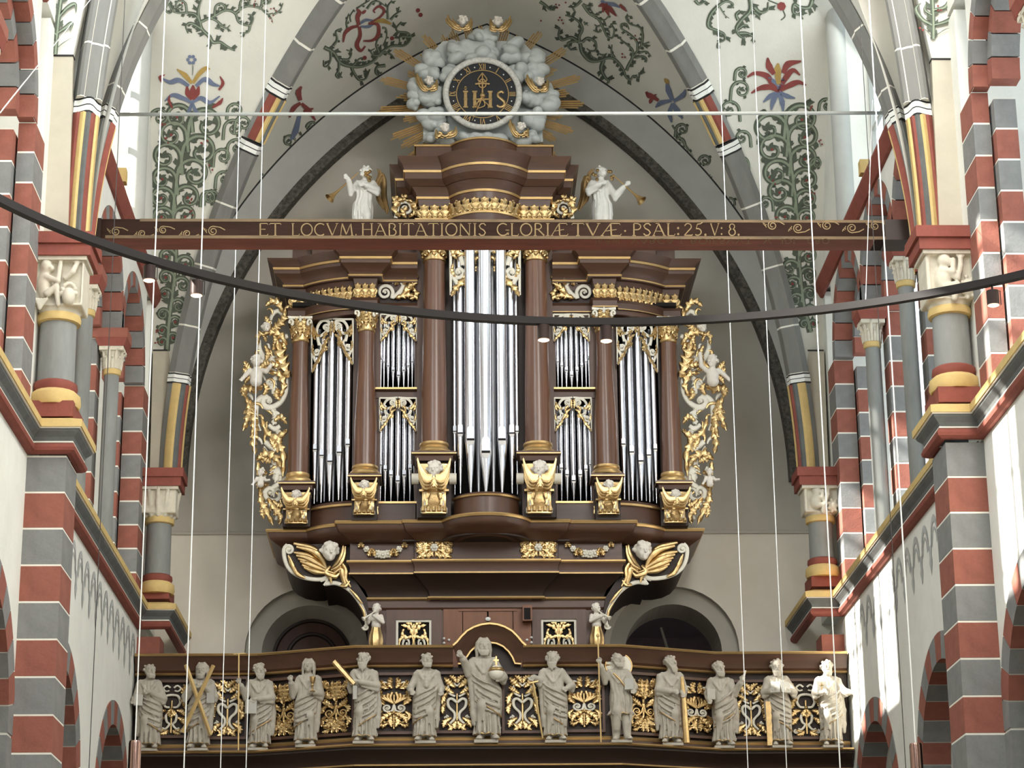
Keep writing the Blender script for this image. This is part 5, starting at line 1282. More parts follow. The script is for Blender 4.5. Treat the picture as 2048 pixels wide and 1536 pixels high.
# ================================================================== GALLERY PARAPET
zT = W(979, 1290, 28.95)[2]
def atz(x, y, z):                              # point on the view ray at height z
    d = ray(x, y); d = d * ((z - EZ) / d[2]); return (d[0], d[1])
GY0 = 28.95 + .18
ptE, ptB, ptM = atz(262, 1306, zT), atz(521, 1309, zT), atz(716, 1296, zT)
yE = (ptE[1] + ptB[1]) / 2 + .18; yM = GY0
GX = [XL + .02, ptB[0], ptM[0]]
GP = sym([(GX[0], yE), (GX[1], yE), (GX[2], yM)]); GP[-1] = (XR - .02, yE)
GAL = empty('gallery_parapet', (XO, 29.6, W(979, 1536, 28.95)[2]), 'long dark oak gallery parapet with gilt mouldings and carved openwork panels below the organ', 'parapet')
z_ = {y: W(979, y, 28.98)[2] for y in (1294, 1300, 1312, 1322, 1327, 1331, 1470, 1474, 1478, 1486, 1490, 1494, 1500, 1512, 1520, 1526, 1536)}
zB = z_[1536] - .35
zg = z_[1327]; zg2 = z_[1331]
TOP = [(.05, zg), (.06, zg + .02), (.08, z_[1322]), (.10, z_[1312]), (.15, z_[1300]), (.17, z_[1294]), (.18, zT - .02), (.18, zT)]
xb0, xb1 = atz(906, 1291, zT)[0], 2 * XO - atz(906, 1291, zT)[0]
left = [p for p in GP if p[0] < xb0] + [(xb0, yM)]; right = [(xb1, yM)] + [p for p in GP if p[0] > xb1]
for pth in (left, right):
    MB().sweep(pth, [(-.12, zT), (-.12, zg)] + TOP[:-1] + [(.16, zT)]).build('top_cornice', WOODH, GAL, 40)
    MB().sweep(pth, [(.12, zT - .025), (.185, zT - .03), (.2, zT - .01), (.185, zT + .004), (.12, zT + .004)]).build('gilt_edge', GOLDL, GAL)
    MB().sweep(pth, [(0, zg), (.075, zg), (.085, zg - .012), (.07, zg2), (0, zg2)]).build('gilt_line', GOLDL, GAL)
for a, b in ((0, 1), (1, 2), (2, 3), (3, 4), (4, 5)):
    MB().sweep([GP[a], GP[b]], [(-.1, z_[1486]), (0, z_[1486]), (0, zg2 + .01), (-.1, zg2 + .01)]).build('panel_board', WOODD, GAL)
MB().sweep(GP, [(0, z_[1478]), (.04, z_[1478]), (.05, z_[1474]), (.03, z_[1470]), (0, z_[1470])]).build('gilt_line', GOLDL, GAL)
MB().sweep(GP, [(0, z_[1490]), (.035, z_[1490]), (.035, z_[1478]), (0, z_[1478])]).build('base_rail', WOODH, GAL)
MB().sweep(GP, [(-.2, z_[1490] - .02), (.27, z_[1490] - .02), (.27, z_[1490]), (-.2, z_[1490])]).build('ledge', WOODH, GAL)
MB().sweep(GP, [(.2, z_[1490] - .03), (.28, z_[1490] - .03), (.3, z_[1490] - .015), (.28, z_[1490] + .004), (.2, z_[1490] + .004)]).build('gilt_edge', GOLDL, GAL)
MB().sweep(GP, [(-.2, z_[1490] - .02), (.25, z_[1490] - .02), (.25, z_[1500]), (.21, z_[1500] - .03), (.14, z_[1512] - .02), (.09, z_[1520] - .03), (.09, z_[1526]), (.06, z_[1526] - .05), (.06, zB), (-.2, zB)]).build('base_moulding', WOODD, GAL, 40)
MB().sweep(GP, [(.05, z_[1526] - .005), (.12, z_[1526] - .005), (.13, z_[1526] - .025), (.05, z_[1526] - .03)]).build('gilt_line', GOLDL, GAL)
# raised arch in the middle
A_ = [(906, 1291), (914, 1284), (922, 1274), (934, 1262), (948, 1254), (963, 1249), (979, 1247), (995, 1249), (1010, 1254), (1024, 1262), (1036, 1274), (1044, 1284), (1052, 1291)]
B_ = [(916, 1328), (928, 1327), (933, 1315), (941, 1303), (952, 1293), (965, 1287), (979, 1285), (993, 1287), (1006, 1293), (1017, 1303), (1025, 1315), (1030, 1327), (1042, 1328)]
PA_ = [W(x, y, yM - .18) for x, y in A_]; PB_ = [W(x, y, yM - .06) for x, y in B_]
mid = lambda t, o: [((a[0] * t + b[0] * (1 - t)), yM - o, a[2] * t + b[2] * (1 - t)) for a, b in zip(PA_, PB_)]
MB().grid([[(p[0], yM + .1, p[2]) for p in PB_], PB_, mid(.15, .08), mid(.4, .10), mid(.65, .13), mid(.85, .165), PA_, [(p[0], yM + .12, p[2] + .005) for p in PA_]]).build('arched_cornice', WOODH, GAL, 50, fix=False)
MB().tube([(p[0], p[1] - .0, p[2]) for p in PA_], .022, 6).build('gilt_edge', GOLDL, GAL, 60)
MB().tube([(p[0], p[1] - .005, p[2]) for p in PB_], .018, 6).build('gilt_edge', GOLDL, GAL, 60)
MB().add([(p[0], yM + .02, p[2]) for p in PB_] + [(PB_[-1][0], yM + .02, zg2), (PB_[0][0], yM + .02, zg2)], [tuple(range(len(PB_) + 2))]).build('niche_board', WOODD, GAL, fix=False)
MB().sweep([(XL, 31.4), (XR, 31.4)], [(0, z_[1536] - .05), (2.0, z_[1536] - .05), (2.0, z_[1536] - .15), (0, z_[1536] - .15)]).build('gallery_deck', WOODD, GAL)
def gal_y(x):
    for (x0, y0), (x1, y1) in zip(GP[:-1], GP[1:]):
        if x0 <= x <= x1: return y0 + (y1 - y0) * (x - x0) / (x1 - x0), math.atan2(y1 - y0, x1 - x0)
    return yE, 0.0
# carved openwork panels, four patterns, each carved once
def panel_mesh(kind):
    o = Orn(lambda u, v, h: (u, -h, v), 1.0); S = lambda s, pts: [(s * x, y) for x, y in pts]
    for s in (-1, 1):
        if kind == 0:    # shell above paired volutes
            for k in range(4): o.stroke('g', S(s, [(.01, .0), (.04 + .03 * k, .07), (.02 + .045 * k, .15 - .018 * k)]), .012, .02, .01)
            o.spiral('c', (s * .075, -.06), .05, -pi / 2 if s > 0 else -pi / 2, 1.3, s, .014, .009, .005, S(s, [(0, -.02), (.02, -.1)]))
            o.spiral('c', (s * .13, .26), .03, pi / 2, 1.1, -s, .012, .008, 0, S(s, [(.03, .2), (.06, .27)]))
            L = [([(0, -.12), (.06, -.15), (.12, -.2), (.14, -.27)], .04), ([(.02, -.16), (.04, -.24), (.02, -.32)], .035), ([(.1, -.02), (.16, .04), (.15, .14)], .035), ([(.15, .12), (.17, .2), (.12, .26)], .03), ([(.02, .2), (.05, .26), (.03, .34)], .035), ([(.12, -.1), (.17, -.16), (.15, -.24)], .03), ([(.06, -.26), (.12, -.3), (.16, -.27)], .03), ([(.06, .2), (.12, .22), (.16, .3)], .03)]
        elif kind == 1:  # crossed cream straps
            o.stroke('c', S(s, [(.0, .0), (.06, .05), (.1, .02), (.09, -.06), (.03, -.14), (.03, -.22), (.09, -.3)]), .018, .014, .01)
            o.stroke('c', S(s, [(.02, .08), (.08, .12), (.1, .2), (.05, .26), (.0, .22)]), .014, .012, .01)
            o.spiral('c', (s * .12, -.2), .03, pi / 2, 1.2, s, .01, .008, 0); o.ball('c', (s * .0, .3), .025)
            L = [([(.02, .2), (.08, .26), (.14, .33)], .04), ([(.1, .14), (.15, .06), (.16, -.04)], .035), ([(.12, .0), (.16, -.08), (.15, -.16)], .03), ([(.06, -.2), (.13, -.26), (.15, -.34)], .035), ([(0, -.24), (.03, -.3), (.02, -.36)], .03), ([(.03, .12), (.09, .16), (.15, .2)], .03), ([(.1, -.28), (.06, -.34), (.1, -.37)], .03), ([(0, .26), (.03, .32), (.08, .36)], .03)]
        elif kind == 2:  # rising acanthus
            o.spiral('g', (s * .08, -.1), .055, -pi / 2, 1.3, s, .014, .009, 0, S(s, [(0, .04), (.02, -.1)]))
            o.spiral('g', (s * .08, .17), .05, pi / 2, 1.2, -s, .013, .009, 0, S(s, [(0, .02), (.02, .16)]))
            L = [([(0, .06), (.02, .18), (.03, .32)], .045), ([(.02, .1), (.08, .12), (.15, .16)], .035), ([(.06, .24), (.12, .26), (.15, .34)], .035), ([(.02, -.04), (.09, .02), (.15, .06)], .035), ([(.02, -.16), (.06, -.24), (.13, -.28)], .04), ([(0, -.2), (.02, -.28), (.03, -.37)], .035), ([(.12, -.14), (.16, -.2), (.15, -.28)], .03), ([(.1, .0), (.15, -.04), (.16, -.1)], .03), ([(.06, -.3), (.1, -.34), (.15, -.35)], .028)]
        else:            # vase and rings
            o.stroke('c', S(s, [(.02, .3), (.06, .33), (.1, .29), (.07, .25), (.03, .26)]), .012, .01, .01); o.stroke('c', S(s, [(.0, .2), (.07, .18), (.1, .1), (.07, .03), (.02, .02)]), .017, .014, .01)
            o.stroke('c', S(s, [(.02, -.06), (.06, -.1), (.05, -.18), (.02, -.22), (.06, -.28), (.1, -.27)]), .016, .012, .01); o.spiral('c', (s * .12, -.31), .03, pi / 2, 1.2, -s, .01, .007, 0)
            L = [([(.1, .14), (.15, .08), (.16, .0)], .035), ([(.06, -.02), (.12, -.04), (.16, -.1)], .035), ([(.08, -.12), (.13, -.16), (.16, -.22)], .035), ([(.1, .22), (.15, .26), (.15, .34)], .03), ([(0, .0), (.03, -.06), (.0, -.12)], .03), ([(.03, -.3), (.06, -.34), (.12, -.36)], .03), ([(.11, .3), (.15, .22), (.13, .16)], .028)]
        for pts, w in L:
            o.leaf('g', S(s, pts), w * 1.05, 4, .012, 1.0)
            if kind != 9: q = pts[-1]; o.leaf('g', S(s, [pts[0], ((pts[0][0] + q[0]) / 2 + .02, (pts[0][1] + q[1]) / 2 + .03), (q[0] * .75 + .02, q[1] * .9 + .045)]), w * .7, 3, .0, 1.0)
    o.stroke('g', [(0, -.34), (0, -.1), (0, .12)], .014, .012, -.005); o.ball('g', (0, .02), .022)
    return [(nm, q.mesh(nm, GOLD if k == 'g' else CREAM, 60)) for k, nm, q in o.items]
PK = [panel_mesh(k) for k in range(4)]
for x, y0, y1, kd in ((343, 1366, 1470, 3), (455, 1360, 1472, 1), (567, 1362, 1472, 2), (672, 1356, 1466, 2), (788, 1352, 1462, 0), (914, 1350, 1460, 1), (1045, 1350, 1460, 1), (1168, 1350, 1458, 0), (1287, 1352, 1464, 2), (1393, 1362, 1470, 0), (1502, 1366, 1472, 1), (1612, 1364, 1472, 3)):
    X0 = W(x, 1415, GY0 - .05)[0]; y_, a_ = gal_y(X0); p = W(x, (y0 + y1) / 2, y_ - .03); H = W(x, y0, y_)[2] - W(x, y1, y_)[2]
    fr = bpy.data.objects.new('carved_panel', None); COL.objects.link(fr); fr.parent = GAL; fr.matrix_parent_inverse = Matrix.Translation(-Vector(GAL.location)); fr.location = p
    M = Matrix.Translation(p) @ Matrix.Rotation(a_, 4, 'Z'); k = H / .74
    m = MB(); w, h = .23, H * .56
    for (a, b, c, d) in ((-w - .035, -w, -h, h), (w, w + .035, -h, h), (-w, w, h - .035, h), (-w, w, -h, -h + .035)): m.box(a, b, -.025, .02, c, d)
    for nm, me in [('panel_moulding', m.mesh('panel_moulding', WOOD))] + PK[kd]:
        o = put(nm, me, fr); o.matrix_basis = M @ (Matrix.Identity(4) if nm == 'panel_moulding' else Matrix.Diagonal((k * 1.22, k, k, 1)))

# ================================================================== STATUES
def saint(p):
    g = SDF((-.36, -.27, -.01), (.36, .17, 1.04), .0078)
    rng = random.Random(p.get('seed', 1)); ln = p.get('lean', .02); tw = p.get('tw', 1.5); sh = p.get('short', False)
    hx = -ln * .6
    for s in (-1, 1):                            # feet
        fx = s * .062 + ln * .5; fy = -.085 if s * ln > 0 else -.05
        g.cap((fx, fy + .06, .035), (fx + s * .02, fy - .055, .022), .032, .026, .012)
        for k in range(5): g.cap((fx + s * .02 + (k - 2) * .011, fy - .06, .018), (fx + s * .022 + (k - 2) * .012, fy - .085 + abs(k - 2) * .004, .014), .0085, k=.004)
        g.cap((fx, fy + .05, .06), (s * .055, 0, .3), .036, .05, .012)
    z0 = .30 if sh else .062
    g.column([(z0, ln * .3, -.005, .118 if not sh else .135, .09), (.2 if not sh else .36, ln * .5, -.01, .106, .082), (.36 if not sh else .42, ln, -.012, .112, .085), (.5, ln, -.005, .112, .082), (.585, 0, 0, .094, .07)], (p.get('pl', 12), .30, .05, tw), .012)
    if sh:
        for s in (-1, 1): g.chain([(s * .055, 0, .3), (s * .06 + ln * .5, -.02, .2), (s * .062 + ln * .5, -.01, .05)], [.056, .05, .04], .015)
    g.column([(.55, 0, 0, .094, .07), (.64, hx * .4, -.005, .104, .076), (.74, hx, 0, .116, .07), (.80, hx, .005, .10, .055)], (10, .10, .05, .8), .015)
    kx = -.045 if ln > 0 else .045               # the free knee shows through the cloth
    g.cap((kx + ln, -.03, .5), (kx * 1.2 + ln * .6, -.082, .33), .05, .046, .03).cap((kx * 1.2 + ln * .6, -.082, .33), (kx * 1.1, -.05, .14), .046, .036, .03)
    g.cap((hx - .088, .01, .768), (hx + .088, .01, .768), .044, k=.03); g.cap((hx, .012, .82), (hx - .09, .012, .775), .03, k=.03).cap((hx, .012, .82), (hx + .09, .012, .775), .03, k=.03)
    hd = np.array((hx + p.get('hx', 0), -.012, .922)); g.cap((hx, .005, .80), tuple(hd - (0, -.01, .04)), .038, .034, .02)
    P = head_sdf(g, hd, .075, p.get('yaw', 0), p.get('hair', 'curl'), p.get('beard', .5), p.get('tilt', 0), p.get('seed', 1))
    for s, key in ((-1, 'l'), (1, 'r')):         # arms, wide sleeves and hands with five fingers
        el, ha, fd = [np.array(v, float) for v in p[key]]; sp = np.array((hx + s * .104, .008, .762)); el = sp + (el - (hx + s * .125, .005, .772)) * (.9, 1, 1)
        g.cap(sp, el, .044, .042, .025).cap(el, ha - (ha - el) * .22, .042, .036, .012); g.cap(ha - (ha - el) * .3, ha, .022, .018, .006)
        d2 = (ha - el) / np.linalg.norm(ha - el)
        g.chain([el + (0, .01, -.01), el + (0, .0, -.05), ha - d2 * .06 + (0, .01, -.045)], [.036, .026, .012], .015)      # hanging sleeve edge
        fd = fd / np.linalg.norm(fd); side = np.cross(fd, (0, -1, 0.2)); side /= np.linalg.norm(side) + 1e-9; bend = np.cross(side, fd)
        palm = ha + fd * .02; g.cap(ha, palm, .02, .021, .006)
        for k in range(4):
            b = palm + side * (k - 1.5) * .0125 + fd * .012; L = (.026, .032, .030, .022)[k]
            m_ = b + fd * L * .6; g.cap(b, m_, .0085, .008, .003).cap(m_, m_ + fd * L * .45 + bend * .008, .008, .0068, .003)
        tb = ha + side * -.018 + fd * .006; g.cap(tb, tb + fd * .02 - side * .016, .0095, .0085, .004).cap(tb + fd * .02 - side * .016, tb + fd * .036 - side * .016, .0085, .007, .003)
    dr = p.get('drape', 1)                       # mantle: swags over the front and a fall from one arm
    body = lambda th, z, e_=.0: (hx * (z - .55) * 2 * (z > .55) + ln * (z < .55) * .8 + (.112 + e_) * math.sin(th), -(.082 + e_) * math.cos(th), z)
    if dr:
        slope = .75 * dr; zc0 = .30 * p.get('low', 1.0) - .0
        g.column([(.16, ln * .5, -.008, .126, .098), (.36, ln, -.012, .126, .099), (.5, ln, -.005, .122, .094), (.60, 0, 0, .112, .086), (.66, hx * .5, 0, .112, .082)], (7, .07, .02, 2.0), .006, clip=lambda X, Y, Z: zc0 - .02 - slope * (X - ln) * .9 - Z + 0 * Y)
        n = p.get('nf', 5)
        for i in range(n):
            t = i / (n - 1); za, zb_ = .68 - .24 * t, .50 - .22 * t; sag = .05 + .05 * t; ph = rng.uniform(0, 3)
            F_ = lambda dz, e_: [body(dr * (-1.35 + 2.6 * u), za * (1 - u) + zb_ * u - sag * 4 * u * (1 - u) * .7 + dz * (.5 + u * .5), e_ + .005 * math.sin(ph + 4 * u)) for u in np.linspace(0, 1, 9)]
            g.chain(F_(0, .022), [.004, .009, .013, .015, .015, .014, .012, .009, .004], .006)
            g.chain(F_(-.028, .022), [.003, .006, .009, .011, .011, .010, .009, .007, .003], .004, True)
            g.chain(F_(.026, .026), [.002, .003, .005, .008, .008, .007, .005, .004, .002], .004, True)
        g.chain([body(-1.4 * dr, .77, .02), body(-1.55 * dr, .6, .03), body(-1.6 * dr, .42, .035), body(-1.5 * dr, .26, .03), body(-1.45 * dr, .17, .03)], [.03, .032, .032, .03, .02], .02)
        g.chain([body(-1.1 * dr, .72, .01), body(-1.15 * dr, .5, .022), body(-1.2 * dr, .33, .02)], [.016, .016, .01], .012)
    for i in range(p.get('nv', 6)):              # long falling folds of the skirt
        x = rng.uniform(-1.1, 1.1); a = rng.uniform(.18, .30); q = x + rng.uniform(-.35, .35)
        g.chain([body(x, a, .0), body((x + q) / 2, (a + z0) / 2, .014), body(q, z0 + .015, .022)], [.005, .012, .016], .006)
    for i in range(7):                           # deep creases between the folds of skirt and bodice
        x = -1.15 + 2.3 * i / 6 + rng.uniform(-.08, .08); a = rng.uniform(.22, .34) if dr else rng.uniform(.44, .52); q = x * 1.05 + rng.uniform(-.12, .12)
        g.chain([body(x, a, .012), body((x + q) / 2, (a + z0) / 2, .018), body(q, z0 - .01, .026)], [.004, .011, .015], .004, True)
    for i in range(5):
        x = -.8 + 1.6 * i / 4; g.chain([body(x * .8, .765, .004), body(x * .7, .69, .004), body(x * .5 + .1 * dr, .60, .004)], [.004, .009, .005], .004, True)
    for s in (-1, 1):                            # collar folds
        g.chain([(hx + s * .10, -.02, .80), (hx + s * .06, -.062, .73), (hx + s * .01, -.082, .65)], [.018, .016, .01], .012)
    if p.get('cape'):
        for i in range(4): g.chain([(hx - .13 + .02 * i, -.01, .77 - .03 * i), (hx, -.075 - .006 * i, .72 - .035 * i), (hx + .13 - .02 * i, -.01, .77 - .03 * i)], .02, .015)
    g.ell((ln * .3, .085, .45), (.12, .05, .36), .04)
    return g
def statue(x, ytop, ybot, label, p, name='statue', extra=None, m=STONE, group='carved saints on the gallery parapet'):
    X0 = W(x, 1415, GY0 - .1)[0]; y_, a_ = gal_y(X0); y_ -= .15; base = W(x, ybot, y_); H = (W(x, ytop, y_)[2] - base[2]) * 1.01
    g = saint(p); V, Q = g.mesh(); V = V * H
    me = npmesh(name, V + np.array((0, 0, .028 * H)), Q, m)
    o = bpy.data.objects.new(name, me); COL.objects.link(o); o.location = (base[0], y_, z_[1490] + .003); tag(o, label, 'statue', group)
    o.rotation_euler.z = p.get('rot', 0)
    pl = MB().box(-.115 * H, .115 * H, -.14 * H, .1 * H, 0, .03 * H); ch = bpy.data.objects.new('plinth', pl.mesh('plinth', m)); COL.objects.link(ch); ch.parent = o
    def add(nm, mb, mt, smooth=40, lab=None):
        mb.v = [(v[0] * H, v[1] * H, v[2] * H + .028 * H) for v in mb.v]; c = bpy.data.objects.new(nm, mb.mesh(nm, mt, smooth)); COL.objects.link(c); c.parent = o; tag(c, lab)
    # gilded hem
    z0 = .30 if p.get('short') else .062; ln = p.get('lean', .02)
    if p.get('hem', True):
        rows = [[(ln * .35 + (.122 + q) * math.sin(t) * (1 + .06 * math.sin(7 * t)), -.004 - (.095 + q) * math.cos(t) * (1 + .06 * math.sin(7 * t)), z0 + zz + .006 * math.sin(9 * t)) for t in np.linspace(-1.5, 1.5, 30)] for q, zz in ((0, 0), (.006, .003), (.004, .012), (-.01, .014))]
        mb = MB().grid(rows); add('gilt_hem', mb, GOLDD)
    dr_ = p.get('drape', 1)
    if dr_:
        slope = .75 * dr_; zc0 = .30 * p.get('low', 1.0); P_ = []
        for t in np.linspace(-1.35, 1.35, 22):
            x_ = ln * .8 + .129 * math.sin(t); P_.append((x_, -.012 - .101 * math.cos(t) * (1 + .05 * math.sin(7 * t)), zc0 - .018 - slope * (x_ - ln) * .9))
        P_ = [q for q in P_ if q[2] > .17]
        if len(P_) > 3: add('gilt_mantle_hem', MB().tube(P_, .0065, 6), GOLDD)
    if extra: extra(add, p)
    return o
bar = lambda a, b, w, t: MB().tube([a, b], [w, w], 4)
def book(c, w, h, t, rz=0, rx=0):
    mb = MB().box(-w / 2, w / 2, -t / 2, t / 2, -h / 2, h / 2); R_ = Matrix.Rotation(rz, 3, 'Z') @ Matrix.Rotation(rx, 3, 'X'); mb.v = [tuple(Vector(c) + R_ @ Vector(v)) for v in mb.v]; return mb
BOOKM = mat('grey book paint', (172, 168, 158), .6, var=.06)
PALEGOLD = mat('pale gilt wood', (206, 176, 120), .45, .35, var=.12, scale=8)
def x1(add, p): add('book', book((-.12, -.13, .56), .1, .13, .035, .4), BOOKM)
def x2(add, p):
    for a, b in (((-.16, -.17, .955), (.15, -.17, .14)), ((.16, -.185, .945), (-.17, -.185, .17))):
        add('saltire_beam', MB().tube([a, b], [.023, .023], 4), PALEGOLD, False, 'pale gilt beam of the X-shaped cross')
    add('hanging_scroll', book((.13, -.11, .62), .09, .2, .015, -.1), BOOKM)
def x3(add, p):
    add('tall_staff', MB().tube([(-.22, -.15, -.028), (-.245, -.15, 1.09)], .009, 7), PALEGOLD); add('staff_crosspiece', MB().tube([(-.31, -.15, 1.09), (-.17, -.15, 1.10)], .009, 6), PALEGOLD)
    add('book', book((-.09, -.16, .47), .13, .16, .045, .3), BOOKM)
def x4(add, p): add('chalice', MB().lathe((.07, -.15, .60), [(.03, 0), (.032, .008), (.01, .02), (.009, .06), (.018, .075), (.012, .09), (.03, .12), (.036, .17), (.03, .172)], 12), GOLD)
def x5(add, p): add('gilt_saw_beam', MB().tube([(-.33, -.10, .885), (-.10, -.16, .62)], [.034, .03], 6), GOLD, 30); add('beam_end', book((-.095, -.15, .53), .045, .15, .04, 0, .0), BOOKM)
def x7(add, p):
    mb = MB(); rows = []
    for i in range(9):
        ph = pi * i / 8; rows.append([(.10 + .072 * math.sin(ph) * math.cos(t), -.15 + .072 * math.sin(ph) * math.sin(t), .64 + .072 * math.cos(ph)) for t in np.linspace(0, 2 * pi, 17)])
    add('orb', mb.grid(rows), CREAM)
    add('orb_band', MB().lathe((.10, -.15, .64), [(.073, .012), (.078, .02), (.074, .03), (.06, .048)], 16), GOLD); add('orb_cross', MB().box(.092, .108, -.158, -.142, .70, .80).box(.075, .125, -.157, -.143, .752, .77), GOLD)
def x8(add, p):
    add('sword_hilt', MB().tube([(-.26, -.14, .715), (-.235, -.14, .60)], .012, 7).tube([(-.29, -.14, .625), (-.18, -.14, .65)], [.012, .012], 6), GOLD); add('sword_blade', MB().tube([(-.235, -.14, .60), (-.14, -.13, .02)], [.016, .008], 4), PALEGOLD)
def x9(add, p):
    add('pilgrim_staff', MB().tube([(-.235, -.16, -.028), (-.245, -.16, 1.16)], .0085, 7), PALEGOLD); add('staff_knob', MB().lathe((-.245, -.16, 1.15), [(.008, 0), (.02, .015), (.02, .03), (.008, .045)], 10), PALEGOLD)
    rows = [[(.0 + r * math.cos(t), .06 - .02 * (1 - r / .15), .87 + r * math.sin(t) * .95) for t in np.linspace(0, 2 * pi, 25)] for r in (.15, .145, .1, .03)]
    add('broad_hat', MB().grid(rows).grid([[(x, y + .02, z) for x, y, z in q] for q in rows]).grid([rows[0], [(x, y + .02, z) for x, y, z in rows[0]]]), CREAM, 60); add('hat_brim', MB().tube([(.15 * math.cos(t), .06, .87 + .1425 * math.sin(t)) for t in np.linspace(0, 2 * pi, 25)], .008, 6), GOLDL)
    add('book', book((.1, -.14, .62), .1, .13, .04, -.3, -.2), BOOKM); add('strap', MB().tube([(-.07, -.075, .76), (.0, -.10, .68), (.07, -.09, .58)], .009, 5), GOLDL)
def x10(add, p): add('gilt_club', MB().tube([(.125, -.12, .74), (.14, -.14, .4), (.155, -.12, .0)], [.02, .03, .04], 8), GOLD)
def x11(add, p): add('knife', MB().tube([(.235, -.16, .76), (.275, -.17, .87)], [.018, .008], 4), CREAM); add('knife_hilt', MB().tube([(.21, -.15, .76), (.26, -.16, .745)], [.008, .008], 5), GOLDL); add('book', book((-.14, -.12, .60), .1, .12, .04, .3), BOOKM)
def x12(add, p):
    for s in (-1, 1): add('open_book', book((s * .055, -.165, .655), .11, .14, .022, s * .35, -.35), BOOKM)
    add('gilt_saw', MB().plate([(-.17, -.13, .50), (-.12, -.13, .50)] + [(-.115 + .008 * (i % 2), -.13, .46 - .045 * i) for i in range(10)] + [(-.12, -.13, .0), (-.17, -.13, .0)], (0, .018, 0)), GOLD, False)
def x13(add, p): add('book', book((-.10, -.12, .66), .11, .15, .04, .1), BOOKM); add('book_cross', MB().box(-.106, -.094, -.146, -.139, .63, .72).box(-.125, -.075, -.146, -.139, .685, .695), GOLD)
F = (0, -1, 0); DN = (0, -.3, -1)
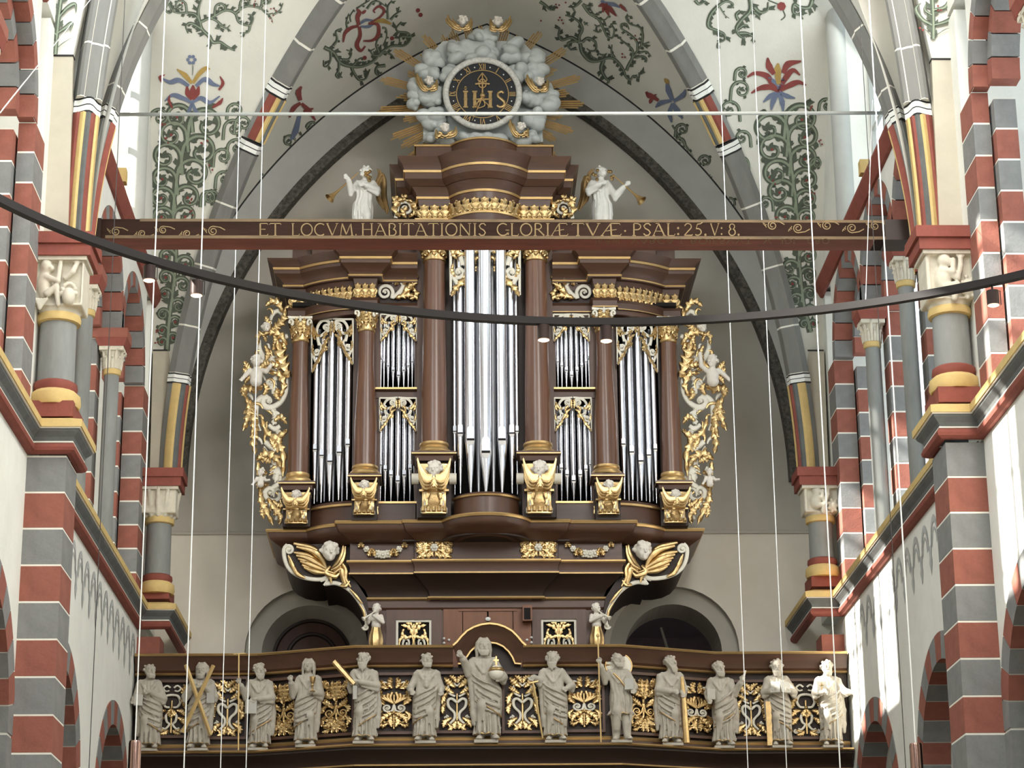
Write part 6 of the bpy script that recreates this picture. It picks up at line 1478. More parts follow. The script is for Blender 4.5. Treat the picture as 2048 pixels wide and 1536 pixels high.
ST = [
 (296, 1330, 1500, 'saint statue nearest the left wall, bearded, wrapped in a cloak, right hand on chest', dict(seed=1, yaw=.55, rot=.0, lean=.025, beard=.35, hair='short', l=((-.19, -.03, .60), (-.17, -.14, .57), (-.3, -.3, -1)), r=((.19, -.03, .60), (.0, -.13, .66), (-1, -.2, .1)), drape=1), x1),
 (397, 1331, 1502, 'saint statue holding a large X-shaped gilt cross before his body', dict(seed=2, yaw=-.25, lean=-.02, beard=.6, hair='long', tilt=-.1, l=((-.20, -.04, .62), (-.05, -.14, .70), (1, -.3, .2)), r=((.20, -.04, .62), (.04, -.14, .72), (-1, -.3, .3)), drape=-1), x2),
 (517, 1336, 1505, 'bearded saint statue gripping a tall T-topped staff and a grey book', dict(seed=3, yaw=.35, lean=.02, beard=.8, hair='curl', l=((-.19, -.02, .64), (-.23, -.14, .75), (-.1, -.3, 1)), r=((.18, -.07, .60), (-.04, -.16, .56), (-1, -.2, -.3)), drape=-1, low=.9), x3),
 (612, 1328, 1500, 'young beardless saint statue holding a gilt chalice and raising one hand in blessing', dict(seed=4, yaw=-.1, lean=-.02, beard=None, hair='long', l=((-.19, -.02, .62), (-.18, -.13, .73), (0, -.3, 1)), r=((.19, -.03, .60), (.07, -.13, .60), (-.5, -.5, .4)), drape=-1), x4),
 (727, 1317, 1495, 'long-bearded saint statue carrying a thick gilt beam slanting up over his arm', dict(seed=5, yaw=-.1, tilt=.1, lean=.02, beard=1.1, hair='short', l=((-.17, -.06, .62), (-.13, -.14, .67), (.2, -.3, -1)), r=((.17, -.08, .63), (-.08, -.15, .66), (-1, -.1, 0)), drape=-1, low=.8), x5),
 (851, 1314, 1490, 'saint statue in a short shoulder cape with both empty hands held low', dict(seed=6, yaw=.15, tilt=.1, lean=-.02, beard=.3, hair='short', l=((-.20, -.0, .62), (-.16, -.11, .56), (.4, -.5, -1)), r=((.20, 0, .62), (.17, -.1, .56), (-.2, -.4, -1)), drape=-1, cape=1), None),
 (972, 1284, 1488, 'tallest statue, the long-haired blessing figure with a cross-topped orb under the arch', dict(seed=7, yaw=.1, lean=.03, beard=.35, hair='long', hx=.0, l=((-.20, -.04, .70), (-.23, -.16, .80), (-.6, -.3, .8)), r=((.20, -.03, .63), (.13, -.13, .58), (-.5, -.6, .2)), drape=1, low=1.1, nv=9), x7),
 (1110, 1310, 1488, 'bearded saint statue, one hand on a gilt sword hilt, the other on his hip', dict(seed=8, yaw=-.2, lean=.02, beard=1.0, hair='curl', l=((-.19, -.05, .68), (-.245, -.13, .70), (-.5, -.3, -.5)), r=((.23, 0, .63), (.14, -.08, .58), (-1, -.3, -.2)), drape=1, low=.8), x8),
 (1242, 1312, 1487, 'pilgrim statue in short tunic and boots with a broad hat and a very tall staff', dict(seed=9, yaw=.25, tilt=.05, lean=.02, beard=.3, hair='short', short=True, l=((-.19, -.02, .72), (-.23, -.15, .86), (0, -.3, 1)), r=((.19, -.03, .62), (.13, -.15, .56), (.1, -.5, -.8)), drape=0, nv=3), x9),
 (1344, 1322, 1497, 'long-bearded saint statue looking aside and leaning on a heavy gilt club', dict(seed=10, yaw=.8, lean=-.02, beard=1.2, hair='curl', l=((-.17, -.06, .62), (.02, -.15, .57), (1, -.2, -.3)), r=((.18, -.04, .62), (.12, -.14, .56), (.2, -.3, -1)), drape=1), x10),
 (1447, 1336, 1505, 'saint statue raising a short pale knife and holding a book low', dict(seed=11, yaw=.3, lean=.03, beard=.6, hair='curl', l=((-.19, -.02, .63), (-.17, -.13, .54), (.3, -.3, -1)), r=((.19, -.05, .66), (.23, -.15, .75), (.3, -.2, 1)), drape=-1, low=1.1), x11),
 (1562, 1328, 1500, 'saint statue reading an open grey book with a toothed gilt saw at his side', dict(seed=12, yaw=0, tilt=-.15, lean=.015, beard=.8, hair='curl', l=((-.20, -.05, .63), (-.10, -.15, .62), (.6, -.5, .1)), r=((.20, -.05, .63), (.10, -.15, .62), (-.6, -.5, .1)), drape=1, low=.9), x12),
 (1663, 1330, 1500, 'saint statue beside the right wall with a cross-marked book and outstretched hand', dict(seed=13, yaw=.15, lean=.02, beard=.6, hair='curl', l=((-.19, -.04, .63), (-.10, -.14, .60), (.6, -.3, .2)), r=((.20, -.05, .65), (.23, -.15, .60), (1, -.6, -.2)), drape=-1), x13)]
for x, y0, y1, lab, p, ex in ST: statue(x, y0, y1, lab, p, 'saint_statue', ex)
# ================================================================== CLOCK IN ITS GLORY OF CLOUDS
YC = 29.66
cc = W(965, 187, YC); kc = PXM(YC)
GLO = empty('cloud_glory', (XO, 29.9, ZA), 'clock in a carved grey cloud with gilt rays and cherubs crowning the organ', 'clock')
def cpt(x, y, Y=YC): return W(x, y, Y)
D = MB().lathe((0, 0, 0), [(70 * kc, -.02), (70 * kc, .02)], 40); 
def disc(r0, r1, y0, y1, n=40):
    mb = MB(); rows = []
    for r, y in ((r0, y0), (r1, y0), (r1, y1), (r0, y1)): rows.append([(cc[0] + r * math.cos(t), y, cc[2] + r * math.sin(t)) for t in np.linspace(0, 2 * pi, n + 1)])
    rows.append(rows[0]); return mb.grid(rows)
DIAL = disc(.001, 71 * kc, YC + .02, YC + .06).build('clock_dial', CLOCK, GLO)
mb = MB().tube([(cc[0] + 76 * kc * math.cos(t), YC, cc[2] + 76 * kc * math.sin(t)) for t in np.linspace(0, 2 * pi, 49)], 6.5 * kc, 8)
mb.build('dial_ring', mat('grey marbled ring', (190, 188, 180), .6, var=.3, scale=30), DIAL, 60)
disc(53 * kc, 54.5 * kc, YC + .012, YC + .02).build('minute_ring', GOLDL, DIAL)
def cb(a, b, w, name='numeral', m=GOLDL, par=None, lift=.008):
    a, b = np.array(a, float), np.array(b, float); d = b - a; d /= np.linalg.norm(d); n = np.array((-d[1], d[0])) * w
    pts = [a + n, b + n, b - n, a - n]; return [(cc[0] + x * kc, YC + .02 - lift, cc[2] + y * kc) for x, y in pts]
NUM = ['XII', 'I', 'II', 'III', 'IIII', 'V', 'VI', 'VII', 'VIII', 'IX', 'X', 'XI']
for i, s_ in enumerate(NUM):
    th = pi / 2 - i * pi / 6; up = np.array((math.cos(th), math.sin(th))); rt = np.array((math.sin(th), -math.cos(th))); mb = MB()
    wd_ = {'X': 8, 'V': 8, 'I': 3.6}; tot = sum(wd_[c] for c in s_); x = -tot / 2
    for c in s_:
        w = wd_[c]; g = lambda u, v: up * (62 + v) + rt * (x + u)
        if c == 'I': seg = [((w / 2, -6.5), (w / 2, 6.5), .8)]
        elif c == 'V': seg = [((1, 6.5), (w / 2, -6.5), .9), ((w - 1, 6.5), (w / 2, -6.5), .5)]
        else: seg = [((1, 6.5), (w - 1, -6.5), .9), ((w - 1, 6.5), (1, -6.5), .5)]
        for a, b, t in seg: mb.plate(cb(g(*a), g(*b), t), (0, .012, 0))
        x += w
    mb.build('numeral', GOLDL, DIAL)
    a = th - pi / 12; q = (62 * math.cos(a), 62 * math.sin(a)); MB().plate([(cc[0] + (q[0] + 1.4 * math.cos(t)) * kc, YC + .01, cc[2] + (q[1] + 1.4 * math.sin(t)) * kc) for t in np.linspace(0, 2 * pi, 7)[:-1]], (0, .012, 0)).build('hour_dot', WHITEP, DIAL)
# the letters i H S with the cross, and the two openwork hands
def serif(x, y0, y1, w=3.2):
    m = MB(); m.plate(cb((x, y0), (x, y1), w), (0, .03, 0))
    for y in (y0, y1): m.plate(cb((x - w * 1.6, y), (x + w * 1.6, y), 1.5, lift=.014), (0, .03, 0))
    m.plate(cb((x - w * 1.25, (y0 + y1) / 2), (x + w * 1.25, (y0 + y1) / 2), 1.2, lift=.016), (0, .03, 0)); return m
serif(-35, -30, 5).plate(cb((-35, 9), (-35, 17), 2), (0, .03, 0)).plate(cb((-38, 13), (-32, 13), 1.2), (0, .03, 0)).build('gilt_letter_i', GOLD, DIAL)
h_ = serif(-16, -30, 5); h2 = serif(16, -30, 5); h_.add(h2.v, h2.f); h_.plate(cb((-16, -12), (16, -12), 1.8), (0, .03, 0)).build('gilt_letter_h', GOLD, DIAL)
o = Orn(lambda u, v, h: (cc[0] + u * kc, YC + .02 - h * kc, cc[2] + v * kc), 1.0); o.stroke('g', [(44, 2), (40, 6), (33, 3), (32, -4), (39, -11), (45, -18), (43, -26), (36, -29), (30, -25)], 2.2, 2.6, 0, 4, 3.4); o.g.build('gilt_letter_s', GOLD, DIAL, 60)
o = Orn(lambda u, v, h: (cc[0] + u * kc, YC - .005 - h * kc, cc[2] + v * kc), 1.0)
o.stroke('g', [(0, -6), (0, 20), (0, 47)], 2.4, 1.2, 0, 4); o.ball('g', (0, -5), 6, 0)
for s in (-1, 1):
    o.stroke('g', [(0, 12), (6 * s, 16), (7 * s, 26), (0, 34)], 1.4, 1.2); o.stroke('g', [(0, 24), (9 * s, 30), (6 * s, 38), (0, 46)], 1.4, 1); o.stroke('g', [(0, 22), (8 * s, 22), (15 * s, 21)], 1.6, 2)
o.g.build('hour_hand', GOLDD, DIAL, 60)
o = Orn(lambda u, v, h: (cc[0] + u * kc, YC - .01 - h * kc, cc[2] + v * kc), 1.0)
o.stroke('g', [(0, -5), (-6, -24), (-22, -62)], 1.8, .6, 0, 4)
for s in (-1, 1): o.stroke('g', [(0, -8), (-3 + 6 * s, -18), (-4 + 8 * s, -28), (-9, -34)], 1.4, 1.2); o.stroke('g', [(-2, -14), (-2 + 13 * s, -26), (-4 + 15 * s, -34)], 1.3, 1)
o.g.build('minute_hand', GOLDD, DIAL, 60)
# cloud boards
BOARDS = [(-120, 78, -80, 102), (-80, 78, 42, 135), (42, 78, 78, 135), (78, 76, 132, 104), (-132, 30, -88, 76), (-88, 30, -40, 76), (45, 26, 88, 76), (88, 26, 132, 76), (-135, -20, -80, 28), (80, -20, 136, 24), (-150, -30, -128, 50), (128, -40, 152, 42), (-130, -72, -78, -22), (78, -70, 134, -22), (-126, -103, -62, -74), (62, -106, 122, -72), (-62, -100, 62, -76), (-34, 130, 40, 156)]
rng = random.Random(11)
for bi, (x0, y0, x1, y1) in enumerate(BOARDS):
    w, h = (x1 - x0) * kc, (y1 - y0) * kc; dep = .2
    g = SDF((cc[0] + x0 * kc - .06, YC - .12, cc[2] + y0 * kc - .06), (cc[0] + x1 * kc + .06, YC + .36, cc[2] + y1 * kc + .06), .0135)
    n = max(9, int(w * h / .0095))
    g.ell((cc[0] + (x0 + x1) / 2 * kc, YC + .2, cc[2] + (y0 + y1) / 2 * kc), (w * .46, .12, h * .46), .03)
    for i in range(n):
        u, v = rng.uniform(.14, .86), rng.uniform(.16, .84); r = rng.uniform(.05, .115)
        px_, pz_ = x0 + (x1 - x0) * u, y0 + (y1 - y0) * v
        if math.hypot(px_, pz_) < 84: 
            q = 88 / max(math.hypot(px_, pz_), 1); px_, pz_ = px_ * q, pz_ * q; r *= .8
        g.ell((cc[0] + px_ * kc, YC + rng.uniform(.10, .2), cc[2] + pz_ * kc), (r * rng.uniform(.9, 1.25), r * 1.1, r * rng.uniform(.7, 1.0)), .004, ry=rng.uniform(-.6, .6))
    put('cloud_board', g.build('cloud_board', CLOUD), GLO)
MB().plate([cpt(x, y, YC + .3) for x, y in ((846, 284), (850, 120), (886, 82), (1044, 82), (1080, 120), (1086, 284))], (0, .06, 0)).build('cloud_back', CLOUD, GLO)
# rays
RAYG = mat('ray gilding', (208, 178, 122), .38, .4, var=.14, scale=9)
rng = random.Random(4)
for i, a in enumerate(np.arange(-56, 237, 9.2)):
    t = rad(a + rng.uniform(-1, 1)); L = rng.uniform(176, 212) if i % 2 else rng.uniform(205, 235)
    if 55 < a < 125: L = rng.uniform(186, 196)
    mb = MB(); n = 4; d = np.array((math.cos(t), math.sin(t))); q = np.array((-d[1], d[0]))
    for k in range(n):
        o_ = (k - (n - 1) / 2) * 5.0; l = L - abs(k - 1.5) * 9 - rng.uniform(0, 9)
        a0, a1 = d * 95 + q * o_ * .8, d * l + q * o_ * 1.0
        P3 = lambda p, dy=0: (cc[0] + p[0] * kc, YC + .36 + dy, cc[2] + p[1] * kc)
        mb.add([P3(a0 - q * 1.5), P3(a0, -.025), P3(a0 + q * 1.5), P3(a1 + q * 1.7), P3(a1, -.03), P3(a1 - q * 1.7), P3(a0, .02), P3(a1, .02)], [(0, 1, 4, 5), (1, 2, 3, 4), (0, 5, 7, 6), (6, 7, 3, 2), (5, 4, 3, 7)])
    mb.build('gilt_ray', RAYG, GLO)
# cherubs on the cloud
for x, y, r, yaw, tilt, wg in ((925, 41, 10.5, -.1, .1, ((-30, -4, 8), (18, 2, 20))), (995, 43, 10.5, .1, .1, ((-14, 2, 20), (26, -4, 8))), (858, 162, 9.5, .3, .1, ((-24, -8, 6), (16, 4, 14))), (1080, 164, 9.5, .2, .1, ((-26, -8, 8), (16, 2, 18))), (890, 256, 10, .5, .1, ((-18, 10, 14), (22, 4, 12))), (1042, 254, 9.5, -.2, 0, ((-22, -8, 14), (14, 10, 14)))):
    c = cherub_head(GLO, cpt(x, y, YC - .12), r * kc * .95, yaw, tilt)
    o = Orn(pxmap(YC - .04), kc)
    for s, (dx, dy, dd) in zip((-1, 1), wg):
        o.stroke('g', [(x + s * 1, y + 15), (x + s * 9, y + 14), (x + dx * .85, y + dy + 5), (x + dx * 1.0, y + dy - 7)], 3.0, 1.6, .01, 5, 4.8)
        o.stroke('g', [(x + s * 2, y + 19), (x + s * 12, y + 17), (x + dx * .95, y + dy + 9), (x + dx * 1.12, y + dy)], 2.4, 1.2, .0, 5, 3.6)
        o.stroke('g', [(x + s * 5, y + 11), (x + s * 11, y + 8), (x + dx * .7, y + dy)], 1.6, 1.0, .03, 5, 2.6)
    o.stroke('g', [(x - 8, y + 12), (x, y + 16), (x + 8, y + 12)], 2.4, 2.4, .03)
    o.parts(GLO, node='gilt_wings')

# ================================================================== TRUMPETING ANGELS
def angel(side):
    ya = 30.25; s = side
    bp = W(727 if s < 0 else 1204, 486, ya); tp = W(722 if s < 0 else 1212, 334, ya); H = tp[2] - bp[2]
    if s < 0: p = dict(seed=21, yaw=-.9, tilt=.25, lean=-.02, beard=None, hair='short', l=((-.19, -.08, .66), (-.19, -.17, .78), (-.6, -.3, .5)), r=((.19, -.06, .68), (.0, -.15, .71), (-1, -.1, .2)), drape=0, nv=8, pl=11)
    else: p = dict(seed=22, yaw=.55, tilt=.25, hx=.03, lean=.02, beard=None, hair='short', l=((-.18, -.08, .67), (.0, -.15, .72), (1, -.1, .2)), r=((.20, -.08, .60), (.3, -.14, .70), (.8, -.3, .5)), drape=0, nv=8, pl=11)
    g = saint(p); V, Q = g.mesh()
    me = npmesh('trumpet_angel', V * H, Q, ANGEL); o = bpy.data.objects.new('trumpet_angel', me); COL.objects.link(o); o.location = (bp[0], ya, bp[2] - .0)
    tag(o, 'white angel blowing a trumpet towards the left, standing on the organ' if s < 0 else 'white angel blowing a trumpet towards the right, standing on the organ', 'statue', 'trumpeting angels on the organ')
    def add(nm, mb, mt, sm=50):
        mb.v = [(v[0] - o.location[0], v[1] - o.location[1], v[2] - o.location[2]) for v in mb.v]; c = bpy.data.objects.new(nm, mb.mesh(nm, mt, sm)); COL.objects.link(c); c.parent = o
    f = pxmap(ya - .13)
    a, b = ((716, 346), (659, 397)) if s < 0 else ((1226, 350), (1284, 402)); P = [np.array(W(a[0] + (b[0] - a[0]) * t, a[1] + (b[1] - a[1]) * t, ya - .13 - .10 * t)) for t in (0, .3, .6, .75, .88, .96, 1.0)]
    k = PXM(ya); add('trumpet', MB().tube(P, [1.2 * k, 1.3 * k, 1.8 * k, 2.6 * k, 5 * k, 8.5 * k, 11 * k], 14, caps=False).tube([P[0], P[1]], [1.3 * k, 1.3 * k], 8), GOLDL)
    o2 = Orn(pxmap(ya + .12), k)
    if s < 0: W_ = [([(752, 372), (760, 352), (757, 341)], 6), ([(753, 376), (766, 356), (768, 395), (775, 428)], 11), ([(753, 380), (758, 400), (768, 420)], 9), ([(752, 365), (763, 350), (770, 372)], 8)]
    else: W_ = [([(1180, 372), (1178, 352), (1187, 341)], 6), ([(1180, 372), (1170, 362), (1166, 395), (1158, 422)], 11), ([(1180, 378), (1172, 400), (1162, 416)], 9), ([(1182, 360), (1172, 356), (1168, 376)], 8)]
    for pts, w in W_:
        for dx in (-3.5, 0, 3.5): o2.stroke('g', [(x + dx * (.2 + .8 * i / len(pts)), y - abs(dx) * 1.5 * i / len(pts)) for i, (x, y) in enumerate(pts)], w * .2, w * .16, .01 + .004 * dx, 5, w * .45)
    for _, nm_, q_ in o2.items: add('wing_feather', q_, GOLDD)
    hp_ = (727, 352) if s < 0 else (1200, 350); rngs = random.Random(5); mb = Orn(pxmap(ya - .03), k)
    for i in range(9): mb.ball('g', (hp_[0] + (9 if s < 0 else 0) + rngs.uniform(-5, 5) + (0 if s < 0 else (-9 if i % 2 else 22)), hp_[1] + rngs.uniform(-12, 10)), 3.6, .05)
    for _, nm_, q_ in mb.items: add('gilt_lock', q_, GOLD, 60)
angel(-1); angel(1)

# ================================================================== INSCRIBED TIE BEAM
YB = 22.4
bl, br = W(183, 443, YB), W(1814, 436, YB); zb1 = (bl[2] + br[2]) / 2; zb0 = zb1 - (W(980, 440, YB)[2] - W(980, 478, YB)[2]); dpt_ = .33
BEAM = bpy.data.objects.new('tie_beam', MB().box(bl[0], br[0], YB, YB + dpt_, zb0, zb1).mesh('tie_beam', mat('painted beam wood', (44, 29, 22), .85, var=.35, scale=5, stretch=(.15, 1, 1), bump=.1, spec=.12))); COL.objects.link(BEAM); tag(BEAM, 'long dark wooden beam with a gilt Latin inscription spanning the nave', 'beam')
BG = mat('worn gilt paint', (128, 106, 70), .6, .2, var=.25, scale=14)
BGB = mat('worn gilt border', (100, 80, 54), .65, .1, var=.35, scale=9, stretch=(.3, 1, 1))
BGU = mat('faded red paint', (120, 66, 52), .7, var=.3, scale=6, stretch=(.2, 1, 1))
MB().box(bl[0] + .5, br[0] - .1, YB - .004, YB + .01, zb1 - .028, zb1 + .003).build('gilt_border', BGB, BEAM); MB().box(bl[0] + .15, br[0] - .15, YB - .006, YB + .004, zb0 - .003, zb0 + .03).build('gilt_border', BGB, BEAM)
MB().box(bl[0] + .1, br[0] - .35, YB + .004, YB + dpt_ - .01, zb0 - .004, zb0 + .004).build('beam_soffit', BGU, BEAM)
MB().box(br[0] - .24, br[0] + .01, YB - .008, YB + dpt_, zb0 - .006, zb1 + .008).build('beam_end', WOODD, BEAM); MB().box(bl[0] - .005, bl[0] + .1, YB - .008, YB + dpt_, zb0 - .006, zb1 + .008).build('beam_end', WOODD, BEAM)
arc_ = lambda cx, cy, rx, ry, a0, a1, n=12: [(cx + rx * math.cos(rad(a0 + (a1 - a0) * i / n)), cy + ry * math.sin(rad(a0 + (a1 - a0) * i / n))) for i in range(n + 1)]
GLY = {  # width, strokes (polyline, weight)
 'E': (.55, [([(.1, 0), (.1, 1)], 1), ([(.1, 1), (.5, 1), (.52, .9)], .6), ([(.1, .52), (.4, .52)], .5), ([(.1, 0), (.5, 0), (.54, .12)], .6)]),
 'T': (.7, [([(.35, 0), (.35, 1)], 1), ([(.02, .9), (.06, 1), (.64, 1), (.68, .9)], .6), ([(.25, 0), (.45, 0)], .5)]),
 'L': (.56, [([(.12, 0), (.12, 1)], 1), ([(.12, 0), (.5, 0), (.55, .14)], .6), ([(.03, 1), (.22, 1)], .5)]),
 'O': (.82, [(arc_(.41, .5, .36, .5, 0, 360, 20), .9)]), 'C': (.74, [(arc_(.42, .5, .37, .5, 50, 310, 16), .9)]),
 'V': (.78, [([(.06, 1), (.4, 0)], 1), ([(.4, 0), (.72, 1)], .55), ([(0, 1), (.16, 1)], .5), ([(.62, 1), (.8, 1)], .5)]),
 'M': (.95, [([(.1, 0), (.2, 1)], .55), ([(.2, 1), (.48, .08)], 1), ([(.48, .08), (.76, 1)], .55), ([(.76, 1), (.86, 0)], 1), ([(.02, 0), (.18, 0)], .5), ([(.76, 0), (.96, 0)], .5)]),
 'H': (.82, [([(.12, 0), (.12, 1)], 1), ([(.7, 0), (.7, 1)], 1), ([(.12, .5), (.7, .5)], .5), ([(.02, 0), (.22, 0)], .5), ([(.02, 1), (.22, 1)], .5), ([(.6, 0), (.8, 0)], .5), ([(.6, 1), (.8, 1)], .5)]),
 'A': (.8, [([(.06, 0), (.38, 1)], .55), ([(.38, 1), (.74, 0)], 1), ([(.18, .36), (.6, .36)], .5), ([(0, 0), (.16, 0)], .5), ([(.64, 0), (.84, 0)], .5), ([(.2, 1), (.42, 1)], .5)]),
 'B': (.62, [([(.12, 0), (.12, 1)], 1), ([(.12, 1)] + arc_(.3, .77, .2, .23, 90, -90, 8) + [(.12, .54)], .8), ([(.12, .54)] + arc_(.32, .27, .24, .27, 90, -90, 8) + [(.12, 0)], .9)]),
 'I': (.3, [([(.15, 0), (.15, 1)], 1), ([(.04, 0), (.26, 0)], .5), ([(.04, 1), (.26, 1)], .5)]),
 'N': (.86, [([(.12, 0), (.12, 1)], .6), ([(.12, 1), (.72, 0)], 1), ([(.72, 0), (.72, 1)], .6), ([(.02, 0), (.22, 0)], .5), ([(.62, 1), (.82, 1)], .5)]),
 'S': (.56, [([(.5, .84), (.38, 1), (.2, .98), (.08, .8), (.16, .6), (.38, .44), (.48, .24), (.38, .03), (.2, 0), (.06, .16)], .9)]),
 'G': (.82, [(arc_(.42, .5, .37, .5, 50, 350, 16), .9), ([(.76, .05), (.76, .45)], .9), ([(.58, .45), (.82, .45)], .5)]),
 'R': (.72, [([(.12, 0), (.12, 1)], 1), ([(.12, 1)] + arc_(.3, .76, .22, .24, 90, -90, 8) + [(.12, .52)], .8), ([(.3, .52), (.7, 0)], 1), ([(.02, 0), (.22, 0)], .5)]),
 'Æ': (1.1, [([(.04, 0), (.52, 1)], .55), ([(.52, 1), (.56, 0)], 1), ([(.52, 1), (1.0, 1), (1.03, .88)], .6), ([(.2, .36), (.84, .5)], .5), ([(.56, 0), (1.04, 0), (1.1, .14)], .6), ([(-.02, 0), (.14, 0)], .5)]),
 'P': (.6, [([(.12, 0), (.12, 1)], 1), ([(.12, 1)] + arc_(.3, .74, .24, .26, 90, -90, 8) + [(.12, .48)], .8), ([(.02, 0), (.24, 0)], .5)]),
 '2': (.62, [(arc_(.3, .74, .22, .26, 170, -30, 10) + [(.06, .02)], .8), ([(.06, .02), (.56, .02), (.6, .1)], .8)]),
 '5': (.6, [([(.6, 1.12), (.46, .98), (.24, .94)], .8), ([(.24, .94), (.16, .54)], .5), (arc_(.26, .3, .24, .28, 110, -130, 12), .9)]),
 '8': (.58, [(arc_(.29, .75, .18, .22, 0, 360, 14), .8), (arc_(.29, .27, .23, .27, 0, 360, 14), .9)]),
 '.': (.3, [(arc_(.12, .06, .04, .05, 0, 360, 6), 1)]), '·': (.34, [(arc_(.17, .38, .04, .05, 0, 360, 6), 1)]), ':': (.3, [(arc_(.12, .12, .035, .045, 0, 360, 6), 1), (arc_(.12, .62, .035, .045, 0, 360, 6), 1)]), 'D': (.76, [([(.12, 0), (.12, 1)], 1), ([(.12, 1)] + arc_(.28, .5, .42, .5, 90, -90, 10) + [(.12, 0)], .8)])}
def ribbon(mb, pts, w, f):
    P = np.array(pts, float); T = np.gradient(P, axis=0); T /= np.linalg.norm(T, axis=1)[:, None] + 1e-9; N = np.stack([-T[:, 1], T[:, 0]], 1) * w
    mb.grid([[f(*p) for p in P + N], [f(*p) for p in P - N]])
def write(words, x0, x1, ybase, ytop, face):
    """each word fitted between its own two pixel columns"""
    for text, a, b in words:
        tot = sum(GLY[c][0] + .06 for c in text); x = 0.0
        for c in text:
            w, st = GLY[c]; mb = MB()
            f = lambda u, v, x=x: face(a + (b - a) * (x + u) / tot, ybase + (ytop - ybase) * v)
            asp = abs((ytop - ybase) * tot / (b - a))
            for pts, t in st:
                P = [(u, v) for u, v in pts]; q = np.array(P); 
                mb2 = MB(); ribbon(mb2, [(u, v * asp) for u, v in P], .042 * t, lambda u, v: f(u, v / asp)); mb.add(mb2.v, mb2.f)
            mb.build('painted_letter', BG, BEAM, fix=False); x += w + .06
front = lambda x, y: W(x, y, YB - .0045)
write([('ET', 517, 565), ('LOCVM', 582, 709), ('.', 710, 716), ('HABITATIONIS', 722, 975), ('GLORIÆ', 993, 1138), ('TVÆ', 1143, 1245), ('·', 1246, 1256), ('PSAL:', 1264, 1364), ('25.', 1367, 1418), ('V:', 1420, 1449), ('8.', 1456, 1484)], 0, 0, 471, 447, front)
zu = zb0 - .0055; under = lambda x, y: (lambda d: tuple(d * ((zu - EZ) / d[2]) + np.array((0, 0, EZ))))(ray(x, y))
write([('HORMI', 1190, 1240), ('VARCA', 1262, 1350), ('T', 1358, 1368), ('ROIESVVT', 1380, 1506), ('V', 1526, 1545), ('IDI', 1562, 1592), ('CRO', 1615, 1660)], 0, 0, 478, 487, under)
def bscroll(cs_, x0, x1):
    for cx, cy, r, up in cs_:
        mb = MB(); sg = 1 if up else -1
        sp = [(cx + r * (1 - .72 * t) * math.cos(sg * (pi * .5 + 3.1 * pi * t)), cy - r * (1 - .72 * t) * math.sin(sg * (pi * .5 + 3.1 * pi * t)) * .95) for t in np.linspace(0, 1, 22)]
        ribbon(mb, [(cx + 24, cy - sg * r * .2), (cx + 14, cy - sg * r * .75)] + sp, 1.0, front)
        for k in range(3): ribbon(mb, [(cx - r * 1.25 - 2.5 * k, cy + sg * (4 - 3 * k)), (cx - r * 1.4 - 2.5 * k, cy + sg * (0 - 3 * k)), (cx - r * 1.25 - 3 * k, cy - sg * (3 + 2 * k))], .8, front)
        mb.build('painted_scroll', BG, BEAM, fix=False)
bscroll([(1545, 451, 10, 1), (1596, 456, 10, 0), (1654, 451, 10, 1), (1704, 456, 10, 0), (1750, 452, 9, 1)], 0, 0)
bscroll([(232, 463, 9, 1), (284, 467, 8, 0), (326, 460, 8, 1), (374, 467, 8, 0), (426, 462, 10, 1)], 0, 0)

# ================================================================== TIE ROD, RING LIGHT, CABLES
YR = 22.9; ra, rb_ = W(216, 229, YR), W(1776, 226, YR)
tag(MB().tube([ra, rb_], .021, 8).build('tie_rod', ROD, None, True), 'slim grey iron rod stretched across the nave in front of the clock', 'tie rod')
HR = 5.0; RC = (.2092 * HR, 2.0402 * HR); RR = .8193 * HR; zR = e(HR)
RING = empty('ring_light', (RC[0], RC[1], zR), 'large dark steel ring hung across the nave carrying small spotlights', 'chandelier')
mb = MB(); q = .024
rows = [[(RC[0] + (RR + a) * math.cos(t), RC[1] + (RR + a) * math.sin(t), zR + b) for t in np.linspace(0, 2 * pi, 145)] for a, b in ((-q, -q), (q, -q), (q, q), (-q, q), (-q, -q))]
mb.grid(rows).build('ring', STEEL, RING, 40)
BULB = emit('warm lamp glass', (255, 214, 170), 6.0)
CU = mat('copper lamp body', (92, 60, 50), .35, .7, var=.1)
SPB = mat('spotlight body', (52, 36, 32), .45, .3)
